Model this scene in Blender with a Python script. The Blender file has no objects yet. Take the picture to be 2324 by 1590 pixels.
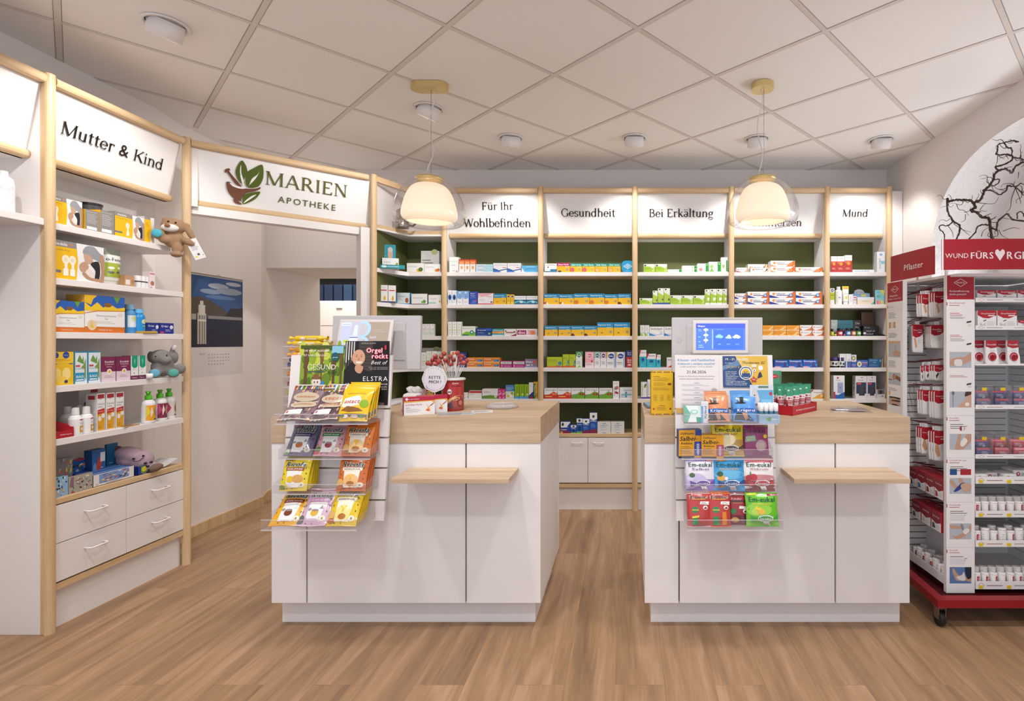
import bpy, bmesh, math, random
from math import sin, cos, pi, radians, sqrt, atan2
from mathutils import Vector, Matrix, Euler, noise
random.seed(7)
C = bpy.context.scene
COL = C.collection
# ---------------------------------------------------------------- camera
F = 1205.0; PX0 = 1425.0; PY0 = 775.0; EYE = 1.30      # focal length and principal point in pixels of the 2324x1590 frame
CEIL = 2.707
cam = bpy.data.cameras.new('camera'); camo = bpy.data.objects.new('camera', cam); COL.objects.link(camo)
camo.location = (0, 0, EYE); camo.rotation_euler = (pi/2, 0, 0)
cam.sensor_fit = 'HORIZONTAL'; cam.sensor_width = 36.0; cam.lens = 36.0*F/2324
cam.shift_x = -(PX0-1162)/2324; cam.shift_y = -(795-PY0)/2324
cam.clip_start = 0.05; cam.clip_end = 60
C.camera = camo
# ---------------------------------------------------------------- exposure, world
C.view_settings.view_transform = 'Standard'; C.view_settings.look = 'None'
C.view_settings.gamma = 1.0; C.view_settings.use_curve_mapping = False
C.view_settings.exposure = 0.29
C.cycles.transparent_max_bounces = 32; C.cycles.max_bounces = 8; C.cycles.diffuse_bounces = 4; C.cycles.glossy_bounces = 3
w = bpy.data.worlds.new('world'); C.world = w; w.use_nodes = True
bg = w.node_tree.nodes['Background']; bg.inputs[0].default_value = (0.87, 0.94, 1.08, 1); bg.inputs[1].default_value = 1.05
# ---------------------------------------------------------------- lamps: recessed ceiling spots
WARM = (1.0, 0.97, 0.95)
def spot(x, y, z, tx, ty, tz, power, size=75, blend=0.6, rad=0.05, col=WARM):
    l = bpy.data.lights.new('spot', 'SPOT'); l.energy = power; l.color = col
    l.spot_size = radians(size); l.spot_blend = blend; l.shadow_soft_size = rad
    o = bpy.data.objects.new('spot', l); COL.objects.link(o); o.location = (x, y, z)
    d = Vector((tx-x, ty-y, tz-z)); o.rotation_euler = d.to_track_quat('-Z', 'Y').to_euler()
    return o
SPOTS = [(-2.05, 2.354, -2.58, 2.6, 1.75), (-1.20, 3.20, -1.95, 3.55, 1.85), (-0.807, 3.67, -0.95, 4.15, 1.25), (0.046, 3.67, 0.03, 4.15, 1.25), (0.897, 3.685, 0.95, 4.15, 1.25), (1.767, 3.70, 1.82, 4.15, 1.25)]
for (sx, sy, tx, ty, tz) in SPOTS:
    spot(sx, sy, 2.62, tx, ty, tz, 17 if sx > 1.5 else 26, 105, 0.5, 0.04)
spot(-2.05, 1.50, 2.62, -2.6, 1.75, 1.75, 24, 105, 0.5, 0.04)
for (x, y) in ((-1.75, 1.55), (-0.75, 1.62), (0.25, 1.62), (1.15, 1.62)):      # the shop's ceiling spots in front of the counters, above the frame
    spot(x, y, 2.66, x*0.98, y+0.55, 0.6, 44, 95, 0.8, 0.06, (1.0, 0.97, 0.95))
for (x, y) in ((-1.6, 0.3), (0.0, 0.3), (1.5, 0.3)):  # extra unseen spots without fixtures, added to fill the front floor
    spot(x, y, 2.66, x, y+0.35, 0.0, 44, 110, 0.9, 0.06, (1.0, 0.97, 0.95))

def area(loc, rot, sx, sy, power, col=(1, 1, 1)):
    l = bpy.data.lights.new('area_light', 'AREA'); l.shape = 'RECTANGLE'; l.size = sx; l.size_y = sy; l.energy = power; l.color = col
    o = bpy.data.objects.new('area_light', l); COL.objects.link(o); o.location = loc; o.rotation_euler = rot; return o
area((2.70, 2.82, 1.5), (0, radians(90), 0), 1.0, 1.1, 26, (0.95, 0.97, 1.0))       # daylight in the niche window
area((-3.2, 6.0, 2.6), (0, 0, 0), 1.2, 0.8, 34, (1.0, 0.93, 0.86))                 # unseen lamp added to brighten the back room
area((-2.4, 3.95, 2.66), (0, 0, 0), 0.5, 0.25, 2.2, (1.0, 0.93, 0.86))               # added lamp without a fixture, lifts the dark passage
# ---------------------------------------------------------------- helpers
def lin(c):
    return c/12.92 if c <= 0.04045 else ((c+0.055)/1.055)**2.4
_hc = {}
def hx(s):
    if not isinstance(s, str): return s
    if s not in _hc:
        t = ''.join(ch*2 for ch in s) if len(s) == 3 else s
        _hc[s] = tuple(lin(int(t[i:i+2], 16)/255)*0.93 for i in (0, 2, 4))
    return _hc[s]
class MB:
    """collects shapes, then links them as ONE mesh object"""
    def __init__(s): s.v = []; s.f = []; s.m = []; s.c = []; s.s = []
    def add(s, vs, fs, col='fff', mat=0, smooth=False):
        b = len(s.v); s.v.extend(vs); c = hx(col)
        for f in fs:
            s.f.append(tuple(i+b for i in f)); s.m.append(mat); s.c.append(c); s.s.append(smooth)
    def box(s, x0, x1, y0, y1, z0, z1, col='fff', mat=0, cols=None, bev=0):
        # faces: front(-y), back, left(-x), right, bottom, top
        if bev:
            b = bev; bm = bmesh.new(); bmesh.ops.create_cube(bm, size=1)
            for v in bm.verts:
                v.co = Vector(((x0+x1)/2+v.co.x*(x1-x0), (y0+y1)/2+v.co.y*(y1-y0), (z0+z1)/2+v.co.z*(z1-z0)))
            bmesh.ops.bevel(bm, geom=bm.edges[:], offset=b, segments=2, affect='EDGES', profile=0.5)
            s.bm(bm, col, mat); return
        vs = [(x0,y0,z0),(x1,y0,z0),(x1,y1,z0),(x0,y1,z0),(x0,y0,z1),(x1,y0,z1),(x1,y1,z1),(x0,y1,z1)]
        fs = [(0,1,5,4),(2,3,7,6),(3,0,4,7),(1,2,6,5),(3,2,1,0),(4,5,6,7)]
        if cols:
            b = len(s.v); s.v.extend(vs)
            for f, c in zip(fs, cols):
                s.f.append(tuple(i+b for i in f)); s.m.append(mat); s.c.append(hx(c)); s.s.append(False)
        else: s.add(vs, fs, col, mat)
    def bm(s, bm, col='fff', mat=0, smooth=False, mtx=None):
        if mtx is not None: bm.transform(mtx)
        bm.verts.ensure_lookup_table()
        bm.verts.index_update()
        s.add([tuple(v.co) for v in bm.verts], [tuple(v.index for v in f.verts) for f in bm.faces], col, mat, smooth); bm.free()
    def prism(s, poly, z0, z1, col='fff', mat=0):
        n = len(poly)
        s.add([(x, y, z0) for x, y in poly]+[(x, y, z1) for x, y in poly],
              [tuple(range(n-1, -1, -1)), tuple(range(n, 2*n))]+[(i, (i+1) % n, n+(i+1) % n, n+i) for i in range(n)], col, mat)
    def prism_x(s, poly, x0, x1, col='fff', mat=0):      # poly in (y, z)
        n = len(poly)
        s.add([(x0, y, z) for y, z in poly]+[(x1, y, z) for y, z in poly],
              [tuple(range(n)), tuple(range(2*n-1, n-1, -1))]+[(n+i, n+(i+1) % n, (i+1) % n, i) for i in range(n)], col, mat)
    def lathe(s, prof, n=24, col='fff', mat=0, o=(0,0,0), sx=1, sy=1, smooth=True, closed=False):
        b = [(o[0]+sx*r*cos(2*pi*k/n), o[1]+sy*r*sin(2*pi*k/n), o[2]+z) for r, z in prof for k in range(n)]
        m = len(prof); fs = []
        for i in range(m if closed else m-1):
            j = (i+1) % m
            for k in range(n):
                fs.append((i*n+k, i*n+(k+1) % n, j*n+(k+1) % n, j*n+k))
        s.add(b, fs, col, mat, smooth)
    def tube(s, pts, r, n=8, col='fff', mat=0, cap=True):
        P = [Vector(p) for p in pts]; R = r if hasattr(r, '__len__') else [r]*len(P)
        vs = []; up = None
        for i, p in enumerate(P):
            d = (P[min(i+1, len(P)-1)]-P[max(i-1, 0)])
            d = d.normalized() if d.length > 1e-9 else Vector((0,0,1))
            if up is None: up = Vector((0,0,1)) if abs(d.z) < 0.9 else Vector((1,0,0))
            a = d.cross(up).normalized(); bb = a.cross(d).normalized(); up = bb
            for k in range(n):
                t = 2*pi*k/n; q = p+(a*cos(t)+bb*sin(t))*R[i]; vs.append(tuple(q))
        fs = [(i*n+k, i*n+(k+1) % n, (i+1)*n+(k+1) % n, (i+1)*n+k) for i in range(len(P)-1) for k in range(n)]
        if cap: fs += [tuple(range(n-1, -1, -1)), tuple((len(P)-1)*n+k for k in range(n))]
        s.add(vs, fs, col, mat, True)
    def ball(s, c, r, n=14, m=9, col='fff', mat=0, rot=None):
        r = r if hasattr(r, '__len__') else (r, r, r); vs = []; fs = []
        M = Euler(rot).to_matrix() if rot else None
        for j in range(m+1):
            ph = -pi/2+pi*j/m
            for k in range(n):
                t = 2*pi*k/n; q = Vector((r[0]*cos(ph)*cos(t), r[1]*cos(ph)*sin(t), r[2]*sin(ph)))
                if M: q = M @ q
                vs.append((c[0]+q.x, c[1]+q.y, c[2]+q.z))
        for j in range(m):
            for k in range(n): fs.append((j*n+k, j*n+(k+1) % n, (j+1)*n+(k+1) % n, (j+1)*n+k))
        s.add(vs, fs, col, mat, True)
    def mesh(s, name, mats):
        me = bpy.data.meshes.new(name); me.from_pydata(s.v, [], s.f)
        for m in (mats if isinstance(mats, (list, tuple)) else [mats]): me.materials.append(m)
        me.polygons.foreach_set('material_index', s.m)
        me.polygons.foreach_set('use_smooth', s.s)
        at = me.color_attributes.new('Col', 'FLOAT_COLOR', 'CORNER')
        buf = []
        for f, c in zip(s.f, s.c): buf.extend((c[0], c[1], c[2], 1.0)*len(f))
        at.data.foreach_set('color', buf)
        me.validate(); me.update(); return me
    def build(s, name, mats, parent=None, loc=None, rot=None):
        o = bpy.data.objects.new(name, s.mesh(name, mats)); COL.objects.link(o)
        if parent is not None: o.parent = parent
        if loc is not None: o.location = loc
        if rot is not None: o.rotation_euler = rot
        return o
def tag(o, label, cat, group=None):
    o['label'] = label; o['category'] = cat
    if group: o['group'] = group
    n = len(label.replace('-', ' ').split())
    if n < 4 or n > 16: print('LABEL LENGTH', n, label)
    return o
def thing(name, label, cat, loc=(0,0,0), rz=0, group=None, rx=0):
    o = bpy.data.objects.new(name, None); COL.objects.link(o); o.empty_display_size = 0.05
    o.location = loc; o.rotation_euler = (rx, 0, rz)
    return tag(o, label, cat, group)
def copy_tree(o, parent=None):
    c = o.copy(); COL.objects.link(c)
    if parent is not None: c.parent = parent
    for ch in list(o.children): copy_tree(ch, c)
    return c
def struct(o):
    o['kind'] = 'structure'; return o
# ---------------------------------------------------------------- materials
def mat(name, col=None, rough=0.5, metal=0.0, attr=False, bump=None, emit=None, spec=0.5, coat=0, trans=0, ior=1.45, sss=0):
    m = bpy.data.materials.new(name); m.use_nodes = True; nt = m.node_tree; b = nt.nodes['Principled BSDF']
    b.inputs['Roughness'].default_value = rough; b.inputs['Metallic'].default_value = metal
    b.inputs['Specular IOR Level'].default_value = spec; b.inputs['Coat Weight'].default_value = coat
    b.inputs['Transmission Weight'].default_value = trans; b.inputs['IOR'].default_value = ior
    if attr:
        a = nt.nodes.new('ShaderNodeVertexColor'); a.layer_name = 'Col'; nt.links.new(a.outputs[0], b.inputs['Base Color'])
    elif col: b.inputs['Base Color'].default_value = (*hx(col), 1)
    if emit:
        if attr: nt.links.new(a.outputs[0], b.inputs['Emission Color'])
        else: b.inputs['Emission Color'].default_value = (*hx(emit[0]), 1)
        b.inputs['Emission Strength'].default_value = emit[1]
    if bump:
        tc = nt.nodes.new('ShaderNodeTexCoord'); n = nt.nodes.new('ShaderNodeTexNoise'); n.inputs['Scale'].default_value = bump[0]; n.inputs['Detail'].default_value = 4
        bp = nt.nodes.new('ShaderNodeBump'); bp.inputs['Strength'].default_value = bump[1]; bp.inputs['Distance'].default_value = bump[2]
        nt.links.new(tc.outputs['Object'], n.inputs['Vector']); nt.links.new(n.outputs['Fac'], bp.inputs['Height']); nt.links.new(bp.outputs[0], b.inputs['Normal'])
    return m
def wood(name, c1, c2, axis, scale=1.0, rough=0.5):
    """oak: noise stretched along the grain (axis 0, 1 or 2)"""
    m = bpy.data.materials.new(name); m.use_nodes = True; nt = m.node_tree; b = nt.nodes['Principled BSDF']; b.inputs['Roughness'].default_value = rough
    tc = nt.nodes.new('ShaderNodeTexCoord'); mp = nt.nodes.new('ShaderNodeMapping')
    sc = [14*scale]*3; sc[axis] = 0.8*scale; mp.inputs['Scale'].default_value = sc
    n1 = nt.nodes.new('ShaderNodeTexNoise'); n1.inputs['Scale'].default_value = 2.2; n1.inputs['Detail'].default_value = 6; n1.inputs['Distortion'].default_value = 0.7
    n2 = nt.nodes.new('ShaderNodeTexNoise'); n2.inputs['Scale'].default_value = 14; n2.inputs['Detail'].default_value = 3
    mx = nt.nodes.new('ShaderNodeMath'); mx.operation = 'MULTIPLY_ADD'; mx.inputs[1].default_value = 0.35
    cr = nt.nodes.new('ShaderNodeValToRGB'); cr.color_ramp.elements[0].position = 0.42; cr.color_ramp.elements[1].position = 0.82
    cr.color_ramp.elements[0].color = (*hx(c2), 1); cr.color_ramp.elements[1].color = (*hx(c1), 1)
    L = nt.links.new
    L(tc.outputs['Object'], mp.inputs[0]); L(mp.outputs[0], n1.inputs['Vector']); L(mp.outputs[0], n2.inputs['Vector'])
    L(n2.outputs['Fac'], mx.inputs[0]); L(n1.outputs['Fac'], mx.inputs[2]); L(mx.outputs[0], cr.inputs[0]); L(cr.outputs[0], b.inputs['Base Color'])
    return m
M_WHITE = mat('white_laminate', 'f0ebe8', 0.42, bump=(350, 0.05, 0.0004))
M_SIGN = mat('sign_white', 'f6f4f2', 0.5)
M_GREEN = mat('olive_green_board', '62683a', 0.6, bump=(300, 0.05, 0.0004))
M_OAKV = wood('oak_vertical', 'e0c29a', 'cda978', 2)
M_OAKX = wood('oak_lengthwise', 'e0c29a', 'cda978', 0)
M_TOP = wood('oak_worktop', 'd2b899', 'b39778', 0, 0.8, 0.45)
M_PLASTER = mat('plaster', 'f2ece8', 0.9, bump=(60, 0.35, 0.004))
M_ROUGHCAST = mat('roughcast', 'eae6e4', 0.9, bump=(28, 1.0, 0.02))
M_CEIL = mat('ceiling_tile', 'faf6f2', 0.9, bump=(400, 0.1, 0.0005))
M_BAR = mat('ceiling_bar', 'e4dcd5', 0.7)
M_PRINT = mat('printed_carton', attr=True, rough=0.42)
M_INK = mat('sign_ink', attr=True, rough=0.9, spec=0.05)
M_FILM = mat('printed_film', attr=True, rough=0.26, coat=0.3)
M_PLAS = mat('moulded_plastic', attr=True, rough=0.32)
M_FUR = mat('plush', attr=True, rough=0.95, bump=(260, 1.0, 0.008))
M_BRASS = mat('brushed_brass', 'e6cf94', 0.35, metal=0.75)
M_CHROME = mat('chrome', 'c9c9c9', 0.2, metal=1.0)
M_STEEL = mat('steel', 'a8a39c', 0.3, metal=1.0)
M_BLACK = mat('black_rubber', '1c1b1b', 0.6)
M_RED = mat('red_enamel', '93131f', 0.4)
M_HOOK = mat('hook_wire', '5a1018', 0.4)
M_GAP = mat('dark_gap', 'a39b96', 0.8)
M_BARK = mat('bark', '4b3a30', 0.9, bump=(90, 0.8, 0.01))
M_SCREEN = mat('lit_screen', attr=True, rough=0.3, emit=(0, 0.9))
def glassy(name, tint=(1, 1, 1), rough=0.0, ior=1.45):
    m = bpy.data.materials.new(name); m.use_nodes = True; nt = m.node_tree; b = nt.nodes['Principled BSDF']
    b.inputs['Base Color'].default_value = (*tint, 1); b.inputs['Transmission Weight'].default_value = 1.0
    b.inputs['Roughness'].default_value = rough; b.inputs['IOR'].default_value = ior
    return m
M_GLASS = glassy('clear_glass')
def acrylic(name, a=0.13, edge=0.4, pw=4.0):
    m = bpy.data.materials.new(name); m.use_nodes = True; nt = m.node_tree; nt.nodes.remove(nt.nodes['Principled BSDF'])
    t = nt.nodes.new('ShaderNodeBsdfTransparent'); g = nt.nodes.new('ShaderNodeBsdfGlossy'); g.inputs['Roughness'].default_value = 0.06
    d = nt.nodes.new('ShaderNodeBsdfDiffuse'); d.inputs[0].default_value = (0.8, 0.76, 0.78, 1)
    m1 = nt.nodes.new('ShaderNodeMixShader'); m2 = nt.nodes.new('ShaderNodeMixShader'); fr = nt.nodes.new('ShaderNodeMath'); fr.operation = 'POWER'; fr.inputs[1].default_value = pw; lw = nt.nodes.new('ShaderNodeLayerWeight'); nt.links.new(lw.outputs['Facing'], fr.inputs[0])
    f2 = nt.nodes.new('ShaderNodeMath'); f2.operation = 'MULTIPLY_ADD'; f2.inputs[1].default_value = edge; f2.inputs[2].default_value = 0.03; nt.links.new(fr.outputs[0], f2.inputs[0]); fr = f2
    t.inputs[0].default_value = (0.985, 0.98, 0.985, 1); m2.inputs[0].default_value = a
    L = nt.links.new; L(fr.outputs[0], m1.inputs[0]); L(t.outputs[0], m1.inputs[1]); L(g.outputs[0], m1.inputs[2]); L(m1.outputs[0], m2.inputs[1]); L(d.outputs[0], m2.inputs[2])
    L(m2.outputs[0], nt.nodes['Material Output'].inputs[0]); return m
M_ACR = acrylic('clear_acrylic', 0.045)
M_EDGE = acrylic('acrylic_edge', 0.4)
# ---------------------------------------------------------------- lettering
GL = {}
def _load_glyphs():
    chars = 'ABCDEFGHIJKLMNOPQRSTUVWXYZabcdefghijklmnopqrstuvwxyz0123456789.,-!&()+/:%ÄÖÜäöüßóšńřěčćź°\'?'
    objs = []
    for ch in chars:
        cu = bpy.data.curves.new('g', 'FONT'); cu.body = ch; cu.resolution_u = 2
        o = bpy.data.objects.new('g', cu); COL.objects.link(o); objs.append(('b', ch, o))
    dg = bpy.context.evaluated_depsgraph_get()
    for k, ch, o in objs:
        e = o.evaluated_get(dg); me = e.to_mesh()
        vs = [(v.co.x, v.co.y) for v in me.vertices]; fs = [tuple(p.vertices) for p in me.polygons]
        e.to_mesh_clear()
        xs = [v[0] for v in vs] or [0, .2]
        GL[k, ch] = (vs, fs, max(xs)+max(0.035, min(xs)))
    for _, _, o in objs:
        cu = o.data; bpy.data.objects.remove(o); bpy.data.curves.remove(cu)
_load_glyphs()
TK, TN = 0.098, 0.052
def serif_glyph(prims):
    vs, fs = [], []
    def quad(a, b, c, d):
        n = len(vs); vs.extend([a, b, c, d]); fs.append((n, n+1, n+2, n+3))
    def rect(x0, y0, x1, y1): quad((x0, y0), (x1, y0), (x1, y1), (x0, y1))
    for p in prims:
        k = p[0]
        if k == 's':
            x, y0, y1 = p[1:4]; b = p[4] if len(p) > 4 else 1; t = p[5] if len(p) > 5 else 1; wd = (p[6] if len(p) > 6 else TK)/2
            rect(x-wd, y0, x+wd, y1)
            for e, yy in ((b, y0), (t, y1-0.03)):
                if e: rect(x-(0.095 if e in (1, 'l') else wd), yy, x+(0.095 if e in (1, 'r') else wd), yy+0.03)
        elif k == 'h': rect(p[1], p[3]-TN/2, p[2], p[3]+TN/2)
        elif k == 'v': rect(p[1]-TN/2, p[2], p[1]+TN/2, p[3])
        elif k == 'l':
            x0, y0, x1, y1 = p[1:5]; wd = p[5]; d = sqrt((x1-x0)**2+(y1-y0)**2); ax = wd*d/max(abs(y1-y0), .05)/2
            quad((x0-ax, y0), (x0+ax, y0), (x1+ax, y1), (x1-ax, y1))
        elif k == 'f': rect(p[1]-p[3], p[2], p[1]+p[3], p[2]+0.03)
        elif k == 'e':
            n = len(vs); vs.extend([(p[1]+p[3]*cos(2*pi*i/12), p[2]+p[3]*sin(2*pi*i/12)) for i in range(12)]); fs.append(tuple(range(n, n+12)))
        elif k == 'a':
            cx, cy, rx, ry, a0, a1 = p[1:7]; tk = p[7] if len(p) > 7 else TK; st = 22; n = len(vs)
            for i in range(st+1):
                a = radians(a0+(a1-a0)*i/st); wd = TN+(tk-TN)*abs(cos(a))**1.3
                vs.append((cx+(rx-wd/2)*cos(a), cy+(ry-TN/2)*sin(a))); vs.append((cx+(rx+wd/2)*cos(a), cy+(ry+TN/2)*sin(a)))
            for i in range(st): fs.append((n+2*i, n+2*i+1, n+2*i+3, n+2*i+2))
    return vs, fs
_n = [('a',.285,.315,.15,.145,0,180),('s',.435,0,.33,1,0)]
SG = {'M': ([('s',.13,0,.7,1,1,.045),('s',.75,0,.7),('l',.13,.69,.44,.02,TK),('l',.44,.02,.75,.69,TN)],.88),
 'u': ([('s',.13,.14,.47,0,'l'),('s',.42,0,.47,'r','l'),('a',.275,.145,.145,.13,180,360)],.56), 't': ([('s',.15,.1,.6,0,0),('h',.03,.3,.455),('a',.245,.11,.095,.1,180,300)],.34),
 'e': ([('a',.24,.235,.185,.22,0,325),('h',.06,.42,.25)],.47), 'r': ([('s',.13,0,.47,1,'l'),('a',.28,.33,.14,.125,60,175),('e',.35,.42,.042)],.4),
 'K': ([('s',.14,0,.7),('l',.6,.69,.2,.3,TN),('l',.3,.41,.6,.01,TK),('f',.6,0,.09),('f',.59,.67,.09)],.69), 'i': ([('s',.13,0,.47,1,'l'),('e',.12,.63,.05)],.27),
 'n': ([('s',.13,0,.47,1,'l')]+_n,.57), 'h': ([('s',.13,0,.74,1,'l')]+_n,.57), 'm': ([('s',.13,0,.47,1,'l')]+_n+[('a',.585,.315,.15,.145,0,180),('s',.735,0,.33,1,0)],.87),
 'd': ([('a',.235,.235,.175,.22,30,330),('s',.42,0,.74,'r','l')],.56), 'F': ([('s',.14,0,.7),('h',.14,.5,.682),('h',.14,.4,.365),('v',.49,.56,.69),('v',.39,.29,.44)],.56),
 'I': ([('s',.15,0,.7)],.3), 'W': ([('l',.07,.69,.26,0,TK),('l',.26,0,.44,.66,TN),('l',.44,.66,.63,0,TK),('l',.63,0,.82,.69,TN),('f',.07,.67,.09),('f',.82,.67,.09)],.88),
 'o': ([('a',.24,.235,.185,.22,0,360)],.48), 'l': ([('s',.13,0,.74,1,'l')],.27), 'b': ([('s',.12,0,.74,0,'l'),('a',.28,.235,.175,.22,-145,145)],.52),
 'f': ([('s',.14,0,.6,1,0),('h',.03,.31,.455),('a',.255,.6,.115,.13,55,180)],.31), 'G': ([('a',.35,.35,.285,.345,45,325),('s',.58,.05,.3,0,1),('v',.56,.5,.66)],.7),
 's': ([('a',.2,.35,.12,.11,35,270),('a',.2,.125,.13,.11,90,-145),('v',.33,.36,.46),('v',.06,.02,.12)],.4),
 'B': ([('s',.14,0,.7),('h',.14,.3,.682),('h',.14,.33,.37),('h',.14,.33,.018),('a',.3,.53,.16,.155,-90,90),('a',.32,.193,.19,.177,-90,90)],.6),
 'E': ([('s',.14,0,.7),('h',.14,.5,.682),('h',.14,.4,.365),('h',.14,.52,.018),('v',.49,.56,.69),('v',.51,.01,.15)],.58), 'k': ([('s',.13,0,.74,1,'l'),('l',.41,.46,.17,.2,TN),('l',.25,.28,.45,.01,TK),('f',.46,0,.07),('f',.42,.44,.07)],.53),
 'g': ([('a',.23,.32,.15,.14,0,360),('a',.23,-.1,.19,.1,0,360,.05),('l',.12,.21,.1,.0,.04),('h',.36,.47,.45)],.49),
 'A': ([('l',.08,.01,.35,.7,TN),('l',.35,.7,.62,.01,TK),('h',.18,.5,.23),('f',.07,0,.085),('f',.63,0,.09)],.7),
 'R': ([('s',.14,0,.7),('h',.14,.3,.682),('h',.14,.33,.35),('a',.3,.515,.17,.167,-90,90),('l',.31,.35,.58,.01,TK),('f',.6,0,.07)],.67),
 'N': ([('s',.13,0,.7,1,'l',.04),('l',.13,.69,.6,.02,TK),('s',.6,0,.7,0,1,.04)],.74), 'c': ([('a',.24,.235,.185,.22,45,320)],.44), 'z': ([('h',.05,.38,.452),('h',.05,.38,.018),('l',.06,.02,.36,.45,.05)],.43),
 'S': ([('a',.26,.52,.17,.165,35,270),('a',.26,.185,.19,.167,90,-145),('v',.44,.52,.68),('v',.07,.02,.18)],.52)}
for ch, (pr, ad) in SG.items(): GL['s', ch] = (*serif_glyph(pr), ad)
for ch, b in (('ä', 'a'), ('ü', 'u')):
    if b == 'a':
        pr = [('a',.22,.33,.15,.14,10,140),('s',.36,.05,.36,'r',0),('a',.2,.13,.14,.115,20,340)]; GL['s', 'a'] = (*serif_glyph(pr), .48)
        GL['s', ch] = (*serif_glyph(pr+[('e',.13,.62,.045),('e',.31,.62,.045)]), .48)
    else: GL['s', ch] = (*serif_glyph(SG['u'][0]+[('e',.17,.62,.045),('e',.36,.62,.045)]), .56)
GL['s', '&'] = GL['b', '&']
def text2d(txt, font='b', track=0.0, shear=0.0):
    x = 0; vs = []; fs = []
    for ch in txt:
        if ch == ' ': x += 0.27; continue
        g = GL.get((font, ch)) or GL.get(('b', ch)); track = track+.03 if font == 'B' and not vs else track
        if g is None: x += .3; continue
        n = len(vs); vs.extend((x+a+shear*b, b) for a, b in g[0]); fs.extend(tuple(i+n for i in f) for f in g[1]); x += g[2]+track
    return vs, fs, max(x-track, 0.01)
# print operations on a surface; u, v run 0..1 from the lower corner
def R(a, b, c, d, col): return ('r', a, b, c, d, col)
def E(a, b, c, d, col): return ('e', a, b, c, d, col)
def P(pts, col): return ('p', pts, col)
def T(t, u, v, w, col='222', f='b', h=9, tr=0.0, sh=0.0, rot=0): return ('t', t, u, v, w, col, f, h, tr, sh, rot)
def TO(t, u, v, w, col, oc, h=.15, sh=0): return [T(t, u+dx, v+dy, w, oc, 'B', h, 0, sh) for dx, dy in ((-.012, 0), (.012, 0), (0, -.010), (0, .010), (.010, -.008))]+[T(t, u, v, w, col, 'B', h, 0, sh)]
def Ls(a, b, c, d, n, col='999'): return ('l', a, b, c, d, n, col)
def flat(o, ex, ey, nn, eps=0.00022):
    o, ex, ey, nn = map(Vector, (o, ex, ey, nn))
    return lambda u, v, k: tuple(o+ex*u+ey*v+nn*(k*eps))
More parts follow.
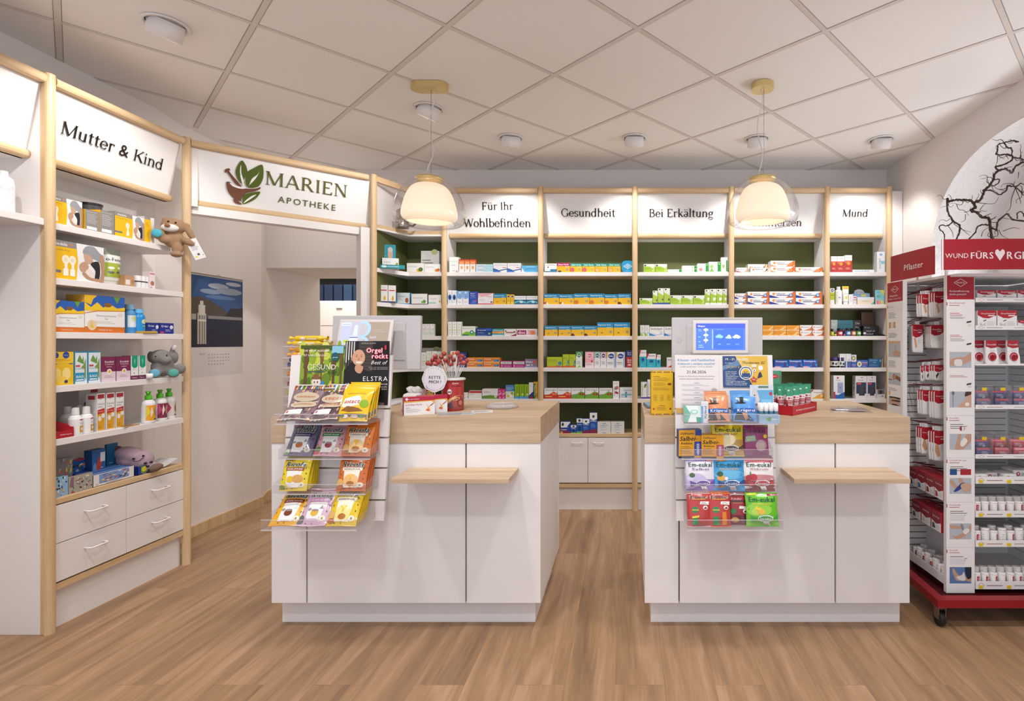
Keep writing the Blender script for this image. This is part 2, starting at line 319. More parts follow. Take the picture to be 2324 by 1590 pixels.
def art(mb, W, H, sf, ops, mat=0, curved=False):
    done = []
    for op in ops:
        t = op[0]
        if t in 'rl': bb = (min(op[1], op[3]), min(op[2], op[4]), max(op[1], op[3]), max(op[2], op[4]))
        elif t == 'e': bb = (op[1]-op[3], op[2]-op[4], op[1]+op[3], op[2]+op[4])
        elif t == 'p': bb = (min(p[0] for p in op[1]), min(p[1] for p in op[1]), max(p[0] for p in op[1]), max(p[1] for p in op[1]))
        else:
            hw, hh = op[4]/2, min(op[7], op[4]*W/H)*.8
            if op[10]: hw, hh = min(op[7], op[4]*H/W)*.8, op[4]/2
            bb = (op[2]-hw, op[3]-hh, op[2]+hw, op[3]+hh)
        k = 1+max([q for q, b in done if b[0] < bb[2] and bb[0] < b[2] and b[1] < bb[3] and bb[1] < b[3]], default=0); done.append((k, bb))
        if t == 'r':
            _, a, b, c, d, col = op; nx, ny = ((max(1, int(abs(c-a)*12)), max(1, int(abs(d-b)*14))) if curved else (1, 1))
            vs = [sf(a+(c-a)*i/nx, b+(d-b)*j/ny, k) for j in range(ny+1) for i in range(nx+1)]
            mb.add(vs, [(j*(nx+1)+i, j*(nx+1)+i+1, (j+1)*(nx+1)+i+1, (j+1)*(nx+1)+i) for j in range(ny) for i in range(nx)], col, mat, curved)
        elif t == 'e':
            _, a, b, c, d, col = op; n = 20
            vs = [sf(a, b, k)]; rings = 3 if curved else 1
            for q in range(1, rings+1):
                vs += [sf(a+c*q/rings*cos(2*pi*i/n), b+d*q/rings*sin(2*pi*i/n), k) for i in range(n)]
            fs = [(0, 1+i, 1+(i+1) % n) for i in range(n)]
            for q in range(1, rings): fs += [(1+(q-1)*n+i, 1+q*n+i, 1+q*n+(i+1) % n, 1+(q-1)*n+(i+1) % n) for i in range(n)]
            mb.add(vs, fs, col, mat, curved)
        elif t == 'p':
            _, pts, col = op
            if curved and len(pts) > 3:
                pts = [(a[0]+(b[0]-a[0])*j/4, a[1]+(b[1]-a[1])*j/4) for a, b in zip(pts, pts[1:]+pts[:1]) for j in range(4)] if len(pts) < 16 else pts
                cu = sum(p[0] for p in pts)/len(pts); cv = sum(p[1] for p in pts)/len(pts); n = len(pts)
                vs = [sf(cu, cv, k)]
                for q in (1, 2, 3): vs += [sf(cu+(p[0]-cu)*q/3, cv+(p[1]-cv)*q/3, k) for p in pts]
                fs = [(0, 1+i, 1+(i+1) % n) for i in range(n)]
                for q in (1, 2): fs += [(1+(q-1)*n+i, 1+q*n+i, 1+q*n+(i+1) % n, 1+(q-1)*n+(i+1) % n) for i in range(n)]
                mb.add(vs, fs, col, mat, True)
            else: mb.add([sf(u, v, k) for u, v in pts], [tuple(range(len(pts)))], col, mat)
        elif t == 'l':
            _, a, b, c, d, n, col = op; hh = (d-b)/max(n, 1)
            for i in range(n):
                e = a+(c-a)*(0.72+0.28*((i*37) % 10)/10); y = d-hh*(i+0.75)
                mb.add([sf(a, y, k), sf(e, y, k), sf(e, y+hh*0.34, k), sf(a, y+hh*0.34, k)], [(0, 1, 2, 3)], col, mat)
        elif t == 't':
            _, tx, u, v, w, col, f, hm, tr, sh, rot = op
            vs, fs, wd = text2d(tx, f, tr, sh)
            if not vs: continue
            s_ = w*(H if rot else W)/wd; cap = 0.7*s_
            lim = hm*(W if rot else H)
            sy = s_ if cap <= lim else lim/0.7
            sx = s_
            if rot: vs = [(u-((b-0.35)*sy)/W, v+((a-wd/2)*sx)/H) for a, b in vs]
            else: vs = [(u+((a-wd/2)*sx)/W, v+((b-0.35)*sy)/H) for a, b in vs]
            for q in ((-1, 0, 1) if f == 'B' else (0,)):
                dx, dy = (0, q*.021*sx/H) if rot else (q*.021*sx/W, 0)
                mb.add([sf(a+dx, b+dy, k+q*.12) for a, b in vs], fs, col, mat)
# ---------------------------------------------------------------- the room
XL, XR, YB, YF = -2.85, 2.12, 4.355, -1.2
# floor: oak planks along y
M_FLOOR = bpy.data.materials.new('floor_planks'); M_FLOOR.use_nodes = True
def _floor():
    nt = M_FLOOR.node_tree; b = nt.nodes['Principled BSDF']; b.inputs['Roughness'].default_value = 0.42; b.inputs['Specular IOR Level'].default_value = 0.35
    N = nt.nodes.new; L = nt.links.new
    tc = N('ShaderNodeTexCoord'); mp = N('ShaderNodeMapping'); mp.inputs['Rotation'].default_value = (0, 0, pi/2); mp.inputs['Location'].default_value = (0.3, 0.05, 0)
    br = N('ShaderNodeTexBrick'); br.inputs['Scale'].default_value = 1.0; br.inputs['Brick Width'].default_value = 1.25; br.inputs['Row Height'].default_value = 0.19
    br.inputs['Mortar Size'].default_value = 0.0012; br.inputs['Mortar Smooth'].default_value = 0.3; br.offset = 0.37; br.offset_frequency = 2
    br.inputs['Color1'].default_value = (0, 0, 0, 1); br.inputs['Color2'].default_value = (1, 1, 1, 1); br.inputs['Mortar'].default_value = (0.5, 0.5, 0.5, 1)
    L(tc.outputs['Object'], mp.inputs[0]); L(mp.outputs[0], br.inputs['Vector'])
    # grain, shifted plank by plank
    mul = N('ShaderNodeVectorMath'); mul.operation = 'MULTIPLY_ADD'; mul.inputs[1].default_value = (7, 13, 3)
    sc = N('ShaderNodeMapping'); sc.inputs['Scale'].default_value = (10, 0.75, 1)
    L(tc.outputs['Object'], sc.inputs[0]); L(br.outputs['Color'], mul.inputs[0]); L(sc.outputs[0], mul.inputs[2])
    n1 = N('ShaderNodeTexNoise'); n1.inputs['Scale'].default_value = 1.3; n1.inputs['Detail'].default_value = 5; n1.inputs['Distortion'].default_value = 0.9
    n2 = N('ShaderNodeTexNoise'); n2.inputs['Scale'].default_value = 9; n2.inputs['Detail'].default_value = 4
    L(mul.outputs[0], n1.inputs['Vector']); L(mul.outputs[0], n2.inputs['Vector'])
    a = N('ShaderNodeMath'); a.operation = 'MULTIPLY_ADD'; a.inputs[1].default_value = 0.3; L(n2.outputs['Fac'], a.inputs[0]); L(n1.outputs['Fac'], a.inputs[2])
    a2 = N('ShaderNodeMath'); a2.operation = 'MULTIPLY_ADD'; a2.inputs[1].default_value = 0.09; L(br.outputs['Color'], a2.inputs[0]); L(a.outputs[0], a2.inputs[2])
    cr = N('ShaderNodeValToRGB'); e = cr.color_ramp.elements; e[0].position = 0.40; e[1].position = 0.90
    e[0].color = (*hx('7d614a'), 1); e[1].color = (*hx('b49070'), 1); m_ = e.new(0.68); m_.color = (*hx('9d7b5a'), 1)
    L(a2.outputs[0], cr.inputs[0])
    mx = N('ShaderNodeMix'); mx.data_type = 'RGBA'; mx.blend_type = 'MULTIPLY'; mx.inputs['B'].default_value = (0.8, 0.76, 0.72, 1)
    L(br.outputs['Fac'], mx.inputs['Factor']); L(cr.outputs[0], mx.inputs['A']); L(mx.outputs['Result'], b.inputs['Base Color'])
_floor()
m = MB(); m.add([(-4.6, YF, 0), (XR+0.5, YF, 0), (XR+0.5, 7.2, 0), (-4.6, 7.2, 0)], [(0, 1, 2, 3)]); struct(m.build('floor', M_FLOOR))
# ceiling: tiles between flush bars, laid at 45 degrees
def clip(x0, y0, x1, y1):
    a, b = 0.0, 1.0; dx, dy = x1-x0, y1-y0
    for p, q in ((-dx, x0-XL), (dx, XR-x0), (-dy, y0-YF), (dy, YB-y0)):
        if abs(p) < 1e-9:
            if q < 0: return None
        else:
            r = q/p
            if p < 0: a = max(a, r)
            else: b = min(b, r)
    return None if a >= b else (x0+dx*a, y0+dy*a, x0+dx*b, y0+dy*b)
m = MB(); m.box(XL-0.1, XR+0.06, YF, YB+0.02, CEIL+0.0018, CEIL+0.06); ce = struct(m.build('ceiling', M_CEIL))
ang = radians(45+1.2); TS = 0.602
ox, oy = 0.045, 2.39
bars = MB(); gaps = MB()
for k in range(2):
    a = ang+k*pi/2; d = Vector((cos(a), sin(a))); nn = Vector((-sin(a), cos(a)))
    for i in range(-9, 10):
        c = Vector((ox, oy))+nn*(TS*i)
        for off, wd, z, mb in ((0, 0.011, CEIL-0.0006-k*.0004, bars), (0.0125, 0.0011, CEIL+0.0008, gaps), (-0.0125, 0.0011, CEIL+0.0008, gaps)):
            p = c+nn*off; s = clip(*(p-d*7), *(p+d*7))
            if s:
                p0, p1 = Vector(s[:2]), Vector(s[2:]); q = nn*wd
                mb.add([(*(p0-q), z), (*(p1-q), z), (*(p1+q), z), (*(p0+q), z), (*(p0-q), CEIL+.006), (*(p1-q), CEIL+.006), (*(p1+q), CEIL+.006), (*(p0+q), CEIL+.006)], [(0, 3, 2, 1), (0, 1, 5, 4), (2, 3, 7, 6)])
o = struct(bars.build('trim_1', M_BAR)); o.name = 'trim_1'
struct(gaps.build('trim_2', M_GAP))
# walls
m = MB()
m.box(XL-0.12, -1.845, YB, YB+0.14, 1.905, CEIL+0.05); m.box(-1.845, XR+0.1, YB, YB+0.12, 0, CEIL+0.05)
m.box(-1.845, -1.72, YB+0.12, 5.1, 0, CEIL+0.05); m.box(-4.4, -1.72, YB+0.14, 5.1, 1.905, CEIL+0.05)
struct(m.build('wall_back', M_PLASTER))
m = MB(); m.box(XL-0.12, XL, YF, 3.2, 0, CEIL+0.05)
m.prism([(XL-0.12, 3.2), (XL, 3.2), (-2.90, 3.45), (-2.90, 4.2), (-2.97, 4.36), (-2.96, 5.1), (-3.1, 5.1)], 0, CEIL+0.05); struct(m.build('wall_left', M_PLASTER))
m = MB(); m.prism([(-2.91, 3.3), (-2.885, 3.3), (-2.885, 4.2), (-2.955, 4.36), (-2.945, 5.1), (-2.975, 5.1), (-2.985, 4.36), (-2.91, 4.2)], 0, 0.075); struct(m.build('baseboard_left', M_OAKV))
# the room beyond the passage
m = MB(); m.box(-4.6, -1.6, 7.1, 7.2, 0, 2.8); m.box(-4.7, -4.6, 5.1, 7.2, 0, 2.8); m.box(-1.7, -1.6, 5.1, 7.2, 0, 2.8); m.box(-4.6, -1.6, 5.1, 7.2, 2.72, 2.8)
m.box(-4.6, -3.1, 5.0, 5.1, 0, 2.8); struct(m.build('wall_passage', M_PLASTER))
# right wall with the arched niche
NY0, NY1, NX = 1.9, 3.71, 2.56
def arch(y):
    c = (NY0+NY1)/2; hw = (NY1-NY0)/2; t = min(1, abs(y-c)/hw); return 1.86+0.64*(1-t**2.6)**(1/2.2)
ys = [NY0+(NY1-NY0)*(0.5-0.5*cos(pi*i/48)) for i in range(49)]
m = MB(); SILL = 0.85
m.box(XR, XR+0.1, YF, NY0, 0, CEIL+0.05); m.box(XR, XR+0.1, NY1, YB+0.1, 0, CEIL+0.05); m.box(XR, XR+0.1, NY0, NY1, 0, SILL)
for a, b in zip(ys, ys[1:]):
    m.add([(XR, a, arch(a)), (XR, b, arch(b)), (XR, b, CEIL+.05), (XR, a, CEIL+.05)], [(0, 1, 2, 3)])
struct(m.build('wall_right', M_PLASTER))
m = MB()
for a, b in zip(ys, ys[1:]): m.add([(XR, a, arch(a)), (XR, b, arch(b)), (NX, b, arch(b)), (NX, a, arch(a))], [(3, 2, 1, 0)], mat=0)
m.add([(XR, NY1-.002, SILL), (NX, NY1-.002, SILL), (NX, NY1-.002, 1.87), (XR, NY1-.002, 1.87)], [(0, 1, 2, 3)], mat=0)
m.add([(XR, NY0, SILL), (NX, NY0, SILL), (NX, NY0, 1.86), (XR, NY0, 1.86)], [(3, 2, 1, 0)], mat=0)
m.add([(XR-.004, NY0, SILL+.003), (NX, NY0, SILL+.003), (NX, NY1, SILL+.003), (XR-.004, NY1, SILL+.003)], [(0, 3, 2, 1)], mat=1)
WY0, WY1, WZ0, WZ1 = 2.25, 3.40, 1.0, 1.93
m.box(NX, NX+0.08, NY0, WY0, SILL, 2.6, mat=1); m.box(NX, NX+0.08, WY1, NY1+0.1, SILL, 2.6, mat=1)
m.box(NX, NX+0.08, WY0, WY1, SILL, WZ0, mat=1); m.box(NX, NX+0.08, WY0, WY1, WZ1, 2.6, mat=1)
struct(m.build('wall_niche', [M_ROUGHCAST, M_PLASTER]))
m = MB(); t = 0.045
for (a, b, c, d) in ((WY0, WY0+t, WZ0, WZ1), (WY1-t, WY1, WZ0, WZ1), (WY0, WY1, WZ0, WZ0+t), (WY0, WY1, WZ1-t, WZ1), ((WY0+WY1)/2-t/2, (WY0+WY1)/2+t/2, WZ0, WZ1)):
    m.box(NX+0.02, NX+0.06, a, b, c, d)
wn = struct(m.build('window_1', M_WHITE))
m = MB(); m.box(NX+0.038, NX+0.042, WY0+t, WY1-t, WZ0+t, WZ1-t); m.build('window_pane', acrylic('window_glass', 0.02), wn)
# street front behind the camera stays open to daylight
# ---------------------------------------------------------------- shelving
Z_SH = [1.836, 1.588, 1.344, 1.100, 0.859]; Z_TOP = 0.592
def halfround(mb, x0, x1, y, z0, z1, pro, depth, col='fff', mt=0):   # rail with a rounded front, along x
    pts = [(y+depth, z0), (y, z0)]+[(y-pro*sin(pi*i/6), z0+(z1-z0)*(0.5-0.5*cos(pi*i/6))) for i in range(1, 6)]+[(y, z1), (y+depth, z1)]
    mb.prism_x(pts[::-1], x0, x1, col, mt)
def post_mb(x, pw=0.042, zb=0.0, zt=2.492):
    mb = MB(); n = 7
    mb.prism([(x-pw/2, 0.0032)]+[(x-pw/2, 0.0)]+[(x-pw/2*cos(pi*i/n), -0.016*sin(pi*i/n)) for i in range(1, n)]+[(x+pw/2, 0.0), (x+pw/2, 0.0032), (x+.0122, .0032), (x+.0122, .0295), (x-.0122, .0295), (x-.0122, .0032)], zb, zt)
    return mb
def handle(mb, x, z, w=0.075, y=0.0):
    mb.tube([(x-w/2, y, z), (x-w/2, y-0.022, z-0.001), (x-w/2+0.006, y-0.029, z-0.003), (x+w/2-0.006, y-0.029, z-0.003), (x+w/2, y-0.022, z-0.001), (x+w/2, y, z)], 0.0042, 8)
def sign_text(mb, W, lines, cap=0.06, col='2b2825', ops=None):
    """sign board from (z 2.44) down to (z 2.152), leaning back at its foot"""
    o = Vector((0.015, 0.088, 2.152)); top = Vector((0.015, 0.028, 2.442)); ey = top-o; H = ey.length; nn = Vector((0, -ey.z, ey.y)).normalized()
    sf = flat(o-Vector((0, 0.0065, 0)), (W-0.03, 0, 0), ey, nn)
    for tx, u, v, wf in lines: art(mb, W-0.03, H, sf, [T(tx, u, v, wf, col, 's')])
    if ops: art(mb, W-0.03, H, sf, ops)
def bay(loc, rz, W, depth, label, sign, group, lower='doors', back='green', last=False, first_shelf=True, wood=(M_OAKX, M_OAKV)):
    t = thing('shelf_bay', label, 'shelves', loc, rz, group)
    post_mb(0).build('post', M_OAKV, t)
    if last: post_mb(W).build('post', M_OAKV, t)
    xa, xb = 0.013, W-0.013
    for x in ((0.0, W) if last else (0.0,)):
        m = MB(); m.box(x-0.0125, x+0.0125, 0.03, depth, 0, 2.47, bev=0.001); m.build('side_panel', M_WHITE, t)
    m = MB(); halfround(m, 0.0215, W-0.0215, 0.0, 2.447, 2.486, 0.012, 0.03); m.build('top_rail', M_OAKX, t)
    m = MB(); halfround(m, xa+.004, xb-.002, 0.085, 2.112, 2.150, 0.016, 0.03); m.build('sign_rail', M_OAKX, t)
    m = MB(); m.add([(xa, .026, 2.446), (xb, .026, 2.446), (xb, .088, 2.150), (xa, .088, 2.150), (xa, .036, 2.446), (xb, .036, 2.446), (xb, .098, 2.150), (xa, .098, 2.150)], [(3, 2, 1, 0), (4, 5, 6, 7), (0, 1, 5, 4), (2, 3, 7, 6)]); sb = m.build('sign_board', M_SIGN, t)
    if sign:
        for ln in sign: m = MB(); sign_text(m, W, [ln]); m.build('lettering', M_INK, sb)
    m = MB(); m.box(xa, xb, 0.10, depth, 2.112, 2.130); m.build('top_board', M_WHITE, t)
    zb = Z_TOP if lower != 'open' else 0.0
    m = MB(); m.box(xa, xb, depth-0.012, depth, zb, 2.112); m.build('back_panel', M_GREEN if back == 'green' else M_WHITE, t)
    for k, z in enumerate(Z_SH if lower != 'open' else Z_SH[:1]):
        if lower == 'open': z = 1.845
        m = MB(); m.box(xa, xb, 0.004, depth-0.012, z-0.03, z, bev=0.0015); m.build('shelf', M_WHITE, t)
    if lower != 'open':
        m = MB(); m.box(xa, xb, 0.0036, depth-0.012, Z_TOP-0.028, Z_TOP, bev=0.002); m.build('counter_board', M_OAKX, t)
        m = MB(); m.box(xa, xb, 0.0036, 0.05, 0.178, 0.205); m.build('base_rail', M_OAKX, t)
        m = MB(); m.box(xa, xb, 0.028, 0.06, 0.0, 0.178); m.box(xa, xb, .05, depth-.012, 0.17, Z_TOP-.03); m.build('plinth', M_WHITE, t)
        mid = W/2
        if lower == 'doors':
            for s_ in (0, 1):
                a, b = (xa+.002, mid-.0015) if s_ == 0 else (mid+.0015, xb-.002)
                m = MB(); m.box(a, b, 0.004, 0.02, 0.213, 0.559, bev=0.001); d = m.build('door', M_WHITE, t)
                m = MB(); handle(m, mid+(-0.083 if s_ == 0 else 0.083), 0.525, 0.07, 0.004); m.build('handle', M_WHITE, d)
        else:
            for s_ in (0, 1):
                for r_ in (0, 1):
                    a, b = (xa+.002, mid-.0015) if s_ == 0 else (mid+.0015, xb-.002); z0, z1 = (0.388, 0.559) if r_ == 0 else (0.213, 0.3845)
                    m = MB(); m.box(a, b, 0.004, 0.02, z0, z1, bev=0.001); d = m.build('drawer', M_WHITE, t)
                    m = MB(); handle(m, (a+b)/2+0.01, z0+0.108, 0.088, 0.004); m.build('handle', M_WHITE, d)
    return t
GB = 'fitted shelf bays along the walls'
BX = [-1.415, -0.672, 0.054, 0.798, 1.534, 2.013]; BY = 4.09
bay((BX[0], BY, 0), 0, BX[1]-BX[0], .26, 'white shelf bay with oak posts under the Wohlbefinden sign', [('Für Ihr', .54, .70, .345), ('Wohlbefinden', .53, .27, .74)], GB)
bay((BX[1], BY, 0), 0, BX[2]-BX[1], .26, 'white shelf bay with oak posts under the Gesundheit sign', [('Gesundheit', .50, .53, .61)], GB)
bay((BX[2], BY, 0), 0, BX[3]-BX[2], .26, 'white shelf bay with oak posts under the Bei Erkältung sign', [('Bei Erkältung', .485, .52, .71)], GB)
bay((BX[3], BY, 0), 0, BX[4]-BX[3], .26, 'white shelf bay whose sign hides behind a pendant lamp', [('Bei', .50, .70, .16), ('Schmerzen', .50, .28, .56)], GB)
bay((BX[4], BY, 0), 0, BX[5]-BX[4], .26, 'narrow white shelf bay under the Mund sign', [('Mund', .50, .52, .45)], GB, last=True)
bay((-2.577, 2.367, 0), pi/2, 0.733, .27, 'white shelf bay with drawers under the Mutter & Kind sign', [('Mutter & Kind', .50, .50, .77)], GB, 'drawers', 'white')
bay((-2.577, 1.634, 0), pi/2, 0.733, .27, 'open white bay under a blank sign at the frame edge', None, GB, 'open', 'white')
m = MB(); m.box(BX[5]+.02, XR-.004, BY+.002, BY+.03, 0, 2.46); struct(m.build('trim_3', M_WHITE))
# corner unit
def corner():
    t = thing('corner_shelf', 'corner shelf unit with chamfered shelves and olive back beside the doorway', 'shelves', (0, 0, 0), 0, GB)
    a = (-1.81, 3.794)
    poly = [(-1.828, 3.832), (-1.69, BY+.004), (-1.432, BY+.004), (-1.432, 4.338), (-1.798, 4.338)]
    for z in Z_SH+[0.6]:
        m = MB(); m.prism(poly, z-.03, z); m.build('shelf', M_WHITE if z > .6 else M_OAKX, t)
    m = MB(); m.prism(poly, 2.112, 2.126); m.build('shelf', M_WHITE, t)
    m = MB(); m.prism(poly, 2.126, 2.152); m.build('counter_board', M_OAKX, t)
    m = MB(); m.prism([(-1.842, 3.835), (-1.830, 3.835), (-1.800, 4.338), (-1.43, 4.338), (-1.43, 4.35), (-1.812, 4.35)], 0.1, 2.112); m.build('back_panel', M_GREEN, t)
    m = MB(); m.prism([(-1.852, 3.835), (-1.843, 3.835), (-1.813, 4.351), (-1.822, 4.351)], 0, 2.45); m.prism([(-1.842, 3.835), (-1.830, 3.835), (-1.800, 4.338), (-1.43, 4.338), (-1.43, 4.35), (-1.812, 4.35)], 2.153, 2.45); m.build('side_panel', M_WHITE, t)
    m = MB(); m.prism([(-1.79, 3.84), (-1.69, BY+.03), (-1.432, BY+.03), (-1.432, 4.338), (-1.795, 4.338)], 0, .57); m.build('cupboard', M_WHITE, t)
    m = MB(); m.prism([(-1.80, 3.80), (-1.68, BY-.005), (-1.43, BY-.005), (-1.43, BY+.03), (-1.70, BY+.03), (-1.825, 3.82)], 2.447, 2.486); m.build('top_rail', M_OAKX, t)
    p = post_mb(0).build('post', M_OAKV, t); p.location = (-1.815, 3.794, 0); p.rotation_euler = (0, 0, radians(52))
corner()
# portal over the passage: white frame with the shop sign
import numpy as np
def hom(quad):
    """unit-square coordinates of points read off the drawing of a flat board whose corners are quad (TL, TR, BR, BL)"""
    A = []; B = []
    for (x, y), (u, v) in zip(quad, ((0, 1), (1, 1), (1, 0), (0, 0))):
        A.append([x, y, 1, 0, 0, 0, -u*x, -u*y]); B.append(u); A.append([0, 0, 0, x, y, 1, -v*x, -v*y]); B.append(v)
    h = np.linalg.solve(np.array(A, float), np.array(B, float))
    return lambda p: tuple(float(q) for q in ((h[0]*p[0]+h[1]*p[1]+h[2])/(h[6]*p[0]+h[7]*p[1]+1), (h[3]*p[0]+h[4]*p[1]+h[5])/(h[6]*p[0]+h[7]*p[1]+1)))
def smooth(pts, n=6):
    out = []; N = len(pts)
    for i in range(N):
        p0, p1, p2, p3 = (Vector(pts[(i+k) % N]) for k in (-1, 0, 1, 2))
        for j in range(n):
            t = j/n; out.append(tuple(0.5*((2*p1)+(-p0+p2)*t+(2*p0-5*p1+4*p2-p3)*t*t+(-p0+3*p1-3*p2+p3)*t**3)))
    return out
def portal():
    W = 1.034; t = thing('shop_sign', 'white oak-railed shop sign with mortar logo over the passage doorway', 'sign', (-2.577, 3.10, 0), atan2(.694, .767))
    post_mb(0).build('post', M_OAKV, t)
    m = MB(); halfround(m, 0.0215, W-0.04, 0.0, 2.447, 2.486, 0.012, 0.03); m.build('top_rail', M_OAKX, t)
    m = MB(); halfround(m, 0.05, W-0.03, 0.085, 2.112, 2.150, 0.016, 0.03); m.build('sign_rail', M_OAKX, t)
    xa, xb = 0.052, W-.014
    m = MB(); m.add([(xa, .026, 2.446), (xb, .026, 2.446), (xb, .088, 2.150), (xa, .088, 2.150), (xa, .036, 2.446), (xb, .036, 2.446), (xb, .098, 2.150), (xa, .098, 2.150)], [(3, 2, 1, 0), (4, 5, 6, 7), (0, 1, 5, 4), (2, 3, 7, 6), (1, 2, 6, 5), (3, 0, 4, 7)]); sb = m.build('sign_board', M_SIGN, t)
    m = MB(); m.box(0.022, 0.052, 0.02, 0.12, 2.10, 2.446); m.box(W-.012, W-.006, 0.03, 0.12, 2.10, 2.446); m.build('side_panel', M_WHITE, t)
    m = MB(); m.box(0.02, W-.03, 0.05, 0.13, 2.062, 2.112); m.box(W-.085, W-.01, 0.02, 0.13, 0, 2.112); m.build('door_frame', M_WHITE, t)
    h = hom([(225, 185), (2140, 570), (2100, 975), (228, 690)])
    H = lambda pts, s=True: [h(p) for p in (smooth(pts) if s else pts)]
    g, br, wh = '5d6b33', '7b5443', 'f6f4f2'
    ops = [P(H([(725, 315), (780, 415), (742, 505), (745, 552), (690, 520), (652, 440), (668, 370)]), g),
           P(H([(705, 365), (700, 440), (735, 520), (742, 515), (714, 440), (712, 372)]), wh),
           P(H([(945, 365), (957, 480), (925, 555), (880, 585), (790, 583), (760, 530), (775, 440), (850, 395)]), g),
           P(H([(916, 425), (870, 500), (780, 580), (800, 560), (830, 500), (890, 460)]), wh),
           P(H([(700, 460), (728, 560), (748, 560), (722, 470)], False), wh),
           P(H([(530, 415), (540, 395), (575, 388), (592, 405), (585, 425), (715, 570), (655, 548), (560, 432), (535, 432)]), br),
           P(H([(548, 528), (590, 524), (640, 560), (760, 592), (860, 597), (922, 585), (920, 602), (870, 622), (770, 640), (715, 690), (710, 715), (640, 690), (570, 620)]), br),
           P(H([(585, 530), (650, 558), (760, 590), (700, 592), (620, 566)]), wh),
           P(H([(918, 628), (890, 680), (830, 718), (742, 745), (727, 712), (740, 665), (790, 640)]), g),
           P(H([(880, 655), (830, 690), (745, 735), (760, 712), (820, 672)]), wh),
           P(H([(628, 692), (660, 702), (720, 742), (690, 745), (640, 725)]), br)]
    c1 = h((1450, 580)); c2 = h((1445, 760))
    ops += [T('MARIEN', c1[0]+.0, c1[1]+.005, .50, '6b6a3c', 's', 9, .03), T('APOTHEKE', c2[0], c2[1], .352, '5f6838', 'b', .18, .10)]
    m = MB(); o = Vector((xa, 0.088, 2.152)); ey = Vector((0, -.06, .29)); sf = flat(o-Vector((0, .0065, 0)), (xb-xa, 0, 0), ey, Vector((0, -.29, -.06)).normalized())
    art(m, xb-xa, ey.length, sf, ops); m.build('lettering', M_INK, sb)
portal()
# back-room cupboard seen through the passage
t = thing('storage_cabinet', 'dark-topped storage cabinet in the room beyond the passage', 'cabinet', (-3.55, 6.5, 0))
m = MB(); m.box(-.7, .75, 0, .4, 0, 1.80); m.build('body', M_WHITE, t)
for i in range(6):
    for j in range(3):
        m = MB(); m.box(-.68+j*.475, -.68+j*.475+.465, -.02, 0, .05+i*.29, .05+i*.29+.28); d = m.build('drawer', M_WHITE, t)
        m = MB(); m.box(-.68+j*.475+.2, -.68+j*.475+.27, -.03, -.02, .05+i*.29+.2, .05+i*.29+.21); m.build('handle', M_STEEL, d)
m = MB(); m.box(-.7, .75, 0.25, .4, 1.80, 2.6, '2a2a2c'); m.box(-.7, .75, 0, .3, 2.2, 2.22, '555'); m.build('rack_top', M_PRINT, t)
for j in range(12):
    m = MB(); c = random.choice(['22304a', '2c3340', '28415c', '30353c']); m.box(-.05, .05, 0, .15, 0, .2, c, cols=[c, c, c, c, c, '667']); o = m.build('storage_box', M_PRINT); o.location = (-4.15+j*.118, 6.52, 1.802)
    tag(o, 'dark blue storage box on the far cabinet beyond the passage', 'box', 'storage boxes beyond the passage')
# ---------------------------------------------------------------- ceiling spot fixtures
def downlight(x, y, tx, ty, tz, label):
    t = thing('ceiling_spotlight', label, 'ceiling light', (x, y, CEIL), 0, 'swivelling ceiling spotlights')
    m = MB(); m.lathe([(.070, 0), (.086, 0), (.088, -.004), (.086, -.007), (.074, -.007), (.070, 0)], 32); m.build('trim_ring', M_WHITE, t)
    d = Vector((tx-x, ty-y, tz-CEIL)).normalized(); az = atan2(d.x, -d.y)
    m = MB(); m.lathe([(.0, .03), (.066, .03), (.066, -.036), (.060, -.042), (.056, -.042), (.056, -.03), (0, -.03)], 32)
    h = m.build('lamp_head', M_WHITE, t); h.location = (0, 0, -.018); h.rotation_euler = (radians(24), 0, atan2(-d.x, d.y))
    m = MB(); m.lathe([(.0665, .0), (.072, .002), (.072, .004)], 32); m.build('gap_ring', M_BLACK, t)
    m = MB(); m.lathe([(0, -.031), (.054, -.0315)], 24); m.build('lens', mat_lens, h)
mat_lens = mat('lamp_lens', 'fff4e0', emit=('fff0d8', 4.0))
for (a, lab) in zip(SPOTS, ('white swivel ceiling spotlight in the tile above the Mutter & Kind sign', 'white ceiling spotlight crossed by the cords of the pendant near the shop sign',
        'white ceiling spotlight in front of the Wohlbefinden sign', 'white ceiling spotlight between the Gesundheit and Erkältung signs',
        'white ceiling spotlight crossed by the cord of the pendant near the Mund sign', 'white ceiling spotlight above the Mund sign beside the niche wall')):
    downlight(*a, lab)
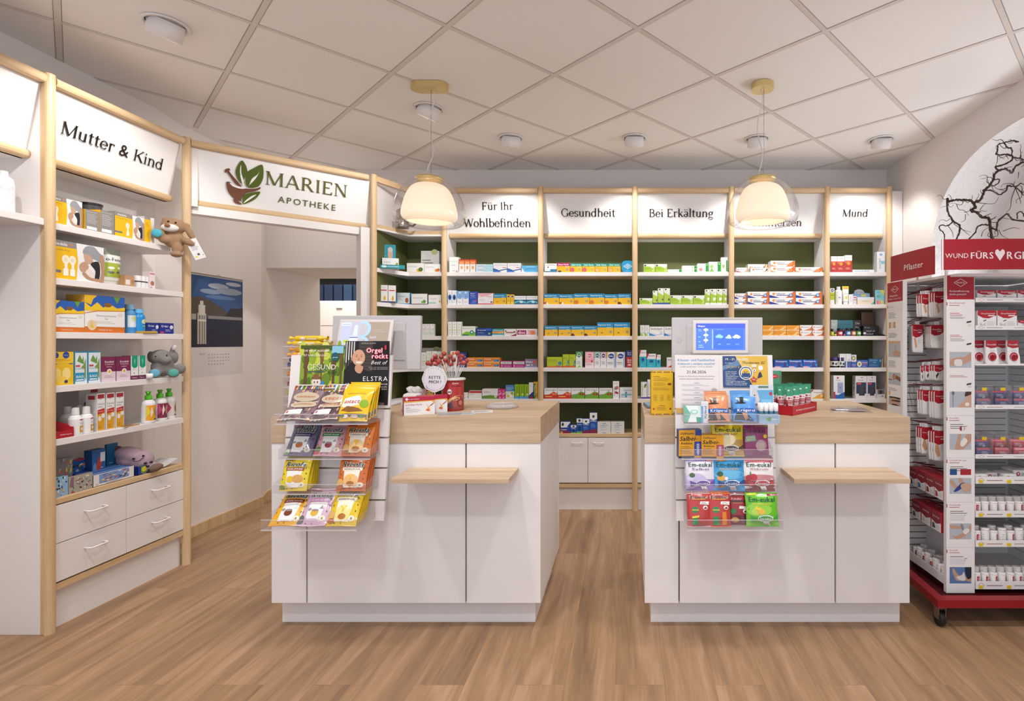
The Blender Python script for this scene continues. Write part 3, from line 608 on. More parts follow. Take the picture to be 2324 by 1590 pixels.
# ---------------------------------------------------------------- pendants
M_SHADE = acrylic('clear_lamp_glass', 0.05, 0.75, 2.2)
M_OPAL = mat('opal_glass', 'fff0d6', 0.4, emit=('ffe6c8', 0.60))
M_CORD = mat('white_cord', 'e9e4de', 0.6)
def pendant(x, y, label, ph, tilt=0.0):
    t = thing('pendant_lamp', label, 'pendant lamp', (x, y, 0), 0, 'glass pendant lamps over the counters')
    m = MB(); pts = [(.055*(1 if cos(a) >= 0 else 1)*0+(0.05 if cos(a) > 0 else -0.05)*(1 if ph < 0 else .0)+.060*cos(a), .060*sin(a)) for a in [2*pi*i/40 for i in range(40)]]
    m.prism(pts if ph >= 0 else [(px*.92, py*.75) for px, py in pts], CEIL-.033, CEIL-.001); m.build('ceiling_rose', M_BRASS, t)
    m = MB(); m.tube([(-.004*ph*0+.008, 0, CEIL-.03), (.008, 0, 2.20)], 0.0011, 6); m.build('steel_wire', M_STEEL, t)
    m = MB(); zs = [CEIL-.03-i*(CEIL-.03-2.195)/16 for i in range(17)]
    m.tube([(-.012*ph+(.016*sin(i*.55+1)+(-.028 if i > 11 else 0)*min(1, (i-11)/3)*(1 if ph < 0 else .35))*(1 if 0 < i < 17 else .2), .004*cos(i*.7), z) for i, z in enumerate(zs)], 0.003, 8); m.build('power_cord', M_CORD, t)
    z0 = 1.943
    m = MB(); m.lathe([(0, .252), (.070, .252), (.074, .249), (.074, .238), (.066, .232), (0, .232)], 36, o=(0, 0, z0)); cap = m.build('brass_cap', M_BRASS, t)
    prof = [(.058, .236), (.09, .226), (.125, .203), (.155, .168), (.176, .125), (.189, .082), (.192, .050), (.186, .022), (.172, .004), (.150, -.004), (.128, .002)]
    def fine(p):
        o = []
        for i in range(len(p)-1):
            p0, p1, p2, p3 = p[max(i-1, 0)], p[i], p[i+1], p[min(i+2, len(p)-1)]
            for j in range(4):
                q = j/4; o.append(tuple(.5*(2*b+(-a+c)*q+(2*a-5*b+4*c-d)*q*q+(-a+3*b-3*c+d)*q**3) for a, b, c, d in zip(p0, p1, p2, p3)))
        return o+[p[-1]]
    m = MB(); m.lathe(fine(prof), 64, o=(0, 0, z0)); m.build('glass_shade', M_SHADE, t)
    op = fine([(.0, .218), (.06, .214), (.098, .192), (.122, .150), (.138, .100), (.146, .060), (.144, .036), (.130, .020), (.118, .014)])
    m = MB(); m.lathe(op+[(.112, .02), (.11, .06), (.0, .08)], 48, o=(0, 0, z0)); m.build('opal_diffuser', M_OPAL, t)
pendant(-1.083, 2.90, 'clear and opal glass pendant lamp with oval brass rose near the shop sign', -1)
pendant(0.735, 2.90, 'clear and opal glass pendant lamp with round brass rose near the Mund sign', 1)
# ---------------------------------------------------------------- counters
CZ = 0.961; CY = 2.39
def counter(x0, x1, y1, gaps, recess, ledge, label, slot):
    W = x1-x0; D = y1-CY; t = thing('sales_counter', label, 'counter', (x0, CY, 0), 0, 'sales counters')
    m = MB(); s0, s1, sy0, sy1 = slot
    # worktop with a cable slot let into it
    m.box(0, W, 0, sy0, CZ-.118, CZ); m.box(0, W, sy1, D, CZ-.118, CZ); m.box(0, s0, sy0, sy1, CZ-.118, CZ); m.box(s1, W, sy0, sy1, CZ-.118, CZ); m.box(s0, s1, sy0, sy1, CZ-.118, CZ-.02)
    m.build('worktop', M_TOP, t)
    xs = [0]+gaps+[W]
    for a, b in zip(xs, xs[1:]):
        m = MB(); m.box(a+(.0035 if a else .001), b-(.0035 if b < W else .001), 0.003, 0.022, .1225, CZ-.119, bev=0.001); m.build('front_panel', M_WHITE, t)
    m = MB(); m.box(.004, W-.004, .022, .03, .125, CZ-.12); m.build('gap_lining', M_GAP, t)
    for a in (0.001, W-.021):
        m = MB(); m.box(a, a+.02, .0225, D-.005, .1225, CZ-.119, bev=0.001); m.build('side_panel', M_WHITE, t)
    m = MB(); m.box(recess[0], W-recess[1], .073, D-.05, 0, .1215, bev=0.001); m.build('plinth', M_WHITE, t)
    a, b = ledge
    m = MB(); m.box(a, b, -.193, .002, .713, .733, bev=0.0012); m.build('bag_ledge', M_TOP, t)
    return t
counter(-1.607, -0.393, 3.05, [.160, .877], (.004, .036), (.625, 1.115), 'white oak-topped counter with the throat-lozenge display, nearer the doorway', (.93, 1.08, .50, .535))
counter(0.075, 1.271, 3.05, [.156, .860], (.031, .010), (.613, 1.095), 'white oak-topped counter with the red tube tray, beside the plaster rack', (.66, .83, .55, .60))
# ---------------------------------------------------------------- monitors and customer screens
def monitor(x0, x1, z0, z1, y, label, rx=0.0, hole=True):
    W = x1-x0; H = z1-z0; t = thing('monitor', label, 'monitor', ((x0+x1)/2, y, CZ+.0005), 0, 'cash desk monitors')
    m = MB(); m.box(-W/2, W/2, 0, .028, 0, H, bev=0.004); m.box(-W/2+.08, W/2-.08, -.006, 0, .05, H-.04, bev=.002)
    b = m.build('housing', mat_mon, t); b.location = (0, 0, z0-CZ); b.rotation_euler = (rx, 0, 0)
    m = MB(); m.box(-W/2+.01, W/2-.01, .0285, .03, .012, H-.01, '16181c'); m.build('display', M_PRINT, b)
    m = MB(); m.ball((W/2-.11, -.0005, H*.36), .004, 8, 6, '333'); m.build('lock_slot', M_PRINT, b)
    m = MB(); m.box(-.035, .035, .006, .05, .008, z0-CZ+H*.5, 'e9e8ea', bev=.004); m.build('stand_neck', mat_mon, t)
    m = MB(); m.box(-.12, .12, -.05, .13, 0, .010, 'e9e8ea', bev=.003); m.build('stand_foot', mat_mon, t)
    return b
mat_mon = mat('grey_white_plastic', 'dcdbdd', 0.4)
monitor(-1.600, -1.122, 1.150, 1.442, 2.86, 'back of a large pale monitor on the counter nearer the doorway', -.06)
b = monitor(.2365, .726, 1.135, 1.430, 2.86, 'back of a large pale monitor behind the weather screen')
m = MB(); m.lathe([(.010, 0), (.012, 0)], 20, 'b9b8ba'); o = m.build('emblem', M_PRINT, b); o.location = (-.205, -.001, .17); o.rotation_euler = (pi/2, 0, 0)
def screen(x0, x1, z0, z1, y, rx, ops, label):
    W = x1-x0; H = z1-z0; t = thing('customer_screen', label, 'screen', ((x0+x1)/2, y, CZ+.0005), 0, 'customer screens on the counters')
    m = MB(); m.box(-W/2, W/2, 0, .02, 0, H, bev=.006); f = m.build('bezel', M_WHITE, t); f.location = (0, 0, z0-CZ); f.rotation_euler = (rx, 0, 0)
    m = MB(); a, b_ = W-.034, H-.036
    art(m, a, b_, flat((-a/2, -.0006, .02), (a, 0, 0), (0, 0, b_), (0, -1, 0)), ops); m.build('display', M_SCREEN, f)
    m = MB(); m.tube([(0, .012, 0.004), (0, .03, (z0-CZ)*.8), (0, .03, z0-CZ+H*.4)], .012, 10, 'e6e5e7'); m.build('stand', mat_mon, t)
    m = MB(); m.lathe([(0, 0), (.07, 0), (.07, .006), (0, .012)], 24, 'e6e5e7', o=(0, .005, 0)); m.build('foot', mat_mon, t)
cl = lambda u, v, s=1, c='dfe8f5': [E(u-.02*s, v, .028*s, .03*s, c), E(u+.02*s, v, .03*s, .035*s, c), E(u, v+.02*s, .028*s, .04*s, c)]
bolt = lambda u, v: [P([(u-.008, v-.02), (u+.012, v-.02), (u+.002, v-.06), (u+.014, v-.06), (u-.012, v-.14), (u-.004, v-.08), (u-.016, v-.08)], 'd8d84a')]
wx = [R(0, 0, 1, 1, '4c70dc'), R(.33, .05, .96, .80, '3f66bb'), R(0, .82, 1, 1, '4356e8'), T('Wetter', .115, .90, .15, 'e8ecff', 'B'), R(.325, .04, .35, .78, '8fa6ee'),
      Ls(.05, .70, .12, .80, 2, '9db4f2'), Ls(.05, .46, .11, .54, 1, '9db4f2'), Ls(.05, .28, .11, .36, 1, '9db4f2'), Ls(.05, .08, .17, .22, 2, '9db4f2'), T('3-Tagesvorschau', .47, .78, .19, '8fb0ea')]
for v in (.76, .56, .37): wx += cl(.20, v) + bolt(.20, v)
wx += cl(.47, .50, 1.6, '7fb6dc') + [E(.67, .52, .03, .06, 'e9dc74')] + cl(.66, .47, 1.3, 'a9c3e6') + cl(.82, .49, 1.6, 'c9d5ec')
wx += [T('18°C', .48, .22, .07, 'b9cdf5'), T('20°C', .66, .22, .07, 'b9cdf5'), T('21°C', .84, .22, .07, 'b9cdf5')]
screen(.329, .614, 1.237, 1.408, 2.70, 0, wx, 'small customer screen showing a blue weather forecast')
ad = [R(0, 0, 1, 1, '8d7f72'), R(0, 0, .40, 1, 'a4a9c6'), E(.46, .75, .16, .28, '8fb0ea'), E(.46, .2, .16, .30, '8fb0ea'), E(.44, .74, .12, .21, 'a3a0a6'), E(.44, .2, .12, .22, 'a3a0a6'), R(.2, 0, .40, 1, 'a3a3b4'),
      P([(.26, .52), (.28, .88), (.34, .9), (.35, .52)], 'b4c2ef'), R(.2, .25, .37, .50, 'c3cdf2'), R(.2, .43, .37, .47, '5a6488'), R(.07, .25, .19, .37, 'a9b850'), R(0, .86, .2, .97, 'b9c6f2'), T('Bepanthen', .1, .915, .16, '5a6aa8', 'B'), T('NEU', .13, .31, .08, '60702a'),
      T('Sanft', .69, .46, .14, 'b9bfe0'), T('behandelt.', .75, .30, .27, 'b9bfe0'), Ls(.68, .62, .95, .75, 2, '9b8f84')]
screen(-1.517, -1.232, 1.235, 1.427, 2.74, -.30, ad, 'small customer screen showing a brown and lilac spray bottle advert')
# ---------------------------------------------------------------- slatwall displays on the counter fronts
def display(x0, x1, label, trays, group):
    W = x1-x0; zt, zb = 1.240, .528; yt, yb = 2.372, 2.290
    t = thing('slatwall_display', label, 'display stand', ((x0+x1)/2, 0, 0), 0, group)
    L_ = sqrt((zt-zb)**2+(yt-yb)**2); n = Vector((0, -(zt-zb)/L_, (yt-yb)/L_)); up = Vector((0, (yt-yb)/L_, (zt-zb)/L_))
    m = MB(); sl = [1.0*zt]
    zs = [zb, .61, .745, .875, 1.0, zt]
    gp = .008
    for a, b in zip(zs, zs[1:]):
        a_ = a+(gp if a > zb else 0); b_ = b
        P_ = lambda z, o: (yb+(yt-yb)*(z-zb)/(zt-zb)+o, z)
        m.prism_x([P_(a_, 0), P_(b_, 0), P_(b_, .015), P_(a_, .015)][::-1], -W/2, W/2)
    m.prism_x([P_(zb, .0155), P_(zt, .0155), P_(zt, .018), P_(zb, .018)][::-1], -W/2+.003, W/2-.003)
    m.build('slatwall_panel', M_WHITE, t)
    for z in zs[1:-1]:
        m = MB(); y = yb+(yt-yb)*(z-zb)/(zt-zb)
        m.box(-W/2, W/2, y+.006, y+.010, z, z+gp); m.build('slot_rail', M_STEEL, t)
    for (yf, z, dx) in trays:
        y = yb+(yt-yb)*(z-zb)/(zt-zb)-.002; w_ = .385/2; k = MB(); th = .003
        k.box(dx-w_, dx+w_, yf, y, z, z+th); k.box(dx-w_, dx+w_, yf, yf+th, z+th, z+.042); k.box(dx-w_, dx+w_, y-th, y, z+th, z+.075)
        for s in (-w_, w_-th):
            k.prism_x([(yf, z+th), (yf, z+.042), (y, z+.075), (y, z+th)][::-1], dx+s, dx+s+th)
        tr = k.build('acrylic_tray', M_ACR, t)
        k = MB(); k.box(dx-w_, dx+w_, yf-.0006, yf+.003, z-.0012, z+.0036); k.box(dx-w_, dx+w_, yf, yf+.0028, z+.0412, z+.0432); k.build('tray_lip', M_EDGE, tr)
    return t
TR = [(2.19, .958), (2.225, .806), (2.19, .669), (2.13, .542)]
display(-1.503, -1.053, 'white slatwall display of throat lozenges hanging on the counter nearer the doorway', [(2.19, .958, .012), (2.225, .806, .004), (2.19, .669, .003), (2.13, .542, -.003)], 'slatwall sweet displays')
display(.209, .645, 'white slatwall display with posters hanging on the counter beside the red tube tray', [(2.19, .958, 0), (2.225, .806, -.01), (2.19, .669, 0), (2.13, .542, .005)], 'slatwall sweet displays')
# ---------------------------------------------------------------- goods: cartons, bags, bottles
ORD = ['first', 'second', 'third', 'fourth', 'fifth', 'sixth', 'seventh', 'eighth', 'ninth', 'tenth', 'eleventh', 'twelfth']
NUM = ['no', 'one', 'two', 'three', 'four', 'five', 'six', 'seven', 'eight', 'nine', 'ten', 'eleven', 'twelve', 'thirteen', 'fourteen', 'fifteen', 'sixteen']
REG = []
def reg(o, desc, place, cat, group, key, frm="from doorway"):
    REG.append((o, desc, place, cat, group, key, frm))
def finish_labels():
    d = {}
    for r in REG: d.setdefault((r[1], r[2]), []).append(r)
    for (desc, place), rs in d.items():
        rs.sort(key=lambda r: r[5]); n = len(rs); pl = f", {place}" if place else ''
        for i, r in enumerate(rs):
            c = [desc+pl] if n == 1 else [f"{desc}, {ORD[i]} of {NUM[n]} {r[6]}{pl}", f"{desc}, {ORD[i]} {r[6]}{pl}"]
            c = [x for x in c if len(x.replace('-', ' ').split()) <= 16] or c[-1:]
            tag(r[0], c[0], r[3], r[4])
def carton(name, W, D, H, design, mats=None, lean=0.0):
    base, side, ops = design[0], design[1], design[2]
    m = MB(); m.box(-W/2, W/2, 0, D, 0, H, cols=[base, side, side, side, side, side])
    art(m, W, H, flat((-W/2, 0, 0), (W, 0, 0), (0, 0, H), (0, -1, 0)), ops)
    if len(design) > 4:   # print on the two sides
        art(m, D, H, flat((-W/2, D, 0), (0, -D, 0), (0, 0, H), (-1, 0, 0)), design[4]); art(m, D, H, flat((W/2, 0, 0), (0, D, 0), (0, 0, H), (1, 0, 0)), design[4])
    return m.build(name, M_PRINT)
def bag(name, W, H, t, ops, base, seal=None, mats=None, hang=False, wr=1.0):
    """a filled pillow bag standing on its lower seam; front towards -y"""
    m = MB(); nu, nv = 14, 18; rnd = random.random()*6
    def bul(u, v):
        vv = (v-.05)/.90
        if vv <= 0 or vv >= 1: return 0.0
        return (sin(pi*u)**.55 if 0 < u < 1 else 0)*sin(pi*vv)**.5*(1+.10*wr*sin(9*u+rnd)*sin(7*v+rnd*2))
    def sf(u, v, k, s=-1):
        u = min(max(u, 0.0), 1.0); v = min(max(v, 0.0), 1.0); b = bul(u, v); pin = 1-.05*sin(pi*v)*t/.03
        wob = .004*wr*sin(5*u+rnd)*(1 if v < .1 or v > .9 else .2)
        return ((u-.5)*W*pin, s*(t/2*b+.0012+k*.0006)+wob, v*H)
    for s in (-1, 1):
        vs = [sf(i/nu, j/nv, 0, s) for j in range(nv+1) for i in range(nu+1)]
        fs = [(j*(nu+1)+i, j*(nu+1)+i+1, (j+1)*(nu+1)+i+1, (j+1)*(nu+1)+i) for j in range(nv) for i in range(nu)]
        m.add(vs, fs if s < 0 else [f[::-1] for f in fs], base, 0, True)
    rim = [(i/nu, 0) for i in range(nu+1)]+[(1, j/nv) for j in range(1, nv+1)]+[(1-i/nu, 1) for i in range(1, nu+1)]+[(0, 1-j/nv) for j in range(1, nv)]
    n = len(rim); m.add([sf(u, v, 0, -1) for u, v in rim]+[sf(u, v, 0, 1) for u, v in rim], [(i, (i+1) % n, n+(i+1) % n, n+i) for i in range(n)], base)
    if seal: ops = ops+[R(0, .0, 1, .035, seal), R(0, .965, 1, 1, seal)]
    art(m, W, H, sf, ops, 0, True)
    if hang: art(m, W, H, sf, [E(.5, .955, .07, .012, '443')], 0, True)
    return m.build(name, mats or M_FILM)
def lathe_obj(name, prof, ops=None, W=None, z0=0, z1=0, r=0, mats=None, n=28):
    """prof: list of (r, z, colour)"""
    m = MB()
    for a, b in zip(prof, prof[1:]): m.lathe([(a[0], a[1]), (b[0], b[1])], n, b[2])
    if ops:
        H = z1-z0; A = 2.4
        sf = lambda u, v, k: ((r+k*.00015)*sin((u-.5)*A), -(r+k*.00015)*cos((u-.5)*A), z0+v*H)
        art(m, r*A, H, sf, ops, 0, True)
    return m.build(name, mats or M_PLAS)
# ---- printed designs: (front, sides, operations, description)
def band(c, y0, txt, base, tc='fff', w=.8, ops=[], tv=None): return [R(0, y0, 1, 1, c), T(txt, .5, tv or (y0+1)/2, w, tc, 'B', .7*(1-y0))]+ops
def leaf(u, v, s, c): return P([(u, v-s), (u+.6*s, v), (u, v+s), (u-.6*s, v)], c)
greek = lambda a=.08, b=.3, c=.6, d=.45, n=2, col='aaa': Ls(a, b, c, d, n, col)
mag = lambda top, fruit, y0=.62: ('f2bd1c', 'e3a915', [R(0, y0, 1, 1, top), T('Magnesium Verla', .44, y0+.2*(1-y0)/.38, .8, 'fff', 'B', .13), T('direkt', .75, y0+.02, .28, 'e9f3f8', 'B', .10, 0, .2), E(.82, .3, .10, .11, 'd9b53a'), E(.82, .3, .07, .07, '8a93a0')]+fruit, None)
DS = dict(
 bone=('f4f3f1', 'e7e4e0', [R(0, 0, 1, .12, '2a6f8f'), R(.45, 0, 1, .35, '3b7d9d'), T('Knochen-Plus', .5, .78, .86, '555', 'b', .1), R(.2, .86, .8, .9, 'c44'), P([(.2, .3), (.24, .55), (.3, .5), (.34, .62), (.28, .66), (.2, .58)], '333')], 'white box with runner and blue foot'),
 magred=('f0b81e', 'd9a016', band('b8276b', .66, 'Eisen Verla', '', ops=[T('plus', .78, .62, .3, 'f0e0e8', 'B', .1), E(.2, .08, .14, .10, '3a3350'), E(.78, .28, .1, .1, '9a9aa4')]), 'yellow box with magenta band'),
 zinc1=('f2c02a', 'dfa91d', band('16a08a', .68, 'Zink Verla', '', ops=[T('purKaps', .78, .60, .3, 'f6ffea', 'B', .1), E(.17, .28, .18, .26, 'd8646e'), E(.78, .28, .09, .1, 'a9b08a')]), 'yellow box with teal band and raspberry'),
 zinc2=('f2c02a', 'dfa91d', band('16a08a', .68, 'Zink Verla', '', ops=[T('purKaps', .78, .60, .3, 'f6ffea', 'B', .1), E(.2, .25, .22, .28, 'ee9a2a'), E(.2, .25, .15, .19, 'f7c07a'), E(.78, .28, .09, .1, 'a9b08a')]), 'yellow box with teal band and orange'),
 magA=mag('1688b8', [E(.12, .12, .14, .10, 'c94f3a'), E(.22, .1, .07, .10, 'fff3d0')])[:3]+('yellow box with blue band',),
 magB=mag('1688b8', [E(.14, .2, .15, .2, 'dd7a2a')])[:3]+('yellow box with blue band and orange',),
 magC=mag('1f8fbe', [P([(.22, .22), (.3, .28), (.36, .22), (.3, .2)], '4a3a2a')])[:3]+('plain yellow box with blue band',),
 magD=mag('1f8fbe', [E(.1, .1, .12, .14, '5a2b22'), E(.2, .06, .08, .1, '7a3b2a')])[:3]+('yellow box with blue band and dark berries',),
 lime=('b9c81e', 'a5b318', [R(0, 0, 1, .12, 'd9622a'), E(.85, .42, .12, .16, '2f86b0'), R(.1, .70, .62, .76, '94a51a'), R(.58, .12, .9, .2, '5d86a8'), T('Mucosolvan', .38, .60, .55, '8a9b20', 'B', .1)], 'lime box with orange foot and blue dot'),
 hls_g=('f0f4ea', 'dfe8d6', [R(0, .72, 1, 1, '3f9a4c'), E(.5, .77, .34, .17, 'fff'), E(.5, .77, .28, .14, '3c8f4a'), T('hls', .5, .77, .4, 'fff', 'B', .1), Ls(.2, .2, .8, .42, 3, '777'), P([(.1, 0), (.9, 0), (.6, .16)], '9bd06a')], 'slim white box with green circle logo'),
 hls_p=('f3b6bd', 'e6a5ae', [R(0, 0, 1, .3, 'f6e4e6'), E(.5, .76, .32, .17, 'fff'), E(.5, .76, .26, .14, 'ec6f80'), T('hls', .5, .76, .4, 'fff', 'B', .1), E(.74, .4, .1, .08, 'c8304a'), Ls(.12, .16, .85, .26, 2, 'b5626c')], 'pink box with circle logo'),
 hls_t=('f1f1f0', 'e0e2e2', [R(0, .6, 1, 1, '9cc9c4'), E(.5, .77, .38, .17, 'fff'), E(.5, .77, .32, .14, '28666e'), T('hls', .5, .77, .44, 'fff', 'B', .1), Ls(.2, .2, .8, .42, 3, '777')], 'white box with teal circle logo'),
 hls_m=('f1eef0', 'e0dce0', [R(0, .6, 1, 1, 'd9b9c6'), E(.5, .77, .38, .17, 'fff'), E(.5, .77, .32, .14, '4d3550'), T('hls', .5, .77, .44, 'fff', 'B', .1), Ls(.2, .2, .8, .42, 3, '777')], 'white box with plum circle logo'),
 hls_b=('ecebe9', 'd9d9de', [R(.8, .0, 1, 1, 'a9b6dc'), P([(0, .6), (.2, .8), (.1, 1), (0, 1)], 'e8c23a'), E(.5, .74, .38, .20, 'fff'), E(.5, .74, .33, .17, '27408c'), T('hls', .5, .74, .44, 'fff', 'B', .1), Ls(.1, .2, .8, .38, 3, '666')], 'white box with navy circle logo'),
 navyred=('c92c2c', '1e2f74', [R(0, .62, 1, 1, '22347e'), T('bau', .5, .87, .6, 'dfe6ff', 'B', .08), T('los', .5, .76, .6, 'dfe6ff', 'B', .08), T('los', .5, .45, .6, 'fff', 'B', .14), T('let', .5, .32, .6, 'fff', 'B', .1), E(.5, .15, .28, .06, 'f2d6d6')], 'navy and red tall box'),
 neo_r=('f1f0ee', 'dcdad6', [P([(0, 0), (1, 0), (1, .55), (.7, .68), (.4, .42), (0, .38)], 'd2382c'), E(.68, .46, .10, .13, 'e98a5a'), E(.88, .46, .10, .13, 'e98a5a'), T('neo-angin', .5, .86, .84, '40403e', 'b', .16), R(.06, .16, .6, .26, 'e9b85a')], 'white and red lozenge box'),
 neo_g=('f1f0ee', 'dcdad6', [P([(0, 0), (1, 0), (1, .58), (.7, .72), (.4, .46), (0, .40)], '74a82c'), E(.68, .45, .085, .11, 'b3282a'), E(.87, .45, .085, .11, 'b3282a'), T('neo-angin', .5, .87, .84, '40403e', 'b', .16), R(.06, .26, .36, .34, '8a9a8a')], 'white and green lozenge box'),
 neo_s=('f2efec', 'dbd8d5', [T('neo-angin', .22, .42, .5, '55504c', 'b', .16, 0, 0, 1), E(.5, .60, .16, .09, '4f7d2c'), E(.5, .36, .2, .07, 'b3282a'), E(.74, .33, .16, .06, 'b3282a'), R(.5, .55, .9, .72, 'd8645c'), T('junior', .5, .88, .6, '88827c', 'b', .08)], 'tall white spray box with cherries'),
 septo=('e9eef0', 'cfd6d8', [T('Septolete', .62, .78, .68, '2f6f82', 'B', .15), R(.38, .1, .52, .62, '4f98a8'), R(.1, .32, .85, .44, '7cb6c2'), R(.06, .1, .34, .3, 'b9d3d8')], 'white box with teal cross'),
 vick1=('f0f1f4', '22489a', [P([(0, .0), (1, 0), (1, .95), (.6, .55), (0, .5)], '1d479c'), R(.0, 0, 1, .2, '8a2a4c'), R(0, 0, .2, .18, 'e79a2a'), E(.2, .78, .12, .14, '234a3c'), T('MediNait', .4, .55, .7, 'fff', 'B', .15), R(.05, .28, .6, .35, 'e9c9a0')], 'white and blue cold-remedy box'),
 vick2=('1f58ae', '1b4a94', [R(0, .72, 1, 1, 'eef0f4'), E(.5, .86, .2, .09, '234a3c'), T('MediNait', .5, .60, .86, 'fff', 'B', .12), R(0, 0, 1, .12, '6fb03a'), R(.3, .2, .7, .45, '0f2f66')], 'blue box with white top and green foot'),
 vick3=('1f58ae', '1b4a94', [P([(0, .7), (.5, .62), (1, .7), (1, 1), (0, 1)], 'eef0f4'), E(.5, .82, .16, .07, '234a3c'), T('MediNait', .5, .60, .86, 'fff', 'B', .10), R(0, 0, 1, .2, '822a4c'), Ls(.15, .28, .85, .48, 3, '7ea6dc')], 'blue box with white top and plum foot'),
 lasep=('e2e1dd', 'cfcdc8', [R(.36, .84, .64, .9, '4f92c0'), T('Lasepton', .5, .72, .6, '505c66', 'b', .13), Ls(.2, .5, .8, .62, 1, 'aaa'), Ls(.2, .28, .8, .42, 2, 'bbb'), R(.38, .02, .62, .07, '4f92c0')], 'off-white box with blue dash'),
 lime_w=('eef2e4', 'dfe6cf', [P([(0, 0), (1, 0), (1, .3), (.5, .7), (0, .72)], 'a9cc3a'), E(.14, .82, .09, .09, '3a4a4a'), P([(.72, .1), (.9, .7), (1, .6), (1, .1)], 'c8e070'), T('Sinupret', .36, .46, .5, '6a8a2a', 'b', .10)], 'white and lime box with leaf'),
 lime_t=('eef2e4', 'dfe6cf', [P([(0, .1), (1, .1), (1, .55), (0, .75)], 'a9cc3a'), E(.3, .9, .14, .05, '3a4a4a'), P([(.5, .2), (.9, .5), (.95, .3)], 'dcecae'), E(.62, .34, .2, .12, 'f1f5e2'), T('Sinupret', .5, .78, .7, '8a9a6a', 'b', .06)], 'tall white and lime box'),
 lime_b=('eef2e4', 'dfe6cf', [R(0, 0, 1, .1, '33509e'), P([(0, .1), (1, .1), (1, .55), (0, .75)], 'b4d24a'), E(.3, .92, .14, .05, '3a4a4a'), E(.8, .3, .12, .06, '444')], 'tall lime box with blue foot'),
 green_f=('f1f2f0', 'e0e2df', [R(.8, .06, .97, .94, '2f9a3c'), T('GeloMyrtol', .35, .6, .5, 'aaa', 'b', .2), E(.68, .5, .05, .16, 'b9b9b9')], 'flat white box with green square'),
 green_s=('f2f3f1', 'e0e2df', [R(.74, .08, .98, .96, '35a23e'), R(.78, .74, .94, .88, '7fd06a'), T('Bronchial', .36, .8, .5, 'aaa', 'b', .07), E(.28, .3, .16, .18, 'e09a86')], 'white box with green strip and salmon mark'),
 green_m=('f2f3f1', 'e0e2df', [R(.72, .06, .98, .96, '35a23e'), R(.78, .72, .92, .86, '8fe07a'), E(.22, .55, .14, .17, 'a9d878'), P([(.05, .05), (.22, .42), (.45, .05)], '8fc85a')], 'white box with green strip and figure'),
 green_t=('f2f3f1', 'e0e2df', [R(.76, .06, .97, .8, '35a23e'), E(.34, .4, .2, .12, '9fd060'), E(.4, .4, .1, .06, 'f0b48a')], 'tall white box with green strip'),
 soled=('f3f2ef', 'dedcd8', [T('Soledum', .48, .78, .82, '65615c', 'B', .22), P([(0, 0), (.5, 0), (0, .3)], '2f86c8'), P([(0, .32), (.6, .1), (1, .4), (.6, .06)], '4a78b0'), E(.8, .25, .1, .18, 'cdd8e8'), T('forte', .72, .55, .25, '8a8680', 'b', .1)], 'white lettered box with blue swoosh'),
 soled_t=('eeeeea', 'dedcd8', [P([(0, 0), (.8, 0), (0, .35)], '9cc43a'), E(.7, .28, .24, .12, 'c6cbe4'), Ls(.2, .5, .8, .9, 3, 'b9b6b0')], 'slim white box with lime corner'),
 silo_t=('3ab7cc', '2d9fb4', [R(0, .62, 1, 1, 'f3f1f0'), P([(0, .62), (.25, 1), (0, 1)], 'c92c4a'), T('Silomat', .55, .86, .7, '6a2a3a', 'B', .09), E(.5, .45, .22, .11, '1f5a9c'), Ls(.2, .1, .7, .2, 2, '8fd8e4')], 'turquoise box with white top'),
 whred=('f3f0ee', 'dedad6', [P([(0, 0), (.6, 0), (1, .5), (1, .35)], 'd2502c'), P([(0, 0), (1, .4), (1, .2), (.5, 0)], 'c8402a'), Ls(.1, .7, .8, .88, 1, '8a7a74')], 'white box with red wedge'),
 bron=('f2f2ee', 'dcdcd6', [P([(.5, .65), (.6, .85), (.9, .92), (.9, .7)], '3f7a2a'), P([(.6, .65), (.9, .8), (.9, .66)], 'e8d23a'), T('Bronchipret', .22, .5, .6, '444', 'b', .2, 0, 0, 1), R(0, 0, 1, .1, '6a4a9a')], 'white box with green leaves and purple foot'),
 volt=('f4f3f1', 'e3dfdb', [P([(.62, 0), (1, 0), (1, 1), (.94, 1)], 'e0732c'), P([(0, 0), (.25, 0), (0, .35)], 'f0a060'), E(.15, .60, .05, .22, 'e79a4a'), T('Voltaren', .39, .64, .34, '5d5a78', 'B', .3), R(.26, .34, .72, .42, 'e08a4a'), E(.8, .42, .07, .26, 'f0b68a'), E(.8, .42, .045, .17, 'e8873a'), E(.95, .12, .02, .08, 'fff')], 'long white orange-cornered box'),
 volt_r=('f4f3f1', 'e3dfdb', [P([(.66, 0), (.74, 0), (.95, 1), (.88, 1)], 'e9a23a'), P([(.8, 0), (.86, 0), (1, .8), (1, 1)], 'e9b45a'), E(.14, .56, .055, .22, 'e79a4a'), T('Voltaren', .42, .66, .42, '5d5a78', 'B', .3), P([(.74, .2), (.8, .8), (.84, .7), (.86, .3), (.8, .4)], '2c3a8a')], 'white box with runner and stripes'),
 volt_b=('f4f3f1', 'e3dfdb', [P([(0, 0), (.4, 0), (0, .45)], '2c3790'), P([(.62, 0), (1, 0), (1, 1), (.94, 1)], 'd9703a'), E(.16, .60, .05, .22, 'e79a4a'), T('Voltaren', .41, .66, .36, '5d5a78', 'B', .3), R(.26, .34, .78, .44, '39458c'), E(.82, .42, .075, .28, '3f6aa8'), E(.82, .42, .05, .19, 'b9d3ea')], 'white box with navy corner'),
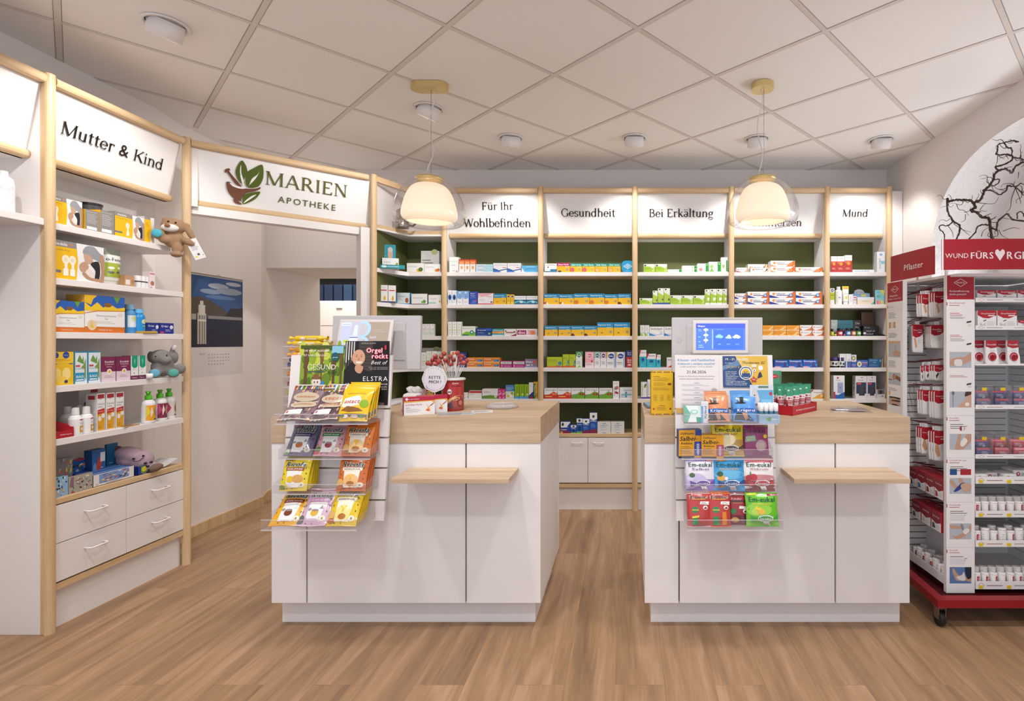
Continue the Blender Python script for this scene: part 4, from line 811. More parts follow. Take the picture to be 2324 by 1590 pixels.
 volt_s=('f4f1ee', 'e3dfdb', [E(.14, .55, .06, .18, 'e0a0a8'), T('Voltaren', .45, .58, .5, '8a5a68', 'b', .2), P([(0, 0), (.6, 0), (0, .3)], 'b8404a'), P([(.7, 0), (1, 0), (1, .9), (.9, .5)], 'f0b08a')], 'small white box with red corner'),
 orange=('f0a02c', 'e08f22', [R(0, 0, 1, .14, 'f7e3c4'), P([(.2, 0), (.6, .02), (1, .8), (1, .66)], 'f7c878'), P([(.5, .14), (.86, .86), (.92, .8), (.62, .14)], 'f9dca4'), T('ibu', .3, .62, .4, 'd07a18', 'b', .2)], 'orange box with pale curve'),
 volt_o=('f2efec', 'e3dfdb', [P([(0, 0), (.2, 0), (0, .5)], 'd9703a'), P([(.3, 0), (1, 0), (1, .9), (.8, .35)], 'dd7c46'), E(.14, .62, .05, .14, 'c8744a'), T('Voltaren', .5, .62, .5, '6a5a72', 'b', .2)], 'white box with orange base'),
 thoma=('1d63bc', '174f98', [P([(0, 0), (.5, 0), (.4, .18), (0, .16)], 'e6b0c4'), T('Thomapyrin', .47, .82, .86, 'fff', 'B', .2), R(.08, .42, .5, .68, '5a4a9c'), P([(.3, .1), (1, .1), (1, .5), (.6, .3)], '2f8ae0'), E(.74, .4, .1, .26, '5a3a78'), P([(.55, .08), (.95, .08), (.8, .4), (.7, .4)], '4a3a80')], 'blue box with dark head picture'),
 gripp=('f2efe8', 'e6dcc6', [P([(0, 0), (1, 0), (1, .62), (.6, .5), (.3, .2)], 'e9a63a'), P([(0, .7), (.2, 1), (0, 1)], 'b02a5a'), T('Grippostad', .52, .74, .76, '6a5a58', 'b', .2), E(.82, .34, .11, .17, 'f7d9a0')], 'white box with golden wave'),
 dent=('f3efee', 'dcd6d4', [R(0, 0, 1, .68, 'c03a34'), P([(0, .5), (1, .66), (1, .68), (0, .68)], 'e0685a'), E(.5, .52, .24, .1, 'eda33a'), T('Dontisolon', .5, .86, .8, '8a7f80', 'b', .06), Ls(.15, .16, .8, .3, 2, 'f0c9c4')], 'tall red and white box'),
 merid=('f1f4f6', 'dfe5e8', [T('meridol', .34, .5, .5, '5b7fb4', 'b', .6), E(.68, .5, .09, .32, '6fc0d0'), E(.68, .5, .06, .2, 'e6f2f6')], 'long white toothpaste box lying flat'),
 merid_v=('f1f4f6', 'dfe5e8', [T('meridol', .34, .42, .5, '5b7fb4', 'b', .3, 0, 0, 1), E(.5, .86, .2, .06, '8fb8e0'), R(.5, .40, .95, .55, '8fcfe0')], 'tall white toothpaste box standing upright'),
 teal_bk=('2f9aa6', '257f8a', [E(.68, .62, .15, .24, 'd9b09a'), E(.68, .80, .15, .1, 'd0ccc8'), R(.5, 0, .95, .32, '3a5aa8'), T('CHOLESTERIN', .36, .40, .66, 'f0f6f6', 'B', .1), T('KERN', .3, .26, .36, 'f0f6f6', 'B', .1), Ls(.1, .52, .5, .58, 1, 'd0e6e8'), E(.08, .84, .08, .06, 'e6f2f2')], 'teal book with a man on its cover'),
 teal_fl=('2a9aa6', '238692', [E(.16, .5, .11, .3, 'e6f2f2'), R(.3, .42, .78, .6, 'cfe8ea')], 'flat teal tray box'),
 gel1=('f3f2ee', 'e2e0da', [T('Gelenk', .3, .64, .4, '8a8a78', 'b', .14), E(.84, .22, .13, .26, 'eda42a'), E(.74, .18, .08, .14, 'f2c26a'), E(.9, .5, .07, .1, '8fae4a')], 'white box with orange fruit'),
 gel2=('f3f2ee', 'e2e0da', [T('Kurkuma', .34, .64, .5, '8a8a78', 'b', .14), E(.68, .22, .12, .18, 'e8b52a'), E(.8, .3, .13, .24, '5a7a3a'), R(0, 0, 1, .04, 'e8cf3a')], 'white box with mango'),
 gel3=('f3f2ee', 'e2e0da', [T('Kurkuma', .34, .64, .5, '8a8a78', 'b', .14), E(.78, .22, .13, .18, 'e08a2a'), E(.88, .28, .1, .18, 'd9662a')], 'white box with orange slices'),
 greycard=('d9d8d2', 'c4c3bd', [E(.75, .95, .18, .12, 'b9bf82'), E(.9, .0, .25, .22, 'bcc090'), Ls(.06, .3, .72, .66, 3, '77766e')], 'large pale grey box with sage circles'),
 oil=('f3f1ee', 'e0ddd8', [R(.12, .68, .88, .74, 'c23a4a'), E(.6, .24, .16, .12, 'e9b52a'), P([(.5, .3), (.6, .46), (.7, .3)], 'e9b52a'), R(0, 0, 1, .09, '3a4a7a'), T('Omega', .5, .86, .5, '999', 'b', .06)], 'tall white box with golden drop'),
 omega=('e9f2f6', '4fa6d8', [R(0, 0, 1, .1, '4fa6d8'), R(0, 0, .07, 1, '5aaad8'), T('Omega-3', .42, .7, .5, '6a8a9a', 'b', .14), E(.78, .36, .12, .22, 'b8643a'), Ls(.2, .35, .5, .5, 2, 'bbb')], 'white box with squirrel and blue edge'),
 leafb=('f3f2f0', '5f2a3a', [R(0, 0, 1, .06, '6a2a4a'), T('Gelée Royale', .4, .62, .62, '777', 'b', .14), leaf(.8, .26, .2, '5a9a3a'), leaf(.68, .2, .14, '7ab04a')], 'white box with green leaf'),
 daisy=('f2f2ee', 'e0e0d8', [R(0, .06, .6, .24, 'a9d6c8'), T('Kamille', .4, .6, .5, '999', 'b', .14), E(.9, .3, .1, .2, 'f2f2f0'), E(.9, .3, .05, .1, 'e8b52a')], 'white box with daisy at its end'),
 sprout=('f2f3ee', 'e2e4da', [leaf(.35, .80, .09, 'a9c83a'), leaf(.65, .80, .09, 'a9c83a'), leaf(.5, .84, .07, '8fb52a'), leaf(.35, .60, .08, 'a9c83a'), leaf(.65, .60, .08, 'a9c83a'), R(.15, .40, .85, .44, 'a9c83a'), Ls(.15, .1, .85, .32, 3, 'c9c9c4')], 'white box with green sprout'),
 gelo=('eef2e8', 'c9d6b0', [P([(0, 0), (1, 0), (1, .4), (.3, .45), (0, .2)], '7fbf2a'), E(.74, .38, .15, .22, '2a8a9a'), E(.74, .38, .07, .1, 'd9f0d0'), T('GeloCalm Duo', .46, .80, .84, '6a7a6a', 'b', .14), R(.05, .05, .5, .14, '2a4a9a')], 'white box with green swirl'),
 panto=('1d3f86', '17336c', [T('Pantoprazol', .36, .74, .52, 'fff', 'B', .16), R(.62, .66, .98, .9, '2f6ad0'), Ls(.1, .3, .6, .5, 2, '9ab0dc'), E(.84, .3, .08, .12, '8fc86a'), R(.05, .06, .7, .14, '6a86c0')], 'dark blue box with light corner'),
 tealor=('2fa6b4', '26909c', [R(.0, .36, 1, .64, 'e9a04a'), P([(.5, .3), (1, .4), (1, .7), (.6, .6)], 'f0b86a'), T('Omeprazol', .5, .8, .8, 'fff', 'B', .16), R(0, 0, 1, .16, 'cfe9ea')], 'teal box with orange stripe'),
 brown=('f1efec', '7a3a2a', [R(.12, .42, .95, .58, 'c9967a'), T('Iberogast', .5, .5, .66, '6a3a2a', 'B', .2), P([(.5, 0), (1, 0), (1, .3)], '8a3a2a'), E(.13, .7, .06, .1, '8a3a2a'), E(.86, .6, .06, .1, '8a3a2a')], 'white box with brown corner'),
 doc=('f2e9ec', 'd9c6cc', [R(.04, .18, .48, .8, 'a8235c'), T('doc', .26, .5, .36, 'fff', 'B', .42), R(.55, .15, .95, .85, 'eebccb'), E(.78, .45, .13, .28, 'e98a4a'), T('Ibuprofen', .72, .72, .3, '9a3a5a', 'b', .1)], 'wide white box with magenta block'),
 eye=('eef1f4', 'dde3e8', [E(.5, .5, .4, .2, '1f6ab8'), E(.5, .5, .2, .1, '0a2a5a'), T('HYLO', .5, .82, .7, '7a8aa0', 'b', .06), Ls(.2, .12, .8, .26, 2, 'c0c6cc')], 'white box with big blue eye'),
 seven=('eef0f4', 'd6dde8', [R(.02, .55, .98, 1, '7fb0e4'), E(.5, .56, .46, .16, '7fb0e4'), T('7', .5, .58, .2, '5a6a9a', 'B', .16), E(.5, .88, .2, .07, 'd6e6f6'), Ls(.2, .1, .8, .24, 2, 'd8a8a8')], 'white box with blue shield and seven'),
 blue7=('2f4fb0', '24408f', [T('Vivi', .4, .84, .5, 'fff', 'B', .1), T('Drops', .42, .68, .5, 'fff', 'B', .1), E(.75, .24, .12, .1, 'e04a4a'), R(.1, .5, .8, .53, '8aa0e0'), P([(.2, .08), (.5, .35), (.85, .2), (.7, .06)], '4a78d0')], 'royal blue box with red dot'),
 pinkw=('f3f0f0', 'e6d2d6', [P([(0, .6), (.6, .75), (1, 1), (0, 1)], 'ecb2bc'), R(0, 0, 1, .08, 'd9405a'), T('femiBion', .74, .7, .36, 'c04a6a', 'b', .12), E(.1, .72, .06, .1, 'f6e6e8'), Ls(.1, .3, .5, .5, 2, 'ccc'), R(.82, .14, .96, .26, 'a83a4a')], 'white box with pink arc'),
 yell2=('f0c02a', 'd9a91d', [E(.5, .8, .3, .1, '2a5aa0'), Ls(.2, .3, .8, .6, 3, 'c99a1a'), R(.2, .1, .8, .2, 'f6d878')], 'slim yellow box'),
 cult=('eef0f0', 'cfd6d8', [R(0, 0, 1, .55, '2a5a80'), P([(0, .3), (.5, .5), (1, .3), (1, .1), (.5, .3), (0, .1)], '5ac0c8'), E(.6, .28, .16, .14, 'bfe8ea'), T('BioCULTURELLE', .5, .80, .86, '5a6a78', 'b', .14)], 'white box with teal wave'),
 fenis=('ee9a3a', 'd9822a', [R(0, 0, 1, .16, 'f6d3a0'), P([(0, .2), (.5, .3), (.62, .8), (0, .9)], 'e87a3a'), T('Fenistil', .26, .7, .42, 'fff3e0', 'B', .3), R(.64, .22, .96, .62, '2f72c0'), Ls(.68, .36, .9, .5, 1, 'd0e0f4')], 'orange box with blue patch'),
 lorano=('b0347a', '962a66', [R(.05, .52, .95, .88, 'eef2ea'), T('LORANO', .5, .70, .78, '2a5a3a', 'B', .24), R(.3, .1, .9, .3, 'd070a4'), E(.14, .24, .07, .12, 'e9b0d0')], 'magenta box with white band'),
 alleg=('8d7f9a', '76698a', [T('Allegra', .34, .68, .56, 'fff', 'B', .24), R(.66, .5, .94, .84, 'd9604a'), R(.1, .2, .4, .36, 'e9d2e0'), E(.56, .3, .05, .1, 'f0e6f0'), R(0, 0, 1, .1, 'a8b8e0')], 'lilac box with red patch'),
 orw=('f3f0ec', 'e0dcd6', [E(.5, .86, .28, .1, 'e98a3a'), R(.1, .6, .9, .66, 'ddd'), Ls(.15, .2, .85, .5, 3, 'ccc')], 'white box with orange drop'),
 navy=('1f3f86', '15171c', [R(.1, .3, .9, .5, '6a8ad0'), T('Blasen', .5, .72, .7, 'fff', 'B', .14), Ls(.1, .1, .8, .22, 1, '9ab')], 'navy box with dark side'),
 redband=('f3f1ef', 'e0dcda', [R(0, .74, 1, 1, 'c8283c'), T('AL', .1, .87, .1, 'fff', 'B', .16), Ls(.1, .5, .6, .62, 1, '999'), R(.4, .14, .9, .18, 'ddd')], 'white box with red band'),
 grassb=('eeeeec', 'd6d6d2', [P([(0, 0), (1, 0), (1, .3), (.5, .38), (0, .28)], '6a9a3a'), E(.85, .26, .08, .16, 'f4f4f0'), E(.85, .26, .04, .08, 'e8b52a'), Ls(.08, .6, .6, .8, 2, '888')], 'white box with meadow foot'),
 pinkb=('d83a86', 'b82a6e', [P([(0, .3), (1, .5), (1, .7), (0, .5)], 'f0a0c4'), Ls(.2, .72, .8, .88, 1, 'f6d0e2'), R(.2, .08, .8, .18, 'f0a8c8')], 'small hot pink box'),
 sambu=('4a8ac0', '3a78ac', [R(0, 0, 1, .55, 'dfe6d2'), E(.6, .24, .22, .16, 'f4f4ea'), E(.75, .4, .16, .12, '9ab83a'), E(.3, .2, .16, .08, 'e8c23a'), T('Sambucus', .5, .80, .84, 'eaf2fa', 'b', .1), R(.08, .66, .7, .70, 'a9c8e4')], 'blue box with white blossoms'),
 limeb=('8fba1f', '7aa318', [R(0, 0, 1, .16, '56a8dc'), T('Lutschpastille', .5, .6, .6, '3f6a14', 'b', .3, 0, 0, 1), E(.7, .3, .22, .07, 'd9ec9a')], 'slim lime box with blue foot'),
 purpw=('f0eef0', '5a2a3a', [P([(0, .2), (1, .45), (1, .1), (0, .05)], '3a3a8a'), R(0, 0, 1, .12, '9a2a3a'), T('cool', .4, .78, .5, '777', 'b', .08)], 'white box with indigo stripe'),
 yelgr=('e9b52a', 'd9a31d', [R(0, 0, .5, .9, '3a8a3a'), T('Tussamag', .25, .5, .6, 'e9f2d0', 'B', .3, 0, 0, 1), E(.75, .2, .14, .1, 'a86a2a')], 'yellow and green tall box'),
 hyal=('eef2ee', 'dfe4de', [T('Hyaluron', .5, .72, .86, 'a9c88a', 'b', .1), Ls(.2, .4, .8, .56, 1, 'ccc'), P([(.7, 0), (.8, .16), (.92, 0)], 'c8786a'), R(.3, .06, .62, .1, 'aaa')], 'white box with faint green lettering'),
 ortop=('f3f0ec', 'c8502a', [R(0, .62, 1, 1, 'e98a4a'), R(0, .90, 1, 1, 'c8402a'), E(.5, .36, .2, .13, 'f0a83a'), R(.14, .68, .86, .74, 'f6c89a')], 'white box with orange-red top'),
 bepan=('dff0f6', 'c4dfe8', [R(.5, .2, 1, .6, '9fdcea'), P([(.4, 0), (.6, 1), (1, 1), (1, .7), (.6, 0)], 'b9e6f0'), T('Bepanthen', .3, .6, .42, '4a9ac0', 'B', .3)], 'pale blue flat box'),
 lipo=('f0f0f2', 'd6d6da', [T('Lipo Nasgel', .5, .8, .86, '7a7a82', 'b', .1), P([(0, 0), (.6, 0), (.3, .3), (0, .44)], '3a78c8'), P([(0, .44), (.4, .2), (1, .4), (1, .3), (.4, .1), (0, .3)], '2f5aa0'), R(.66, .48, .94, .56, 'd87a7a')], 'white box with blue wave corner'),
 ltblue=('5fb8ea', '4ba2d4', [P([(0, 0), (.2, 0), (0, .7)], 'f0f4f6'), R(.22, .5, .86, .58, '3a90c4'), R(.3, .76, .84, .84, 'a9dcf6'), Ls(.24, .24, .7, .38, 1, '3a90c4')], 'sky blue box with white corner'),
 pinkgrey=('c98f96', 'b58088', [E(.25, .5, .16, .26, 'e0c0c4'), R(.3, .0, 1, .3, 'b87880'), P([(0, .9), (.5, .9), (.1, .3), (0, .3)], 'd8a8ac')], 'dusky pink box'),
 lioran=('2a55a8', '1f4488', [E(.24, .45, .2, .38, 'e9e6da'), E(.24, .45, .12, .22, 'd8c23a'), E(.24, .45, .06, .12, '3a6a3a'), T('Lioran', .7, .70, .46, 'eef2fa', 'B', .2), R(.5, .42, .9, .52, 'd8574a'), Ls(.5, .1, .9, .3, 1, '9ab0e0')], 'blue box with flower wheel'),
 lioran_t=('2a55a8', '1f4488', [R(0, .45, 1, .98, 'e6e4da'), E(.4, .72, .4, .18, '2a55a8'), E(.4, .72, .26, .12, 'e9d23a'), T('Lioran', .5, .22, .7, 'eef2fa', 'B', .1), R(.2, .1, .8, .14, 'd8574a')], 'tall blue box with flower wheel'),
 oyono=('1a5a94', '15497a', [P([(.9, 0), (1, 0), (1, 1), (.95, 1)], 'e8a83a'), T('OYONO', .34, .80, .56, '8fd8ea', 'b', .18), R(.3, .54, .52, .62, '5ac8da'), E(.82, .76, .07, .12, '5ac8da'), Ls(.1, .16, .7, .4, 2, '6a9ac4')], 'long blue box with gold end'),
 cdoc=('e4e3e0', 'cdccc8', [T('c', .62, .62, .2, '444', 'b', .1), R(.2, .30, .8, .33, '8a8a8a'), R(.2, 0, 1, .45, '3a5a9a'), Ls(.3, .5, .9, .58, 1, '888')], 'pale grey box with blue foot'),
 medis=('ecebea', 'dad8d6', [P([(0, 0), (1, 0), (1, .3), (.4, .16), (0, .2)], '1f63ac'), R(0, .0, .16, .3, 'b8343a'), R(.36, .24, .86, .70, '9aa0cc'), R(.42, .66, .82, .72, 'b9bedc'), R(.3, .86, .46, .94, 'd8405a'), Ls(.2, .76, .8, .84, 1, 'bbb'), E(.62, .48, .05, .03, '667')], 'white box picturing a pill dispenser'),
 cups=('e6e3e4', 'd4d0d0', [R(.06, .22, .94, .72, '1d2a5c'), R(.30, .14, .80, .52, '23262a'), E(.55, .52, .25, .05, '3a3f44'), R(.14, .62, .5, .70, 'd8423a'), R(.5, .9, .62, .95, 'd8405a'), Ls(.2, .78, .9, .86, 1, 'aaa'), Ls(.34, .2, .76, .46, 4, '565c62')], 'white and navy box picturing a dark cup', [Ls(.2, .1, .8, .9, 5, '999'), R(.3, .4, .7, .44, 'c44')]),
 bwcard=('dedede', 'cfcfcf', [R(.1, .5, .96, .98, '6a6a6a'), E(.5, .74, .18, .2, '2a2a2a'), P([(.3, .5), (.5, .66), (.7, .5)], '333'), P([(.4, .1), (.6, .3), (.9, .16), (.7, .36)], '222')], 'black and white picture card'),
 wcard=('cfcfcc', 'bbb', [T('W', .5, .7, .5, 'f4f4f2', 's', .3), Ls(.3, .2, .9, .5, 3, 'e6e6e4')], 'pale grey card with white letter'),
 amara=('2f8496', '27707f', [T('AMARAAA!', .5, .74, .86, '1d5f70', 'B', .24), E(.4, .22, .22, .2, 'b06a7a'), P([(.16, .2), (.4, .32), (.64, .2), (.4, .26)], '6a2a3a')], 'teal card box with pink lips'),
 blackbk=('17171a', '111', [T('Die', .55, .8, .6, 'f0f0ee', 's', .14), T('Arr', .5, .56, .6, 'f0f0ee', 's', .14), T('Zo', .5, .3, .5, 'f0f0ee', 's', .14)], 'black card box with white serif words'),
 kindof=('141416', '0f0f10', [T('It s a', .24, .84, .34, 'f0f0ee', 's', .12), T('kind of', .45, .5, .6, 'f0f0ee', 's', .14), T('orchid', .4, .2, .5, 'f0f0ee', 's', .14), Ls(.6, .84, .95, .9, 1, '555')], 'black box with large white serif words'),
 kraft=('6d4f3c', '5d4332', [R(.3, .2, .34, .8, '5a3f2f'), R(.7, .2, .74, .8, '5a3f2f')], 'brown cardboard box'),
 num=lambda n, c='777': ('f1f1ee', 'dfe0dc', [R(.1, .08, .9, .36, 'cfe0d4'), T(str(n), .55, .55, .5 if n < 10 else .7, c, 'b', .2), E(.6, .9, .2, .05, 'c9c9c4'), R(.0, .0, 1, .04, 'e9e9e4')], 'white box with large number %s' % ('eight', 'nine', 'ten', 'eleven', 'twelve')[n-8]),
)
CR = {'B1': (840, 380, 5.6775), 'B2': (840, 620, 5.13), 'B3': (1220, 410, 5.1295), 'B4': (1220, 700, 5.2818), 'B5': (1640, 410, 5.13), 'B6': (1700, 680, 5.679), 'B7': (1240, 900, 5.678), 'L2': (100, 420, 4.416), 'L3': (100, 760, 4.183)}
BAYN = {'C': 'corner unit', 'W': 'Wohlbefinden bay', 'G': 'Gesundheit bay', 'E': 'Erkältung bay', 'V': 'bay beside Mund', 'M': 'Mund bay', 'L': 'Mutter bay'}
LEVN = ['top shelf', 'second shelf', 'third shelf', 'fourth shelf', 'fifth shelf', 'oak board']
ZL = Z_SH+[Z_TOP]
PROTO = {}
def row(bay_, lev, crop, items, yf=BY+.012):
    cx, cy, cs = CR[crop]; z = ZL[lev]+.0006; place = f"{LEVN[lev]}, {BAYN[bay_]}"; grp = f"goods on the {LEVN[lev]} of the {BAYN[bay_]}"
    for it in items:
        a, b, yt, ds = it[:4]; op = it[4] if len(it) > 4 else {}
        d = op.get('d') or (DS[ds] if isinstance(ds, str) else ds); n = op.get('n', 1); back = op.get('b', 0.0); rz = op.get('rz', 0.0)
        px0, px1, py = cx+a/cs, cx+b/cs, cy+yt/cs
        y = yf+back; x0, x1 = (px0-PX0)*y/F, (px1-PX0)*y/F; H = EYE+(PY0-py)*y/F-z
        W = max(.012, x1-x0-.001); H = max(.02, H)/n; X = (x0+x1)/2
        D = op.get('D', min(.09, max(.03, .55*min(W, .12)+.012)))
        D = min(D, 4.09+.243-y)
        if rz: W = W/(cos(rz)-(X/y)*sin(rz)); 
        for k in range(n):
            key = (id(d[2]), round(W, 4), round(H, 4)); nm = op.get('nm', 'medicine_box')
            if key in PROTO: o = PROTO[key].copy(); COL.objects.link(o)
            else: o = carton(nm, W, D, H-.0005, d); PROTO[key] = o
            o.location = (X, y+(op.get('ln', 0)*H if 0 else 0), z+k*H); o.rotation_euler = (0, 0, rz)
            desc = d[3] if n == 1 else ('lower ' if k == 0 else 'upper ')+d[3]
            if op.get('q'): desc = op['q']+' '+d[3]
            reg(o, desc, place, op.get('cat', 'box'), grp, X+1e-4*k+back*.01)
# ---------------------------------------------------------------- the back shelves, bay by bay
cr_ = radians(18); CYF = 3.93
row('C', 0, 'B1', [(112,330,990,'teal_bk',dict(rz=cr_, b=.05, D=.02, nm='book', cat='book')), (155,368,1165,'gel1',dict(rz=cr_, b=.0, D=.03)), (130,445,1252,'teal_fl',dict(rz=cr_, b=-.04, D=.03, nm='tray_box'))], CYF)
row('C', 0, 'B1', [(472,697,1230,'gel2'), (655,890,1072,'greycard',dict(b=.09)), (700,903,1243,'gel3')])
row('C', 1, 'B2', [(112,206,135,'oil',dict(rz=cr_, D=.03)), (212,298,140,'oil',dict(rz=cr_, b=.02, D=.03))], CYF)
row('C', 1, 'B2', [(305,462,225,'omega',dict(b=.02)), (480,668,237,'leafb'), (678,825,250,'daisy')])
row('C', 2, 'B2', [(480+i*54,532+i*54,588,DS['num'](8+i, 'c44' if i == 2 else '777')) for i in range(5)])
row('C', 3, 'B2', [(605,830,868,'greycard',dict(b=.1, q='back')), (595,652,920,'sprout'), (655,715,905,'sprout'), (718,780,905,'sprout'), (782,828,908,'sprout')])
row('C', 4, 'B2', [(490,655,1345,'pinkgrey',dict(b=.02)), (662,690,1372,'yell2'), (692,722,1372,'yell2')])
row('W', 0, 'B1', [(1020,1140,1152,'hyal'), (1145,1215,1180,'ortop'), (1217,1286,1180,'ortop'), (1288,1358,1180,'ortop'), (1362,1583,1245,'bepan',dict(n=2)), (1586,1762,1230,'lipo'), (1766,1944,1230,'lipo'), (1950,2160,1262,'ltblue')])
row('W', 1, 'B2', [(903,953,195,'eye'), (955,1005,198,'eye'), (1010,1078,205,'seven'), (1080,1148,205,'seven'), (1152,1252,212,'blue7'), (1255,1433,230,'pinkw'), (1437,1586,237,'magC'), (1590,1634,245,'yell2'), (1636,1676,245,'yell2'), (1678,1815,262,'cult'), (1820,1950,262,'cult')])
row('W', 2, 'B2', [(905,954,562,'sprout'), (957,1007,562,'sprout'), (1010,1063,562,'sprout'), (1068,1226,615,'gelo'), (1232,1417,635,'panto'), (1420,1557,645,'tealor'), (1560,1699,645,'brown'), (1703,1945,645,'doc')])
row('W', 3, 'B2', [(935,1000,905,'orw'), (1040,1123,920,'navy'), (1125,1313,980,'fenis',dict(n=2)), (1316,1508,980,'fenis',dict(n=2)), (1513,1653,1018,'lorano'), (1658,1801,1018,'lorano'), (1803,1948,997,'alleg')])
row('W', 4, 'B2', [(1060,1140,1390,'daisy'), (1145,1300,1368,'redband'), (1305,1488,1345,'grassb'), (1492,1532,1345,'pinkb'), (1534,1574,1345,'pinkb'), (1577,1678,1300,'sambu'), (1682,1736,1292,'limeb'), (1739,1792,1292,'limeb'), (1795,1846,1292,'limeb'), (1848,1900,1268,'purpw'), (1903,1950,1262,'yelgr')])
row('G', 0, 'B3', [(85,224,962,'bone'), (226,378,955,'magred'), (380,520,962,'zinc1'), (522,666,962,'zinc1'), (668,815,962,'zinc2'), (820,966,962,'zinc2')])
row('G', 1, 'B3', [(74,250,1315,'magA'), (253,424,1320,'magA'), (426,604,1312,'magB'), (606,780,1312,'magB'), (783,934,1320,'magB'), (936,1088,1315,'magD')])
row('G', 2, 'B4', [(85,242,205,'magC'), (250,401,205,'magC'), (404,558,205,'magD'), (560,712,205,'magD'), (715,910,165,'magC',dict(q='large')), (913,1110,165,'magC',dict(q='large'))])
row('G', 3, 'B4', [(112,296,580,'lime',dict(q='wide')), (300,378,548,'lime'), (380,456,548,'lime'), (459,535,515,'hls_g'), (570,679,517,'hls_p'), (681,751,517,'hls_t'), (753,827,520,'hls_m'), (829,937,520,'hls_b'), (940,1050,520,'hls_b'), (1062,1140,500,'navyred')])
row('G', 4, 'B4', [(78,237,955,'neo_r'), (240,402,955,'neo_r'), (405,565,955,'neo_g'), (570,730,955,'neo_g'), (737,896,955,'neo_g'), (902,978,870,'neo_s'), (984,1153,945,'septo')])
row('G', 5, 'B7', [(186,311,322,'vick1'), (314,387,365,'vick2',dict(q='short')), (389,464,278,'vick2',dict(q='taller')), (467,556,282,'vick3',dict(q='mid-height')), (558,655,205,'vick3',dict(q='tallest')), (658,831,325,'lasep'), (834,1005,325,'lasep')])
row('E', 0, 'B3', [(1235,1368,968,'lime_w'), (1371,1508,968,'lime_w'), (1511,1681,1030,'green_f',dict(q='single')), (1684,1860,987,'green_f',dict(n=2)), (1863,1991,962,'green_s'), (1995,2136,942,'green_m'), (2138,2213,890,'green_t')])
row('E', 1, 'B3', [(1186,1338,1365,'lime_w',dict(q='low')), (1341,1398,1278,'lime_b'), (1401,1469,1250,'lime_b'), (1471,1542,1250,'lime_b'), (1545,1676,1332,'lime_w'), (1679,1810,1332,'lime_w'), (1813,1946,1332,'lime_w'), (1950,2008,1262,'lime_t'), (2010,2083,1258,'lime_t'), (2085,2152,1258,'lime_t'), (2154,2206,1258,'lime_t')])
row('E', 2, 'B4', [(1230,1284,198,'soled_t'), (1286,1340,198,'soled_t'), (1343,1515,215,'soled'), (1518,1690,215,'soled')])
row('E', 3, 'B4', [(1220,1305,495,'silo_t'), (1309,1419,540,'silo_t',dict(q='broad')), (1422,1477,552,'silo_t',dict(q='small')), (1550,1640,585,'whred')])
row('E', 4, 'B4', [(1240,1312,878,'bron'), (1317,1376,850,'bron')])
row('V', 0, 'B5', [(160,288,1010,'volt_s'), (292,525,970,'volt_r',dict(b=.095, q='rear')), (325,558,1012,'volt_r',dict(q='front')), (560,845,930,'volt',dict(n=2)), (850,1165,1005,'volt',dict(q='single'))])
row('V', 1, 'B5', [(140,281,1310,'volt_b',dict(n=2, q='')), (292,540,1290,'volt_b',dict(n=2)), (546,848,1287,'volt_b',dict(n=2)), (852,1165,1287,'volt_b',dict(n=2))])
row('V', 2, 'B6', [(178,320,328,'orange',dict(n=2)), (322,484,328,'orange',dict(n=2)), (486,650,328,'orange',dict(n=2)), (658,813,325,'volt_o',dict(n=2)), (818,966,325,'volt_o',dict(n=2))])
row('V', 3, 'B6', [(330,508,775,'thoma'), (512,690,772,'thoma'), (695,880,772,'thoma')])
row('V', 4, 'B6', [(800,966,1160,'gripp')])
row('M', 0, 'B5', [(1262,1332,878,'dent'), (1335,1422,878,'dent'), (1424,1508,865,'dent'), (1512,1765,1035,'merid'), (1796,1890,825,'merid_v')])
row('M', 2, 'B6', [(1056,1140,258,'wcard',dict(b=.10, D=.02, nm='card', cat='card')), (1142,1340,262,'amara',dict(b=.10, D=.03)), (1342,1442,260,'blackbk',dict(b=.10, D=.03)), (1448,1605,160,'kraft',dict(b=.14)), (1475,1670,335,'kindof',dict(b=.06, D=.04))])
row('M', 3, 'B6', [(1170,1248,695,'cdoc'), (1250,1317,695,'cdoc'), (1320,1384,705,'lioran_t'), (1386,1536,775,'lioran'), (1541,1726,757,'oyono')])
row('M', 4, 'B6', [(1088,1232,975,'medis'), (1372,1520,980,'cups'), (1522,1638,980,'cups'), (1642,1752,1155,'bwcard',dict(D=.01, nm='card', cat='card'))])
# round and odd things on the back shelves
def put(o, crop, a, yt, lev, y, desc, place, cat, grp=None, frm="from doorway"):
    cx, cy, cs = CR[crop]; o.location = ((cx+a/cs-PX0)*y/F, y, ZL[lev]+.0006)
    if grp: reg(o, desc, place, cat, grp, o.location.x, frm)
    else: tag(o, f"{desc}, {place}", cat)
    return o
def rounded(w, h, r, n=6):
    return [(cx_+r*cos(a0+pi/2*i/n), cy_+r*sin(a0+pi/2*i/n)) for cx_, cy_, a0 in ((w/2-r, h-r, 0), (-w/2+r, h-r, pi/2), (-w/2+r, r, pi), (w/2-r, r, 1.5*pi)) for i in range(n+1)]
m = MB(); w_ = .092; pts = rounded(w_, w_*.98, .03)
n_ = len(pts); m.add([(x, -.012, z) for x, z in pts]+[(x, .012, z) for x, z in pts], [tuple(range(n_)), tuple(range(2*n_-1, n_-1, -1))]+[(n_+i, n_+(i+1) % n_, (i+1) % n_, i) for i in range(n_)], '1fa6dc')
